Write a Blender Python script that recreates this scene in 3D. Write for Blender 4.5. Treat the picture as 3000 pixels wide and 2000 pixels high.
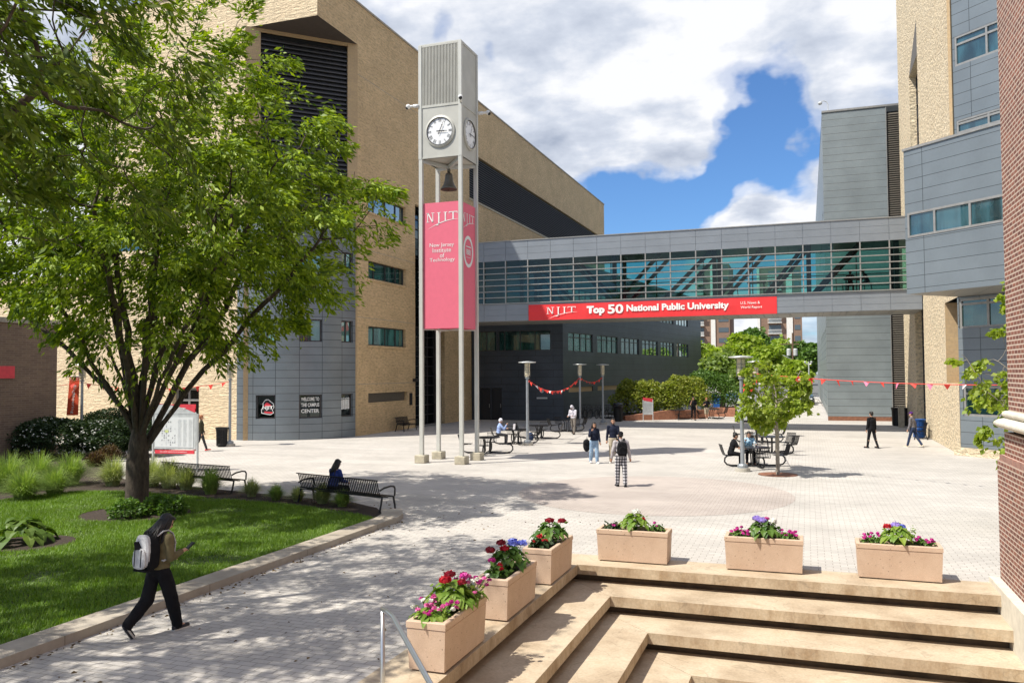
import bpy, bmesh, math, random
import numpy as np
from math import sin, cos, pi, radians, atan2, sqrt, tan
from mathutils import Vector, Matrix, noise

for o in list(bpy.data.objects): bpy.data.objects.remove(o)
S = bpy.context.scene
C = S.collection
random.seed(7)

# ------------------------------------------------------------------ camera
F_, P_, R_, Y_ = 2432.44, 0.0377029, -0.0063153, 0.341112
H_ = 3.65
_fw = Vector((-sin(Y_)*cos(P_), cos(Y_)*cos(P_), sin(P_)))
_r0 = Vector((cos(Y_), sin(Y_), 0)); _u0 = _r0.cross(_fw)
_rt = _r0*cos(R_) + _u0*sin(R_); _up = _rt.cross(_fw)
cd = bpy.data.cameras.new('camera'); cam = bpy.data.objects.new('camera', cd); C.objects.link(cam)
cd.sensor_width = 36; cd.lens = F_/3000*36; cd.clip_start = 0.1; cd.clip_end = 3000
M = Matrix.Identity(4)
for i in range(3):
    M[i][0] = _rt[i]; M[i][1] = _up[i]; M[i][2] = -_fw[i]
M[0][3], M[1][3], M[2][3] = 0, 0, H_
cam.matrix_world = M
S.camera = cam
S.render.resolution_x = 1024; S.render.resolution_y = 682
S.view_settings.view_transform = 'Standard'; S.view_settings.look = 'None'
S.view_settings.exposure = 0.41; S.view_settings.gamma = 1.0

# survey helpers: where a sight line meets the ground or a wall plane (metres)
def ray(u, v): return _fw*F_ + _rt*(u-1500) - _up*(v-1000)
def G(u, v, z=0.0):
    r = ray(u, v); t = (z-H_)/r.z
    return Vector((r.x*t, r.y*t, z))
class Plane:
    def __init__(s, O, D, N): s.O = Vector((O[0], O[1], 0)); s.D = Vector((D[0], D[1], 0)); s.N = Vector((N[0], N[1], 0))
    def p(s, a, z, off=0.0):
        q = s.O + s.D*a + s.N*off; return Vector((q.x, q.y, z))
    def px(s, u, v, off=0.0):
        r = ray(u, v); t = (s.O.dot(s.N)+off)/r.dot(s.N)
        return (r*t - s.O).dot(s.D), H_ + r.z*t
q7 = math.sqrt(.5)
XL, YF = -24.95, 38.7
LW = Plane((XL, 0), (0, 1), (1, 0))
FW = Plane((0, YF), (1, 0), (0, -1))
CHL = 43.05 - YF
CH = Plane((XL-CHL, YF), (q7, q7), (q7, -q7))
YB = 51.2
BR = Plane((0, YB), (1, 0), (0, -1))
DW = Plane((0, 60.6), (1, 0), (0, -1))
a7 = radians(7.7)
DS = Plane((-17.42, 60.6), (sin(a7), cos(a7)), (cos(a7), -sin(a7)))
GW = Plane((0, 65.5), (1, 0), (0, -1))
GS = Plane((1.4, 65.5), (0, -1), (-1, 0))
XS = 6.15
SW = Plane((XS, 0), (0, -1), (-1, 0))
SC = Plane((XS, 39.9), (q7, -q7), (-q7, -q7))
BAY = Plane((3.94, 37.68), (q7, -q7), (-q7, -q7))

# ------------------------------------------------------------------ light
SUN_AZ, SUN_EL = radians(43), radians(56)       # shadows run towards (cos az, sin az)
ld = bpy.data.lights.new('sun', 'SUN'); ld.energy = 5.0; ld.angle = radians(0.6); ld.color = (1, .945, .84)
sun = bpy.data.objects.new('sun', ld); C.objects.link(sun)
sdir = Vector((cos(SUN_AZ)*cos(SUN_EL), sin(SUN_AZ)*cos(SUN_EL), -sin(SUN_EL)))
sun.rotation_euler = sdir.to_track_quat('-Z', 'Y').to_euler(); sun.location = (-20, -20, 40)

def nd(nt, t, **kw):
    n = nt.nodes.new(t)
    for k, v in kw.items():
        if k.startswith('i_'): n.inputs[k[2:].replace('_', ' ')].default_value = v
        else: setattr(n, k, v)
    return n
W = bpy.data.worlds.new('World'); S.world = W; W.use_nodes = True
nt = W.node_tree; nt.nodes.clear(); L = nt.links.new
def mth(nt, op, a, b=None, c=None, clamp=False):
    n = nt.nodes.new('ShaderNodeMath'); n.operation = op; n.use_clamp = clamp
    for i, x in enumerate((a, b, c)):
        if x is None: continue
        if isinstance(x, (int, float)): n.inputs[i].default_value = x
        else: nt.links.new(x, n.inputs[i])
    return n.outputs[0]
def rampn(nt, fac, stops, interp='LINEAR'):
    r = nt.nodes.new('ShaderNodeValToRGB'); r.color_ramp.interpolation = interp
    els = r.color_ramp.elements
    while len(els) < len(stops): els.new(.5)
    for e, (p, c) in zip(els, stops):
        e.position = p; e.color = (c, c, c, 1) if isinstance(c, (int, float)) else (*c, 1)
    nt.links.new(fac, r.inputs[0]); return r.outputs[0]
def mixc(nt, fac, a, b, mode='MIX'):
    m = nt.nodes.new('ShaderNodeMix'); m.data_type = 'RGBA'; m.blend_type = mode
    for s, x in ((0, fac), (6, a), (7, b)):
        if isinstance(x, (int, float)): m.inputs[s].default_value = x if s == 0 else (x, x, x, 1)
        elif isinstance(x, tuple): m.inputs[s].default_value = (*x, 1)
        else: nt.links.new(x, m.inputs[s])
    return m.outputs[2]
sky = nd(nt, 'ShaderNodeTexSky', sky_type='NISHITA', sun_disc=False, sun_elevation=SUN_EL,
         sun_rotation=atan2(-cos(SUN_AZ), -sin(SUN_AZ)), air_density=1.0, dust_density=.35, ozone_density=2.2)
tc = nd(nt, 'ShaderNodeTexCoord')
vn = nd(nt, 'ShaderNodeVectorMath', operation='NORMALIZE'); L(tc.outputs['Generated'], vn.inputs[0])
sep = nd(nt, 'ShaderNodeSeparateXYZ'); L(vn.outputs[0], sep.inputs[0])
den = mth(nt, 'ADD', mth(nt, 'MAXIMUM', sep.outputs[2], 0.0), 0.22)
cx = mth(nt, 'DIVIDE', sep.outputs[0], den); cy = mth(nt, 'DIVIDE', sep.outputs[1], den)
cmb = nd(nt, 'ShaderNodeCombineXYZ'); L(cx, cmb.inputs[0]); L(cy, cmb.inputs[1])
n1 = nd(nt, 'ShaderNodeTexNoise', i_Scale=1.9, i_Detail=9.0, i_Roughness=.55, i_Distortion=.15); L(cmb.outputs[0], n1.inputs['Vector'])
n2 = nd(nt, 'ShaderNodeTexNoise', i_Scale=1.1, i_Detail=6.0, i_Roughness=.5); L(cmb.outputs[0], n2.inputs['Vector'])
n3 = nd(nt, 'ShaderNodeTexNoise', i_Scale=4.4, i_Detail=8.0, i_Roughness=.55)
off = nd(nt, 'ShaderNodeVectorMath', operation='ADD'); L(cmb.outputs[0], off.inputs[0]); off.inputs[1].default_value = (5.3, 2.1, 0); L(off.outputs[0], n3.inputs['Vector'])
wn_ = nd(nt, 'ShaderNodeTexNoise', i_Scale=6.0, i_Detail=5.0, i_Roughness=.5); L(vn.outputs[0], wn_.inputs['Vector'])
ws = nd(nt, 'ShaderNodeVectorMath', operation='MULTIPLY_ADD'); L(wn_.outputs['Color'], ws.inputs[0]); ws.inputs[1].default_value = (.22, .22, .22); ws.inputs[2].default_value = (-.11, -.11, -.11)
wd = nd(nt, 'ShaderNodeVectorMath', operation='ADD'); L(vn.outputs[0], wd.inputs[0]); L(ws.outputs[0], wd.inputs[1])
field = n1.outputs['Fac']
def spot(u, v, rad, amp):        # a clearing (amp<0) or a bank (amp>0) in the cloud cover, in a fixed sky direction
    global field
    d = ray(u, v).normalized()
    dp = nd(nt, 'ShaderNodeVectorMath', operation='DISTANCE'); L(wd.outputs[0], dp.inputs[0]); dp.inputs[1].default_value = d
    g = mth(nt, 'MULTIPLY', mth(nt, 'POWER', 2.718, mth(nt, 'MULTIPLY', mth(nt, 'POWER', mth(nt, 'DIVIDE', dp.outputs['Value'], rad/F_), 2.0), -1.0)), amp)
    field = mth(nt, 'ADD', field, g)
for a in ((2240, 270, 95, -.34), (2190, 410, 100, -.34), (2060, 540, 120, -.36), (1900, 575, 130, -.38), (1790, 500, 80, -.28), (2330, 560, 70, -.12), (1215, 110, 60, -.26), (2330, 205, 60, -.2),
          (1150, 40, 50, -.2), (1435, 125, 65, -.34), (1290, 215, 55, -.22), (2120, 330, 60, -.2), (1850, 640, 120, -.22), (1500, 300, 280, .20), (1900, 200, 240, .22), (1960, 400, 110, .16), (1620, 420, 130, .18), (2500, 100, 230, .18), (2400, 380, 90, .30), (2100, 640, 85, .30), (2230, 640, 95, .32), (2330, 650, 70, .3), (1290, 330, 60, -.1), (1350, 120, 120, .12), (2230, 60, 140, .15), (1700, 60, 300, .15), (150, 350, 500, .2)):
    spot(*a)
cov = rampn(nt, field, [(.0, 0.0), (.37, 0.0), (.50, .62), (.61, 1.0)], 'EASE')
shade = mth(nt, 'ADD', mth(nt, 'MULTIPLY', n2.outputs['Fac'], .6), mth(nt, 'MULTIPLY', n3.outputs['Fac'], .55))
ccol = rampn(nt, shade, [(.43, (.32, .365, .46)), (.53, (.52, .56, .64)), (.60, (.745, .755, .785))])
skc = nd(nt, 'ShaderNodeVectorMath', operation='SCALE', i_Scale=.09); L(sky.outputs[0], skc.inputs[0])
skt = mixc(nt, 1.0, skc.outputs[0], (.64, .93, 1.28), 'MULTIPLY')
fin = mixc(nt, cov, skt, ccol)
# below the horizon: plain dull ground tone
hz = rampn(nt, mth(nt, 'ADD', sep.outputs[2], .5), [(.49, (.25, .24, .22)), (.5, (1, 1, 1))])
fin = mixc(nt, 1.0, fin, hz, 'MULTIPLY')
bg = nd(nt, 'ShaderNodeBackground', i_Strength=1.0); L(fin, bg.inputs[0])
wo = nd(nt, 'ShaderNodeOutputWorld'); L(bg.outputs[0], wo.inputs[0])

# ------------------------------------------------------------------ materials
MATS = {}
def newmat(name):
    m = bpy.data.materials.new(name); m.use_nodes = True; nt = m.node_tree; nt.nodes.clear()
    out = nd(nt, 'ShaderNodeOutputMaterial'); b = nd(nt, 'ShaderNodeBsdfPrincipled'); nt.links.new(b.outputs[0], out.inputs[0])
    MATS[name] = m; return m, nt, b, out
def coord(nt, which='UV', scale=None):
    t = nd(nt, 'ShaderNodeTexCoord'); o = t.outputs[which]
    if scale:
        m = nd(nt, 'ShaderNodeMapping'); m.inputs['Scale'].default_value = scale; nt.links.new(o, m.inputs[0]); o = m.outputs[0]
    return o
def noisef(nt, vec, scale, detail=5, rough=.55):
    n = nd(nt, 'ShaderNodeTexNoise', i_Scale=scale, i_Detail=detail, i_Roughness=rough)
    if vec is not None: nt.links.new(vec, n.inputs['Vector'])
    return n.outputs['Fac']
def bump(nt, b, h, strength=.3, dist=.02):
    n = nd(nt, 'ShaderNodeBump', i_Strength=strength, i_Distance=dist); nt.links.new(h, n.inputs['Height']); nt.links.new(n.outputs[0], b.inputs['Normal'])
def mul(c, k): return tuple(min(1, x*k) for x in c)
def simple(name, col, rough=.6, metal=0.0, var=.12, scale=6, bmp=0.0, spec=.5, where='Object'):
    m, nt, b, o = newmat(name)
    f = noisef(nt, coord(nt, where), scale)
    c = rampn(nt, f, [(.3, mul(col, 1-var)), (.7, mul(col, 1+var))])
    nt.links.new(c, b.inputs['Base Color'])
    b.inputs['Roughness'].default_value = rough; b.inputs['Metallic'].default_value = metal; b.inputs['Specular IOR Level'].default_value = spec
    if bmp: bump(nt, b, noisef(nt, coord(nt, where), scale*6), bmp, .01)
    return m
def masonry(name, c1, c2, mortar, bw, rh, ms, rough=.85, bstr=.6, bdist=.03, rock=0.0, stain=.15, offset=.5, metal=0.0, rockscale=(2.2, 7, 1), bias=0.0, dash=0, grain=.12):
    m, nt, b, o = newmat(name)
    uv = coord(nt)
    br = nd(nt, 'ShaderNodeTexBrick', offset=offset, i_Scale=1.0, i_Mortar_Size=ms, i_Mortar_Smooth=.25, i_Bias=bias, i_Brick_Width=bw, i_Row_Height=rh)
    br.inputs['Color1'].default_value = (*c1, 1); br.inputs['Color2'].default_value = (*c2, 1); br.inputs['Mortar'].default_value = (*mortar, 1)
    nt.links.new(uv, br.inputs['Vector'])
    lo = noisef(nt, coord(nt, 'UV', (.35, .35, .35)), 1.3, 6, .6)
    st = rampn(nt, lo, [(.3, 1-stain), (.7, 1+stain*.35)])
    col = mixc(nt, 1.0, br.outputs['Color'], st, 'MULTIPLY')
    fi = noisef(nt, uv, 9, 4)
    col = mixc(nt, 1.0, col, rampn(nt, fi, [(.3, 1-grain), (.7, 1+grain*.6)]), 'MULTIPLY')
    nt.links.new(col, b.inputs['Base Color'])
    b.inputs['Roughness'].default_value = rough; b.inputs['Metallic'].default_value = metal
    inv = mth(nt, 'SUBTRACT', 1.0, br.outputs['Fac'])
    h = inv
    if rock:
        mp = nd(nt, 'ShaderNodeMapping'); mp.inputs['Scale'].default_value = rockscale; nt.links.new(uv, mp.inputs[0])
        rk = noisef(nt, mp.outputs[0], 1.6, 5, .62)
        rk2 = rampn(nt, rk, [(.36, 0.0), (.58, 1.0)])
        if dash: nt.links.new(mixc(nt, 1.0, col, rampn(nt, rk, [(.38, 1.04), (.5, .98), (.60, dash)]), 'MULTIPLY'), b.inputs['Base Color'])
        h = mth(nt, 'ADD', mth(nt, 'MULTIPLY', inv, .4), mth(nt, 'MULTIPLY', mth(nt, 'MULTIPLY', rk2, inv), rock))
    bump(nt, b, h, bstr, bdist)
    return m
masonry('rock_limestone', (.82, .65, .43), (.86, .70, .47), (.66, .52, .34), .72, .235, .008, bstr=.6, bdist=.07, rock=1.3, stain=.08, rockscale=(1.5, 6.0, 1), dash=.80)
masonry('split_limestone', (.86, .71, .49), (.90, .76, .54), (.74, .61, .42), .62, .235, .008, bstr=.8, bdist=.09, rock=1.3, stain=.08, rockscale=(2.6, 4.4, 1), dash=.62)
masonry('tan_block', (.70, .51, .285), (.63, .455, .25), (.57, .42, .245), .61, .2, .008, bstr=.6, bdist=.05, rock=.9, stain=.16, rockscale=(2.1, 7.0, 1), dash=.74, grain=.06)
masonry('smooth_tan', (.50, .36, .20), (.46, .33, .19), (.40, .30, .19), .45, .2, .008, bstr=.3, stain=.1)
masonry('brown_brick', (.22, .15, .10), (.16, .105, .075), (.25, .19, .14), .4, .1, .012, bstr=.4, stain=.2)
masonry('red_brick', (.26, .095, .062), (.14, .052, .04), (.56, .45, .37), .215, .078, .0135, bstr=.7, bdist=.012, stain=.12)
masonry('red_brick_soldier', (.31, .11, .075), (.20, .07, .055), (.60, .47, .39), .078, .30, .0135, bstr=.7, bdist=.012, stain=.1, offset=0)
masonry('brown_tower_brick', (.27, .17, .115), (.24, .15, .10), (.3, .2, .15), .8, .4, .02, bstr=.1)
masonry('zinc_panel', (.22, .24, .26), (.20, .22, .24), (.05, .055, .06), 1.9, .62, .012, grain=.03, rough=.42, bstr=.5, bdist=.012, stain=.18, offset=0, metal=.35)
masonry('zinc_long', (.27, .31, .325), (.26, .30, .315), (.07, .08, .085), 40, .53, .016, rough=.45, bstr=.5, bdist=.015, stain=.22, offset=.5, metal=.3, grain=.03)
masonry('zinc_bay', (.215, .25, .275), (.205, .24, .265), (.04, .05, .055), 4.6, .50, .012, grain=.03, rough=.42, bstr=.5, bdist=.012, stain=.15, offset=0, metal=.35)
masonry('zinc_dark', (.065, .078, .098), (.055, .067, .086), (.03, .034, .04), 2.8, .55, .016, rough=.42, bstr=.5, bdist=.012, stain=.3, offset=.5, metal=.3)
masonry('zinc_soffit', (.26, .25, .225), (.24, .23, .21), (.08, .08, .075), .95, 6, .012, rough=.5, bstr=.3, stain=.15, offset=0, metal=.1)
simple('dark_metal', (.025, .026, .03), .45, .3)
simple('louver_metal', (.075, .072, .075), .55, .2)
simple('louver_brown', (.12, .105, .085), .55, .2)
simple('frame_dark', (.06, .055, .055), .45, .3)
simple('frame_grey', (.32, .315, .30), .4, .4)
simple('void', (.012, .014, .016), .9)
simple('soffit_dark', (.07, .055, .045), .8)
simple('coping', (.34, .30, .245), .8, var=.25)
simple('tower_paint', (.53, .53, .49), .5, .15, var=.06, scale=1.2, bmp=.05)
simple('tower_panel', (.47, .465, .42), .5, .1, var=.09, scale=1.5, bmp=.05)
simple('concrete', (.42, .38, .29), .9, var=.22, scale=5, bmp=.4)
simple('lamp_pole', (.30, .325, .35), .4, .4)
simple('lamp_disc', (.55, .57, .56), .35, .2)
simple('lamp_lens', (.62, .56, .40), .35)
simple('lamp_base', (.45, .42, .36), .8, bmp=.3)
simple('white_paint', (.78, .78, .76), .4)
simple('clock_white', (.82, .83, .84), .35, var=.02)
simple('black', (.012, .012, .013), .5)
simple('black_metal', (.014, .014, .016), .35, .3)
simple('bronze', (.13, .115, .09), .45, .6, var=.25)
simple('banner_pink', (.70, .135, .205), .65, var=.03)
simple('banner_red', (.72, .03, .035), .6, var=.05, scale=1.2)
simple('sign_red', (.68, .05, .07), .5)
simple('sign_grey', (.55, .57, .57), .45, .1)
simple('sign_white', (.72, .74, .74), .4, var=.02)
simple('map_grey', (.32, .33, .35), .6)
simple('map_pale', (.60, .62, .62), .6)
simple('map_green', (.62, .68, .30), .6)
simple('orange_banner', (.72, .10, .04), .6)
simple('flag_red', (.80, .06, .04), .7); simple('flag_white', (.80, .76, .78), .7); simple('flag_pink', (.80, .22, .35), .7)
simple('bluecan', (.01, .075, .28), .4)
simple('rust', (.22, .095, .055), .8, var=.3, bmp=.4)
simple('steel_rail', (.55, .56, .56), .28, .9, var=.04)
simple('brick_planter', (.34, .15, .09), .85, var=.25, bmp=.3)
simple('soil', (.03, .021, .015), .95, var=.5, scale=14, bmp=.8)
simple('mulch', (.045, .03, .022), .95, var=.55, scale=22, bmp=1.0)
simple('apt_white', (.75, .72, .66), .7); simple('apt_dark', (.06, .05, .05), .7); simple('apt_window', (.10, .13, .15), .2)
simple('car_silver', (.50, .52, .53), .25, .5); simple('car_dark', (.03, .04, .06), .25, .3); simple('tyre', (.015, .015, .015), .8)
simple('wood_pole', (.16, .10, .065), .9, var=.3); simple('transformer', (.5, .52, .52), .5)
simple('skin', (.52, .29, .19), .55, var=.05); simple('skin_dark', (.26, .13, .08), .55, var=.05); simple('hair_black', (.010, .008, .007), .45, var=.3, scale=30, bmp=.4)
simple('hair_brown', (.05, .025, .014), .5, var=.3, scale=30, bmp=.4); simple('hair_red', (.35, .13, .05), .5, var=.3, scale=30)
for n_, c_ in (('cloth_black', (.012, .012, .014)), ('cloth_charcoal', (.05, .05, .055)), ('cloth_navy', (.014, .018, .035)), ('cloth_olive', (.15, .125, .065)), ('cloth_grey', (.42, .39, .40)),
               ('cloth_lightgrey', (.52, .50, .55)), ('cloth_khaki', (.40, .34, .25)), ('cloth_blue', (.03, .05, .20)), ('cloth_skyblue', (.28, .37, .62)), ('cloth_white', (.70, .70, .75)),
               ('cloth_red', (.6, .03, .03)), ('cloth_purple', (.08, .02, .16)), ('cloth_greyjacket', (.16, .15, .16)), ('cloth_darkjeans', (.03, .045, .09)), ('pack_grey', (.50, .50, .51)), ('pants_grey', (.20, .18, .16)),
               ('cloth_green', (.055, .05, .03)), ('sole_white', (.62, .60, .55)), ('cloth_beige', (.50, .44, .34))):
    simple(n_, c_, .9, var=.18, scale=9, bmp=.25, spec=.15)
def m_jeans():
    m, nt, b, o = newmat('jeans'); c = rampn(nt, noisef(nt, coord(nt, 'Object'), 6), [(.35, (.16, .25, .38)), (.65, (.33, .45, .58))]); nt.links.new(c, b.inputs['Base Color']); b.inputs['Roughness'].default_value = .9
m_jeans()
def m_pattern_blue():
    m, nt, b, o = newmat('cloth_tiedye'); c = rampn(nt, noisef(nt, coord(nt, 'Object'), 22, 3), [(.40, (.05, .16, .32)), (.5, (.25, .5, .68)), (.6, (.62, .72, .78))]); nt.links.new(c, b.inputs['Base Color']); b.inputs['Roughness'].default_value = .9
m_pattern_blue()
def m_plaid():
    m, nt, b, o = newmat('cloth_plaid')
    sp = nd(nt, 'ShaderNodeSeparateXYZ'); nt.links.new(coord(nt, 'Object'), sp.inputs[0])
    def bars(s, per):
        fr = mth(nt, 'FRACT', mth(nt, 'MULTIPLY', s, 1/per)); return mth(nt, 'GREATER_THAN', fr, .5)
    a = bars(sp.outputs[0], .085); c = bars(sp.outputs[2], .095)
    s = mth(nt, 'MULTIPLY', mth(nt, 'ADD', a, c), .5)
    col = rampn(nt, s, [(.2, (.02, .02, .025)), (.45, (.16, .16, .18)), (.55, (.16, .16, .18)), (.8, (.62, .60, .62))]); nt.links.new(col, b.inputs['Base Color']); b.inputs['Roughness'].default_value = .9
m_plaid()
def m_paving(name, c1, c2, mortar, bw=.2, rh=.1, ms=.006):
    m, nt, b, o = newmat(name)
    ob = coord(nt, 'UV')
    br = nd(nt, 'ShaderNodeTexBrick', offset=.5, i_Scale=1.0, i_Mortar_Size=ms, i_Mortar_Smooth=.15, i_Bias=0.0, i_Brick_Width=bw, i_Row_Height=rh)
    br.inputs['Color1'].default_value = (*c1, 1); br.inputs['Color2'].default_value = (*c2, 1); br.inputs['Mortar'].default_value = (*mortar, 1)
    nt.links.new(ob, br.inputs['Vector'])
    c = mixc(nt, 1.0, br.outputs['Color'], rampn(nt, noisef(nt, ob, .35, 6, .6), [(.3, .86), (.7, 1.06)]), 'MULTIPLY')
    c = mixc(nt, 1.0, c, rampn(nt, noisef(nt, ob, 60, 3, .6), [(.3, .9), (.7, 1.08)]), 'MULTIPLY')
    mp2 = nd(nt, 'ShaderNodeMapping'); mp2.inputs['Scale'].default_value = (.12, .8, 1); nt.links.new(ob, mp2.inputs[0])
    c = mixc(nt, 1.0, c, rampn(nt, noisef(nt, mp2.outputs[0], 1.0, 5, .6), [(.35, .90), (.65, 1.05)]), 'MULTIPLY')
    spots = rampn(nt, noisef(nt, ob, 5.5, 2, .5), [(.22, .6), (.27, 1.0)])
    c = mixc(nt, 1.0, c, spots, 'MULTIPLY')
    nt.links.new(c, b.inputs['Base Color']); b.inputs['Roughness'].default_value = .88; b.inputs['Specular IOR Level'].default_value = .25
    h = mth(nt, 'ADD', mth(nt, 'SUBTRACT', 1.0, br.outputs['Fac']), mth(nt, 'MULTIPLY', noisef(nt, ob, 80, 3), .25))
    bump(nt, b, h, .5, .006)
m_paving('pavers', (.54, .508, .468), (.475, .447, .415), (.27, .245, .21), .26, .13, .006)
m_paving('pavers_pink', (.50, .44, .40), (.445, .39, .355), (.25, .21, .18), .2, .1, .006)
def m_stone_step():
    m, nt, b, o = newmat('step_stone')
    ob = coord(nt, 'Object')
    a = noisef(nt, ob, 1.1, 7, .6)
    c = rampn(nt, a, [(.28, (.33, .25, .165)), (.45, (.44, .35, .245)), (.62, (.53, .44, .32)), (.75, (.45, .345, .225))])
    w = nd(nt, 'ShaderNodeTexNoise', i_Scale=.9, i_Detail=3.0, i_Distortion=1.4); nt.links.new(ob, w.inputs['Vector'])
    vein = rampn(nt, w.outputs['Fac'], [(.495, 1.0), (.503, .68), (.513, 1.0)])
    c = mixc(nt, .7, c, vein, 'MULTIPLY')
    c = mixc(nt, 1.0, c, rampn(nt, noisef(nt, ob, 26, 4), [(.3, .86), (.7, 1.08)]), 'MULTIPLY')
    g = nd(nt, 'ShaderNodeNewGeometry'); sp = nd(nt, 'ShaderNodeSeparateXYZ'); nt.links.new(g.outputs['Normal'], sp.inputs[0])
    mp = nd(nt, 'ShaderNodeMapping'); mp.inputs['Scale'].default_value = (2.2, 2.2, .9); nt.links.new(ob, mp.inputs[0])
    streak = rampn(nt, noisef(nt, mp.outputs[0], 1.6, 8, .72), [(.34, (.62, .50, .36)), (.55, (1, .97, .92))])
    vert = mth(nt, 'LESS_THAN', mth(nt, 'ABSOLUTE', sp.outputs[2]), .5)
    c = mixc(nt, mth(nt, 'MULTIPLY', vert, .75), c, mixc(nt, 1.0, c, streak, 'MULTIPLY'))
    nt.links.new(c, b.inputs['Base Color']); b.inputs['Roughness'].default_value = .8
    bump(nt, b, noisef(nt, ob, 40, 5), .25, .01)
m_stone_step()
simple('riser_shade_stone', (.15, .105, .065), .9, var=.4, scale=3)  # riser colour darkened to paint in the shade under the overhanging slabs
def m_planter():
    m, nt, b, o = newmat('planter_aggregate')
    ob = coord(nt, 'Object')
    v = nd(nt, 'ShaderNodeTexVoronoi', i_Scale=16.0); nt.links.new(ob, v.inputs['Vector'])
    pit = rampn(nt, v.outputs['Distance'], [(.10, 0.0), (.17, 1.0)])
    keep = rampn(nt, noisef(nt, ob, 9, 2), [(.5, 1.0), (.56, 0.0)])
    pit = mth(nt, 'MAXIMUM', pit, keep)
    c = rampn(nt, noisef(nt, ob, 3, 5), [(.3, (.50, .355, .25)), (.7, (.58, .43, .315))])
    c = mixc(nt, 1.0, c, rampn(nt, noisef(nt, ob, 120, 3), [(.3, .82), (.7, 1.12)]), 'MULTIPLY')
    c = mixc(nt, 1.0, c, rampn(nt, pit, [(0, .45), (1, 1.0)]), 'MULTIPLY')
    nt.links.new(c, b.inputs['Base Color']); b.inputs['Roughness'].default_value = .85
    bump(nt, b, mth(nt, 'ADD', pit, mth(nt, 'MULTIPLY', noisef(nt, ob, 130, 3), .4)), .4, .006)
m_planter()
def m_kerb():
    m, nt, b, o = newmat('kerb_stone'); ob = coord(nt, 'Object')
    c = rampn(nt, noisef(nt, ob, 1.2, 7, .65), [(.3, (.30, .255, .20)), (.7, (.46, .41, .34))])
    fy = nd(nt, 'ShaderNodeSeparateXYZ'); nt.links.new(ob, fy.inputs[0])
    fr = mth(nt, 'FRACT', mth(nt, 'MULTIPLY', fy.outputs[1], 1/2.9))
    jl = rampn(nt, fr, [(.0, .35), (.006, 1.0)])
    c = mixc(nt, 1.0, c, jl, 'MULTIPLY'); nt.links.new(c, b.inputs['Base Color']); b.inputs['Roughness'].default_value = .85
    bump(nt, b, noisef(nt, ob, 30, 5), .35, .012)
m_kerb()
def m_bark():
    m, nt, b, o = newmat('bark'); ob = coord(nt, 'Object')
    mp = nd(nt, 'ShaderNodeMapping'); mp.inputs['Scale'].default_value = (1, 1, .35); nt.links.new(ob, mp.inputs[0])
    f = noisef(nt, mp.outputs[0], 14, 6, .65)
    c = rampn(nt, f, [(.3, (.03, .022, .016)), (.7, (.10, .078, .056))]); nt.links.new(c, b.inputs['Base Color']); b.inputs['Roughness'].default_value = .95
    bump(nt, b, f, .7, .03)
m_bark()
simple('bark_pale', (.30, .26, .21), .9, var=.3, scale=12, bmp=.4)
def m_leaf(name, c1, c2, trans=.45, var=.5, tint=(1.25, 1.35, .45)):
    m, nt, b, o = newmat(name); nt.nodes.remove(b)
    g = nd(nt, 'ShaderNodeNewGeometry')
    c = rampn(nt, g.outputs['Random Per Island'], [(0, c1), (1, c2)])
    c = mixc(nt, var, c, mixc(nt, 1.0, c, rampn(nt, noisef(nt, coord(nt, 'Object'), .8, 3), [(.3, .7), (.7, 1.25)]), 'MULTIPLY'))
    d = nd(nt, 'ShaderNodeBsdfDiffuse'); t = nd(nt, 'ShaderNodeBsdfTranslucent'); gl = nd(nt, 'ShaderNodeBsdfGlossy', i_Roughness=.5)
    gl.inputs[0].default_value = (.8, .85, .8, 1)
    nt.links.new(c, d.inputs[0]); nt.links.new(mixc(nt, 1.0, c, tint, 'MULTIPLY'), t.inputs[0])
    m1 = nd(nt, 'ShaderNodeMixShader', i_Fac=trans); nt.links.new(d.outputs[0], m1.inputs[1]); nt.links.new(t.outputs[0], m1.inputs[2])
    m2 = nd(nt, 'ShaderNodeMixShader', i_Fac=.03); nt.links.new(m1.outputs[0], m2.inputs[1]); nt.links.new(gl.outputs[0], m2.inputs[2])
    nt.links.new(m2.outputs[0], o.inputs[0]); return m
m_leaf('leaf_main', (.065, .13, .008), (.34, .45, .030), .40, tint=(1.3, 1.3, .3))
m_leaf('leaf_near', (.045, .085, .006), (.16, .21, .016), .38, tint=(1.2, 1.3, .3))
m_leaf('leaf_young', (.19, .27, .028), (.36, .42, .06), .5)
m_leaf('leaf_shrub', (.16, .22, .03), (.36, .37, .06), .4)
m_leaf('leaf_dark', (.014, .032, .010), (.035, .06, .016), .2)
m_leaf('leaf_far1', (.22, .33, .03), (.36, .44, .06), .4)
m_leaf('leaf_far2', (.18, .27, .07), (.32, .40, .12), .4)
m_leaf('leaf_far3', (.07, .15, .03), (.13, .22, .04), .3)
m_leaf('leaf_hosta', (.06, .12, .02), (.15, .22, .035), .3)
m_leaf('leaf_plant', (.05, .12, .02), (.14, .24, .035), .35)
m_leaf('leaf_plant_light', (.14, .26, .03), (.28, .38, .06), .4)
m_leaf('grass_lawn', (.10, .20, .018), (.21, .32, .032), .35, var=.6)
m_leaf('grass_orn', (.24, .30, .11), (.50, .52, .28), .35)
m_leaf('grass_orn_green', (.16, .27, .06), (.36, .45, .14), .35)
m_leaf('leaf_litter', (.10, .06, .03), (.22, .15, .06), .1)
m_leaf('sedge_red', (.08, .03, .02), (.12, .09, .03), .2)
m_leaf('petal_red', (.42, .006, .02), (.62, .015, .03), .15, tint=(1, 1, 1))
m_leaf('petal_darkred', (.20, .008, .02), (.36, .01, .03), .15, tint=(1, 1, 1))
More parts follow.
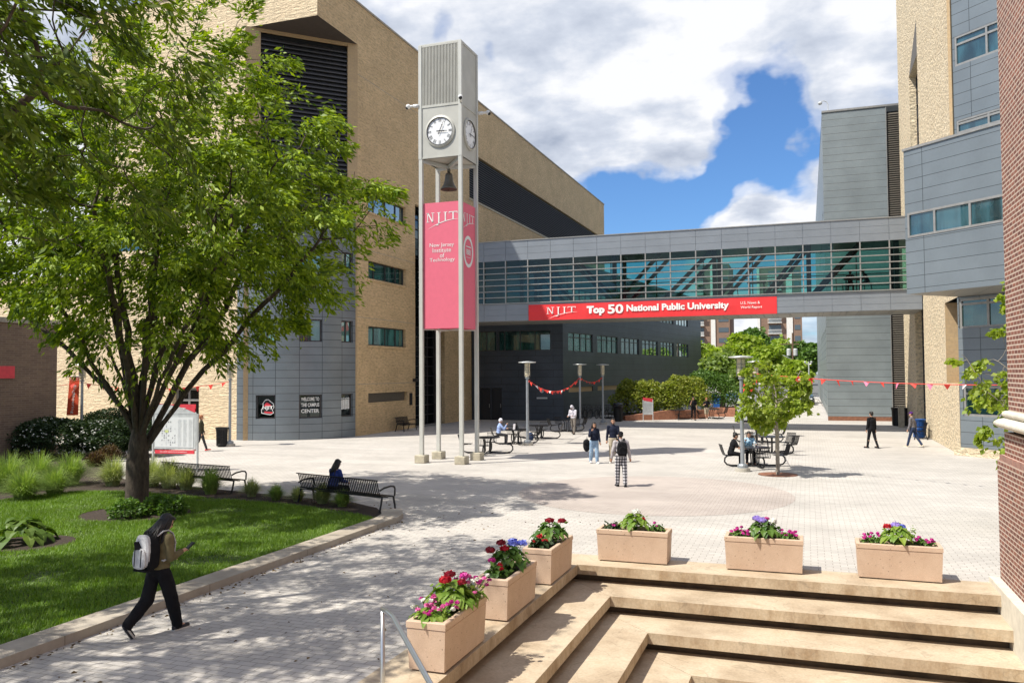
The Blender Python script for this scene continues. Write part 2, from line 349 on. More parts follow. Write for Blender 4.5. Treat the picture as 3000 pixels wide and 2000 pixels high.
m_leaf('petal_blue', (.10, .13, .60), (.22, .27, .75), .15, tint=(1, 1, 1))
m_leaf('petal_purple', (.28, .20, .62), (.45, .33, .75), .15, tint=(1, 1, 1))
m_leaf('petal_pink', (.65, .05, .28), (.80, .25, .50), .15, tint=(1, 1, 1))
m_leaf('petal_magenta', (.50, .02, .26), (.70, .06, .38), .15, tint=(1, 1, 1))
m_leaf('petal_white', (.70, .70, .62), (.82, .82, .76), .15, tint=(1, 1, 1))
def m_lawnbase():
    m, nt, b, o = newmat('lawn_soil'); ob = coord(nt, 'Object')
    c = rampn(nt, noisef(nt, ob, .9, 7, .65), [(.25, (.07, .05, .03)), (.36, (.05, .075, .018)), (.7, (.075, .125, .02))]); nt.links.new(c, b.inputs['Base Color']); b.inputs['Roughness'].default_value = .95
    bump(nt, b, noisef(nt, ob, 50, 4), .6, .02)
m_lawnbase()
def m_ground():
    m, nt, b, o = newmat('asphalt'); ob = coord(nt, 'Object')
    c = rampn(nt, noisef(nt, ob, .4, 6), [(.3, (.10, .10, .10)), (.7, (.15, .148, .14))]); nt.links.new(c, b.inputs['Base Color']); b.inputs['Roughness'].default_value = .9
m_ground()
def m_glass(name, tint, refl=.25, rough=.02, alpha=.0, blind=None):
    """window glass: Fresnel reflection over either see-through tint (alpha>0) or a dark room behind"""
    m, nt, b, o = newmat(name); nt.nodes.remove(b)
    gl = nd(nt, 'ShaderNodeBsdfGlossy', i_Roughness=rough); gl.inputs[0].default_value = (*mul((.85, 1, 1), 1), 1)
    if alpha: base = nd(nt, 'ShaderNodeBsdfTransparent'); base.inputs[0].default_value = (*tint, 1)
    else:
        base = nd(nt, 'ShaderNodeBsdfDiffuse')
        uv = coord(nt, 'UV', (1.1, .25, 1)); c = rampn(nt, noisef(nt, uv, 1.4, 3), [(.4, mul(tint, .45)), (.62, mul(tint, 1.6))]); nt.links.new(c, base.inputs[0])
    lw = nd(nt, 'ShaderNodeLayerWeight', i_Blend=.35)
    f = mth(nt, 'ADD', mth(nt, 'MULTIPLY', lw.outputs['Fresnel'], .9), refl, clamp=True)
    mx = nd(nt, 'ShaderNodeMixShader'); nt.links.new(f, mx.inputs[0]); nt.links.new(base.outputs[0], mx.inputs[1]); nt.links.new(gl.outputs[0], mx.inputs[2]); nt.links.new(mx.outputs[0], o.inputs[0])
    m.blend_method = 'BLEND' if hasattr(m, 'blend_method') else None
    return m
m_glass('glass_dark', (.02, .06, .055), .10)
m_glass('glass_teal', (.05, .16, .15), .16)
m_glass('glass_sky', (.05, .10, .13), .30)
m_glass('glass_bridge', (.38, .66, .61), .0, alpha=1)
m_glass('glass_mid', (.02, .06, .075), .10)
m_glass('glass_black', (.006, .008, .009), .03)
def MT(n): return MATS[n]

# ------------------------------------------------------------------ mesh helpers
class MB:
    def __init__(s): s.v = []; s.f = []; s.u = {}
    def face(s, pts, uv=None):
        n = len(s.v); s.v.extend([tuple(p) for p in pts]); s.f.append(tuple(range(n, n+len(pts))))
        if uv: s.u[len(s.f)-1] = uv
    def box(s, x0, x1, y0, y1, z0, z1, M=None):
        c = [Vector((x, y, z)) for z in (z0, z1) for y in (y0, y1) for x in (x0, x1)]
        if M is not None: c = [M @ p for p in c]
        n = len(s.v); s.v.extend([tuple(p) for p in c])
        for q in ((0, 2, 3, 1), (4, 5, 7, 6), (0, 1, 5, 4), (1, 3, 7, 5), (3, 2, 6, 7), (2, 0, 4, 6)): s.f.append(tuple(n+i for i in q))
        return s
    def pbox(s, pl, a0, a1, z0, z1, o0, o1):      # box in a wall plane's own axes
        c = [pl.p(a, z, o) for z in (z0, z1) for o in (o1, o0) for a in (a0, a1)]
        n = len(s.v); s.v.extend([tuple(p) for p in c])
        for q in ((0, 2, 3, 1), (4, 5, 7, 6), (0, 1, 5, 4), (1, 3, 7, 5), (3, 2, 6, 7), (2, 0, 4, 6)): s.f.append(tuple(n+i for i in q))
        return s
    def bar(s, a, b, w, h=None, upv=(0, 0, 1)):
        a, b = Vector(a), Vector(b); h = w if h is None else h
        d = (b-a).normalized(); x = d.cross(Vector(upv))
        if x.length < 1e-4: x = d.cross(Vector((1, 0, 0)))
        x.normalize(); y = x.cross(d)
        pts = [p + x*i*w/2 + y*j*h/2 for p in (a, b) for i, j in ((-1, -1), (1, -1), (1, 1), (-1, 1))]
        n = len(s.v); s.v.extend([tuple(p) for p in pts])
        for q in ((3, 2, 1, 0), (4, 5, 6, 7), (0, 1, 5, 4), (1, 2, 6, 5), (2, 3, 7, 6), (3, 0, 4, 7)): s.f.append(tuple(n+i for i in q))
        return s
    def prism(s, poly, z0, z1):
        poly = [Vector((p[0], p[1], 0)) for p in poly]
        ar = sum(poly[i].x*poly[(i+1) % len(poly)].y - poly[(i+1) % len(poly)].x*poly[i].y for i in range(len(poly)))
        if ar < 0: poly = poly[::-1]
        s.face([(p.x, p.y, z1) for p in poly]); s.face([(p.x, p.y, z0) for p in poly[::-1]])
        for i in range(len(poly)):
            a, b = poly[i], poly[(i+1) % len(poly)]
            s.face([(a.x, a.y, z0), (b.x, b.y, z0), (b.x, b.y, z1), (a.x, a.y, z1)])
        return s
    def tube(s, path, r, n=8, cap=True, closed=False):
        path = [Vector(p) for p in path]; m = len(path)
        rs = r if isinstance(r, (list, tuple)) else [r]*m
        base = len(s.v); x = None
        for i, p in enumerate(path):
            a = path[i-1] if (i > 0 or closed) else path[i]; b = path[(i+1) % m] if (i < m-1 or closed) else path[i]
            d = (b-a).normalized() if (b-a).length > 1e-9 else Vector((0, 0, 1))
            if x is None:
                x = d.cross(Vector((0, 0, 1)));
                if x.length < 1e-3: x = d.cross(Vector((1, 0, 0)))
            x = x - d*x.dot(d)
            if x.length < 1e-5: x = d.orthogonal()
            x.normalize(); y = d.cross(x)
            for k in range(n):
                t = 2*pi*k/n; s.v.append(tuple(p + (x*cos(t)+y*sin(t))*rs[i]))
        for i in range(m if closed else m-1):
            j = (i+1) % m
            for k in range(n): s.f.append((base+i*n+k, base+i*n+(k+1) % n, base+j*n+(k+1) % n, base+j*n+k))
        if cap and not closed:
            s.f.append(tuple(base+k for k in range(n))[::-1]); s.f.append(tuple(base+(m-1)*n+k for k in range(n)))
        return s
    def lathe(s, prof, n=24, c=(0, 0, 0)):
        base = len(s.v)
        for r, z in prof:
            for k in range(n):
                t = 2*pi*k/n; s.v.append((c[0]+r*cos(t), c[1]+r*sin(t), c[2]+z))
        for i in range(len(prof)-1):
            for k in range(n): s.f.append((base+i*n+k, base+i*n+(k+1) % n, base+(i+1)*n+(k+1) % n, base+(i+1)*n+k))
        s.f.append(tuple(base+k for k in range(n))[::-1]); s.f.append(tuple(base+(len(prof)-1)*n+k for k in range(n)))
        return s
    def ball(s, c, r, n=10, m=7, M=None):
        r = (r, r, r) if isinstance(r, (int, float)) else r
        base = len(s.v); c = Vector(c)
        for i in range(m+1):
            ph = pi*i/m
            for k in range(n):
                t = 2*pi*k/n; q = Vector((r[0]*sin(ph)*cos(t), r[1]*sin(ph)*sin(t), r[2]*cos(ph)))
                if M is not None: q = M @ q
                s.v.append(tuple(c+q))
        for i in range(m):
            for k in range(n): s.f.append((base+i*n+k, base+(i+1)*n+k, base+(i+1)*n+(k+1) % n, base+i*n+(k+1) % n))
        return s
    def capsule(s, a, b, r0, r1, n=10):
        a, b = Vector(a), Vector(b); d = b-a; L_ = d.length
        if L_ < 1e-6: return s.ball(a, r0)
        s.tube([a, b], [r0, r1], n); s.ball(a, r0*1.0, n, 6); s.ball(b, r1*1.0, n, 6); return s
    def panel(s, pl, a0, a1, z0, z1, holes=(), depth=.25, off=0.0, reveal=True):
        """outer skin of a wall with real openings and their reveals"""
        A = sorted({a0, a1, *[h[0] for h in holes], *[h[1] for h in holes]}); Z = sorted({z0, z1, *[h[2] for h in holes], *[h[3] for h in holes]})
        A = [a for a in A if a0 <= a <= a1]; Z = [z for z in Z if z0 <= z <= z1]
        for i in range(len(A)-1):
            for j in range(len(Z)-1):
                ca, cz = (A[i]+A[i+1])/2, (Z[j]+Z[j+1])/2
                if any(h[0] < ca < h[1] and h[2] < cz < h[3] for h in holes): continue
                s.face([pl.p(A[i], Z[j], off), pl.p(A[i+1], Z[j], off), pl.p(A[i+1], Z[j+1], off), pl.p(A[i], Z[j+1], off)])
        if reveal:
            for h in holes:
                b0, b1, c0, c1 = max(h[0], a0), min(h[1], a1), max(h[2], z0), min(h[3], z1)
                o, d = off, off-depth
                s.face([pl.p(b0, c0, o), pl.p(b0, c1, o), pl.p(b0, c1, d), pl.p(b0, c0, d)])
                s.face([pl.p(b1, c0, o), pl.p(b1, c0, d), pl.p(b1, c1, d), pl.p(b1, c1, o)])
                s.face([pl.p(b0, c0, o), pl.p(b0, c0, d), pl.p(b1, c0, d), pl.p(b1, c0, o)])
                s.face([pl.p(b0, c1, o), pl.p(b1, c1, o), pl.p(b1, c1, d), pl.p(b0, c1, d)])
        return s
    def build(s, name, mat, parent=None, smooth=False, mats=None):
        me = bpy.data.meshes.new(name); me.from_pydata(s.v, [], s.f); me.validate()
        o = finish(name, me, mat, parent, smooth)
        nl = len(me.loops)
        if nl:
            co = np.empty(len(me.vertices)*3); me.vertices.foreach_get('co', co); co = co.reshape(-1, 3)
            vi = np.empty(nl, int); me.loops.foreach_get('vertex_index', vi)
            nf = len(me.polygons); ls = np.empty(nf, int); lt = np.empty(nf, int); nr = np.empty(nf*3)
            me.polygons.foreach_get('loop_start', ls); me.polygons.foreach_get('loop_total', lt); me.polygons.foreach_get('normal', nr); nr = nr.reshape(-1, 3)
            fl = np.repeat(np.arange(nf), lt); N = nr[fl]; P = co[vi]
            hor = np.abs(N[:, 2]) > .9
            tx, ty = -N[:, 1], N[:, 0]; ln = np.sqrt(tx*tx+ty*ty)+1e-9; tx /= ln; ty /= ln
            U = np.where(hor, P[:, 0], P[:, 0]*tx+P[:, 1]*ty); V_ = np.where(hor, P[:, 1], P[:, 2])
            uv = np.stack([U, V_], 1)
            if s.u and nf == len(s.f):
                for fi, q in s.u.items():
                    for k in range(lt[fi]): uv[ls[fi]+k] = q[k]
            ul = me.uv_layers.new(name='UVMap'); ul.data.foreach_set('uv', uv.ravel())
        return o
def finish(name, me, mat, parent, smooth=False):
    me.name = name
    if isinstance(mat, str): mat = MT(mat)
    if mat: me.materials.append(mat)
    if smooth: me.polygons.foreach_set('use_smooth', [True]*len(me.polygons))
    o = bpy.data.objects.new(name, me); C.objects.link(o)
    if parent is not None:
        o.parent = parent; o.matrix_parent_inverse = parent.matrix_world.inverted() if False else Matrix.Identity(4)
    return o
def tag(o, label, cat, group=None):
    o['label'] = label; o['category'] = cat
    if group: o['group'] = group
    return o
def thing(name, label, cat, loc=(0, 0, 0), rz=0, group=None):
    o = bpy.data.objects.new(name, None); C.objects.link(o); o.location = loc; o.rotation_euler = (0, 0, rz); o.empty_display_size = .2
    return tag(o, label, cat, group)
def struct(o, kind='structure'): o['kind'] = kind; return o
def dup(o, parent=None):
    c = o.copy(); C.objects.link(c)
    if parent is not None: c.parent = parent
    for ch in list(o.children): dup(ch, c)
    return c
def place(src, used, loc, rz, label, group=None):
    o = src if not used else dup(src)
    o.location = loc; o.rotation_euler = (0, 0, rz); o['label'] = label
    if group: o['group'] = group
    return o
def mesh_np(name, V, Fq, mat, parent=None, smooth=False, nside=4):
    me = bpy.data.meshes.new(name); nV, nF = len(V), len(Fq)
    me.vertices.add(nV); me.vertices.foreach_set('co', np.asarray(V, dtype=np.float32).ravel())
    me.loops.add(nF*nside); me.loops.foreach_set('vertex_index', np.asarray(Fq, dtype=np.int32).ravel())
    me.polygons.add(nF); me.polygons.foreach_set('loop_start', np.arange(0, nF*nside, nside, dtype=np.int32))
    me.update(calc_edges=True); me.validate()
    return finish(name, me, mat, parent, smooth)
def leaves(name, P, size, mat, parent=None, rng=None, aspect=.33, droop=.5, dirs=None, jitter=.35):
    """one diamond leaf per point"""
    n = len(P); rng = rng or np.random.default_rng(1)
    d = rng.normal(size=(n, 3)); d[:, 2] = d[:, 2]*.5 - droop
    if dirs is not None: d = d*jitter*2 + dirs; d[:, 2] -= droop*.6
    d /= np.linalg.norm(d, axis=1)[:, None]
    r = rng.normal(size=(n, 3)); w = np.cross(d, r); w /= np.linalg.norm(w, axis=1)[:, None]+1e-9
    nn = np.cross(w, d)
    s = size*(.6+.8*rng.random(n))[:, None]
    a = P; b = P+d*s*.45+w*s*aspect*.5+nn*s*.05; c = P+d*s; e = P+d*s*.45-w*s*aspect*.5+nn*s*.05
    V = np.stack([a, b, c, e], 1).reshape(-1, 3); Fq = np.arange(4*n).reshape(-1, 4)
    return mesh_np(name, V, Fq, mat, parent)
def text_mesh(body, bold=0.0):
    cu = bpy.data.curves.new('t', 'FONT'); cu.body = body; cu.align_x = 'LEFT'; cu.offset = bold; cu.resolution_u = 3
    ob = bpy.data.objects.new('t', cu); C.objects.link(ob); dg = bpy.context.evaluated_depsgraph_get(); dg.update()
    me = bpy.data.meshes.new_from_object(ob.evaluated_get(dg)); bpy.data.objects.remove(ob)
    return me
def text_on(pl, body, a0, a1, z0, z1, off, mat, parent, name='lettering', bold=0.0):
    me = text_mesh(body, bold); co = np.empty(len(me.vertices)*3); me.vertices.foreach_get('co', co); co = co.reshape(-1, 3)
    mn, mx = co.min(0), co.max(0); w = np.maximum(mx-mn, 1e-6)
    out = []
    for c in co:
        fa = (c[0]-mn[0])/w[0]; fz = (c[1]-mn[1])/w[1]; out.extend(pl.p(a0+(a1-a0)*fa, z0+(z1-z0)*fz, off))
    me.vertices.foreach_set('co', np.array(out, dtype=np.float32)); me.update(); me.materials.clear()
    return finish(name, me, mat, parent)
def poly_on(mb, pl, pts, off): mb.face([pl.p(a, z, off) for a, z in pts])
def njit_logo(pl, a0, a1, z0, z1, off, mat, parent, name='lettering'):
    """spaced roman capitals N J I T over a rising swoosh"""
    mb = MB(); w = a1-a0; h = z1-z0; lh = h*.56; zb = z0+h*.44
    def R(x0, x1, y0, y1): poly_on(mb, pl, [(a0+x0*w, zb+y0*lh), (a0+x1*w, zb+y0*lh), (a0+x1*w, zb+y1*lh), (a0+x0*w, zb+y1*lh)], off)
    def Q(p): poly_on(mb, pl, [(a0+x*w, zb+y*lh) for x, y in p], off)
    e = .0012; t = .022; T_ = .038
    # N
    R(.03, .03+t, .06, 1); R(.19, .19+t, 0, .94); Q([(.03, 1), (.07, 1), (.212, .0), (.175, .0)]); R(.0, .08, .96, 1.02); R(.15, .25, .96, 1.02); R(.0, .09, .0, .05)
    # J
    R(.365, .365+T_, -.2, .96); R(.33, .44, .96, 1.02); Q([(.365, -.2), (.403, -.2), (.36, -.36), (.30, -.40), (.30, -.33), (.34, -.3)])
    # I
    R(.565, .565+T_, .08, .96); R(.53, .64, .96, 1.02)
    # T
    R(.80, .80+T_, .2, .96); R(.69, .95, .94, 1.02); R(.69, .705, .8, .94); R(.935, .95, .8, .94)
    # swoosh
    n = 14
    for i in range(n):
        t0, t1 = i/n, (i+1)/n
        f = lambda t: (.04+.96*t, -.78+ 1.0*(1-(1-t)**2.1) - .02*t)
        g = lambda t: .035*sin(pi*min(1, t*1.02))+.006
        x0, y0 = f(t0); x1, y1 = f(t1); y0 *= 1; y1 *= 1
        Q([(x0, y0-g(t0)), (x1, y1-g(t1)), (x1, y1+g(t1)), (x0, y0+g(t0))])
    return mb.build(name, mat, parent)
def anchor(o, loc):
    loc = Vector(loc); o.location = loc
    for ch in o.children: ch.matrix_parent_inverse = Matrix.Translation(-loc)
    return o

# ------------------------------------------------------------------ ground
EX, EY = -4.18, 15.43            # inner corner of the sunken steps
mb = MB(); mb.prism([(-400, 60), (400, 60), (400, 900), (-400, 900)], -.6, -.012)
mb.prism([(-400, -60), (-60, -60), (-60, 60), (-400, 60)], -.6, -.012); mb.prism([(30, -60), (400, -60), (400, 60), (30, 60)], -.6, -.012)
struct(mb.build('ground', 'asphalt'))
mb = MB(); z = 0
for r in ((-60, EX-.9, -20, EY+.9), (-60, 30, EY+.9, 130)):
    mb.face([(r[0], r[2], z), (r[1], r[2], z), (r[1], r[3], z), (r[0], r[3], z)])
mb.face([(3.4, -20, z), (30, -20, z), (30, EY+.9, z), (3.4, EY+.9, z)])
struct(mb.build('plaza_paving', 'pavers'))
mb = MB(); mb.face([(-4.45+4.07*cos(2*pi*i/72), 25.2+4.07*sin(2*pi*i/72), .004) for i in range(72)])
struct(mb.build('paving_circle', 'pavers_pink'))
mb = MB(); mb.face([(-8, 128, .02), (1.2, 128, .02), (1.2, 420, .02), (-8, 420, .02)]); struct(mb.build('road', 'asphalt'))

# sunken steps
st = thing('stone_steps', 'broad tan stone steps wrapping a sunken corner below the flower planters', 'steps')
RX = 3.10
for k in range(8):
    x, y, z = EX+.81*k, EY-.81*k, -.325*k
    bk = .9 if k == 0 else 1.0
    xb, yb = x-bk, y+bk
    if y-1 < 5: pass
    t = .175; gp = .006
    mb = MB(); mb.prism([(xb, -6), (x, -6), (x, y-gp), (xb, yb-gp)], z-t, z+.003); o = mb.build('step_slab', 'step_stone', st)
    mb = MB(); mb.prism([(xb, yb+gp), (x, y+gp), (RX+.3, y), (RX+.3, yb)], z-t, z+.003); o2 = mb.build('step_slab', 'step_stone', st)
    for q in (o, o2):
        bv = q.modifiers.new('b', 'BEVEL'); bv.width = .012; bv.segments = 2; bv.limit_method = 'ANGLE'
    mb = MB(); mb.prism([(xb, -6), (x-.30, -6), (x-.30, y+.30), (RX+.3, y+.30), (RX+.3, yb), (xb, yb)], z-.5, z-t-.003); mb.build('riser', 'riser_shade_stone', st)
anchor(st, (-.5, 13, -1))
mb = MB(); mb.prism([(-8, -30), (3.4, -30), (3.4, 16), (-8, 16)], -3.4, -2.7); struct(mb.build('lower_ground', 'step_stone'))

# lawn, mulch bed, kerb
KX = -9.55
kb = [(KX, -12), (KX, 18.45), (KX-.12, 18.95), (KX-.5, 19.62), (KX-1.0, 19.42), (KX-.62, 18.75), (KX-.5, 18.2), (KX-.5, -12)]
mb = MB(); mb.prism(kb, -.05, .13); o = mb.build('lawn_kerb', 'kerb_stone'); bv = o.modifiers.new('b', 'BEVEL'); bv.width = .03; bv.segments = 3; bv.limit_method = 'ANGLE'
struct(o)
lawn_edge = [(KX-.5, 18.25), (-11.2, 19.0), (-12.5, 19.35), (-14.4, 19.6), (-16.2, 19.9), (-18.2, 20.1), (-20.0, 20.2), (-21.2, 19.8), (-21.9, 18.6), (-22.0, 17.2), (-21.5, 16.0), (-21.5, 13), (-23, 9), (-30, 4), (-30, -8), (KX-.5, -8)]
mb = MB(); mb.face([(x, y, .07) for x, y in lawn_edge][::-1]); struct(mb.build('lawn_ground', 'lawn_soil'))
bed = [(KX-.5, 18.3), (KX-.62, 18.8), (-10.6, 19.5), (-11.0, 20.0), (-12.2, 20.7), (-14.5, 21.1), (-17, 21.6), (-19.5, 22.1), (-21.6, 22.4), (-24.5, 24.0), (-28, 27.6), (-30, 30.6), (-33, 33.6), (-41, 33.6), (-41, -8), (KX-.5, -8)]
mb = MB(); mb.prism(bed, -.03, .045); struct(mb.build('mulch_bed', 'mulch'))
TR = Vector((-17.13, 17.87, 0))
mb = MB(); mb.face([(TR.x+.7+1.45*cos(2*pi*i/40)*(1+.08*sin(3*i)), TR.y-.75+1.22*sin(2*pi*i/40)*(1+.08*cos(2*i)), .078) for i in range(40)]); struct(mb.build('mulch_ring', 'mulch'))
hq = G(75, 1600)
mb = MB(); mb.face([(hq.x+.1+.95*cos(2*pi*i/30), hq.y+.88*sin(2*pi*i/30), .079) for i in range(30)]); struct(mb.build('mulch_patch', 'mulch'))

# ------------------------------------------------------------------ windows
def window(pl, a0, a1, z0, z1, parent, inset=.18, mull=(), trans=(), glass='glass_dark', frame='frame_dark', fw=.055, sill=None, name='window'):
    f = MB(); i0 = -inset
    f.pbox(pl, a0, a1, z0, z0+fw, i0-.03, i0+.05); f.pbox(pl, a0, a1, z1-fw, z1, i0-.03, i0+.05)
    f.pbox(pl, a0, a0+fw, z0+fw, z1-fw, i0-.03, i0+.048); f.pbox(pl, a1-fw, a1, z0+fw, z1-fw, i0-.03, i0+.048)
    for m in mull: f.pbox(pl, m-fw/2, m+fw/2, z0+fw, z1-fw, i0-.03, i0+.045)
    for t in trans: f.pbox(pl, a0+fw, a1-fw, t-fw/2, t+fw/2, i0-.025, i0+.042)
    fo = f.build(name, frame, parent)
    g = MB(); g.face([pl.p(a0+.01, z0+.01, i0-.01), pl.p(a1-.01, z0+.01, i0-.01), pl.p(a1-.01, z1-.01, i0-.01), pl.p(a0+.01, z1-.01, i0-.01)])
    g.build('pane', glass, fo)
    if sill:
        s = MB(); s.pbox(pl, a0-.12, a1+.12, z0-.13, z0-.002, -inset, .05); s.build('sill', sill, fo)
    return fo
def louver(pl, a0, a1, z0, z1, pitch, parent, mat='louver_metal', inset=.12, dep=.12, name='louver'):
    m = MB(); n = int((z1-z0)/pitch)
    for i in range(n):
        z = z0+i*pitch
        q = [(z, -inset+.0), (z+pitch*.22, -inset), (z+pitch*.92, -inset-dep), (z+pitch*.7, -inset-dep)]
        for j in range(4):
            (za, oa), (zb, ob) = q[j], q[(j+1) % 4]
            m.face([pl.p(a0, za, oa), pl.p(a1, za, oa), pl.p(a1, zb, ob), pl.p(a0, zb, ob)])
    o = m.build(name, mat, parent)
    b = MB(); b.face([pl.p(a0, z0, -inset-dep-.02), pl.p(a1, z0, -inset-dep-.02), pl.p(a1, z1, -inset-dep-.02), pl.p(a0, z1, -inset-dep-.02)]); b.build('backing', 'void', o)
    return o

# ------------------------------------------------------------------ campus centre (tan block building on the left)
CB = thing('campus_building', 'tall tan stone building with dark louvres and a rounded grey metal corner bay', 'building')
ZR = 25.77; ZS = CH.px(918, 60)[1]*0 + LW.px(1048, 131)[1]
yc = 43.05; yend = LW.px(1769.5, 620)[0]
s0 = LW.px(1216, 700)[0]; s1 = LW.px(1303, 1100)[0]           # entrance slot
lb0 = LW.px(1417, 470); lb1 = LW.px(1417, 600); lbz1, lbz0 = lb0[1], lb1[1]
lbs, lbe = LW.px(1405, 500)[0]-2.2, yend-2.6
wz = [(LW.px(1079, 619)[1], LW.px(1079, 564)[1]), (LW.px(1079, 815)[1], LW.px(1079, 762)[1]), (LW.px(1079, 1011)[1], LW.px(1079, 954)[1])]
wa0, wa1 = LW.px(1079, 800)[0], LW.px(1189, 800)[0]
vz0, vz1 = LW.px(1079, 1180)[1], LW.px(1079, 1152)[1]
slot_top = LW.px(1224, 602)[1]
holes = [(wa0, wa1, a, b) for a, b in wz] + [(wa0, wa1+.2, vz0, vz1), (s0, s1, 0, slot_top), (lbs, lbe, lbz0, lbz1)]
mb = MB(); mb.panel(LW, yc, yend, -.3, ZS, holes, .28); mb.panel(LW, YF, yend, ZS, ZR, [h for h in holes if h[3] > ZS], .28)
mb.build('side_wall', 'tan_block', CB)
# long, slightly proud courses joints
mb = MB()
for zj in (LW.px(1088.6, 736)[1], LW.px(1042, 927)[1], LW.px(1042, 1125)[1], LW.px(1075, 235)[1]):
    mb.pbox(LW, yc+.02, s0-.02 if zj < 15 else s0+10, zj-.015, zj+.015, .0, .004)
mb.build('course_joint', 'coping', CB)
# slab edge (flush) under the overhang and soffit
XE = FW.px(268, 300)[0]
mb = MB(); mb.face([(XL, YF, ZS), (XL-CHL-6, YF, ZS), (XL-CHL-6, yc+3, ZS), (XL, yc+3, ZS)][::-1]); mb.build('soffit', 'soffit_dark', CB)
xch = XL-CHL-.25
mb = MB(); mb.panel(FW, XE, XL, ZS, ZR); mb.panel(FW, XE, xch, -.3, ZS, [], .3)
front_w = mb
# doorway in the front wall
dpx0, dpx1 = FW.px(505, 1150)[0], FW.px(583, 1150)[0]; dz = FW.px(540, 1136)[1]
front_w.f = []; front_w.v = []
front_w.panel(FW, XE, XL, ZS, ZR); front_w.panel(FW, XE, xch, -.3, ZS, [(dpx0, dpx1, -.1, dz), (FW.px(330, 700)[0], FW.px(420, 700)[0], 11, 13)], .4)
front_w.build('front_wall', 'rock_limestone', CB)
dm = window(FW, dpx0+.02, dpx1-.02, .02, dz, CB, .35, mull=[(dpx0+dpx1)/2], trans=[dz-.7], glass='glass_black', frame='frame_grey', fw=.13, name='entrance_door')
window(FW, FW.px(330, 700)[0], FW.px(420, 700)[0], 11, 13, CB, .2, mull=[FW.px(375, 700)[0]], glass='glass_mid')
# lower wing to the left of the tall block
zl = FW.px(100, 822)[1]
mb = MB(); mb.panel(FW, XE-26, XE, -.3, zl); mb.face([(XE-26, YF, zl), (XE, YF, zl), (XE, YF+14, zl), (XE-26, YF+14, zl)]); mb.pbox(FW, XE-26, XE-.02, zl-.25, zl+.15, -.3, .06)
mb.build('low_wing', 'rock_limestone', CB)
# body behind (blocks the light like the real mass does)
mb = MB(); mb.face([(XE, YF, ZR), (XL, YF, ZR), (XL, yend, ZR), (XE, yend, ZR)]); mb.face([(XE, YF, 0), (XE, YF, ZR), (XE, yend, ZR), (XE, yend, 0)]); mb.face([(XL, yend, 0), (XL, yend, ZR), (XE, yend, ZR), (XE, yend, 0)])
mb.build('roof', 'coping', CB)
mb = MB(); mb.pbox(LW, YF-.06, yend+.05, ZR, ZR+.12, -.5, .06); mb.pbox(FW, XE-.05, XL-.51, ZR, ZR+.12, -.5, .06)
mb.build('coping', 'coping', CB)
# chamfer behind the rounded bay: louvres high up, smooth block at its edges
cl = CHL*math.sqrt(2); ltop = ZS-.15
lz0 = 12.8
a_r = CH.px(1019, 200)[0]
mb = MB(); mb.panel(CH, -.3, cl, -.1, ZS, [(.55, a_r, lz0, ltop)], .2); mb.build('corner_wall', 'smooth_tan', CB)
louver(CH, .55, a_r, lz0, ltop, .26, CB, 'louver_metal', .1, .2)
# long louvre band, upper right
louver(LW, lbs, lbe, lbz0, lbz1, .19, CB, 'louver_metal', .1, .16, name='long_louver')
mb = MB(); mb.pbox(LW, lbs-.1, lbe+.1, lbz0-.16, lbz0-.002, -.2, .05); mb.build('ledge', 'concrete', CB)
for i, (a, b) in enumerate(wz):
    d = wa1-wa0
    window(LW, wa0, wa1, a, b, CB, .24, mull=[wa0+d*.2, wa0+d*.5, wa0+d*.78], glass=('glass_sky', 'glass_dark', 'glass_teal')[i], sill='tan_block', fw=.07)
mb = MB(); mb.face([LW.p(wa0, vz0, -.22), LW.p(wa1+.2, vz0, -.22), LW.p(wa1+.2, vz1, -.22), LW.p(wa0, vz1, -.22)]); mb.build('wall_vent', 'louver_brown', CB)
# glazed entrance slot
mb = MB(); n = 22; fw = .05
for i in range(n+1):
    z = slot_top*i/n
    mb.pbox(LW, s0+.02, s1-.02, z, z+fw, -.85, -.78)
for i in range(5):
    a = s0+.03+(s1-s0-.12)*i/4; mb.pbox(LW, a, a+fw, .06, slot_top, -.86, -.785)
eg = mb.build('entrance_glazing', 'frame_dark', CB)
mb = MB(); mb.face([LW.p(s0, 0, -.88), LW.p(s1, 0, -.88), LW.p(s1, slot_top, -.88), LW.p(s0, slot_top, -.88)]); mb.build('pane', 'glass_black', eg)
mb = MB(); mb.pbox(LW, s0-.9+.0, s0-.5, 1.55, 2.35, .003, .03); nb = mb.build('notice_board', 'black', CB)
mb = MB(); mb.pbox(LW, s0-.42, s0-.05, 3.1, 3.3, .003, .32); mb.build('wall_light', 'black', CB)
# rounded zinc bay filling the corner
A_ = Vector((XL-.02, 42.85, 0)); B_ = Vector((XL-CHL-.95, YF+.02, 0)); Mid = G(868, 1288.5)
def circ(a, b, c):
    ax, ay, bx, by, cx_, cy_ = a.x, a.y, b.x, b.y, c.x, c.y
    d = 2*(ax*(by-cy_)+bx*(cy_-ay)+cx_*(ay-by))
    ux = ((ax*ax+ay*ay)*(by-cy_)+(bx*bx+by*by)*(cy_-ay)+(cx_*cx_+cy_*cy_)*(ay-by))/d
    uy = ((ax*ax+ay*ay)*(cx_-bx)+(bx*bx+by*by)*(ax-cx_)+(cx_*cx_+cy_*cy_)*(bx-ax))/d
    return Vector((ux, uy, 0)), math.hypot(ax-ux, ay-uy)
cc, cr = circ(A_, B_, Mid)
t0 = atan2(B_.y-cc.y, B_.x-cc.x); t1 = atan2(A_.y-cc.y, A_.x-cc.x)
while t1 < t0: t1 += 2*pi
def cyp(t, z, off=0): return Vector((cc.x+(cr+off)*cos(t), cc.y+(cr+off)*sin(t), z))
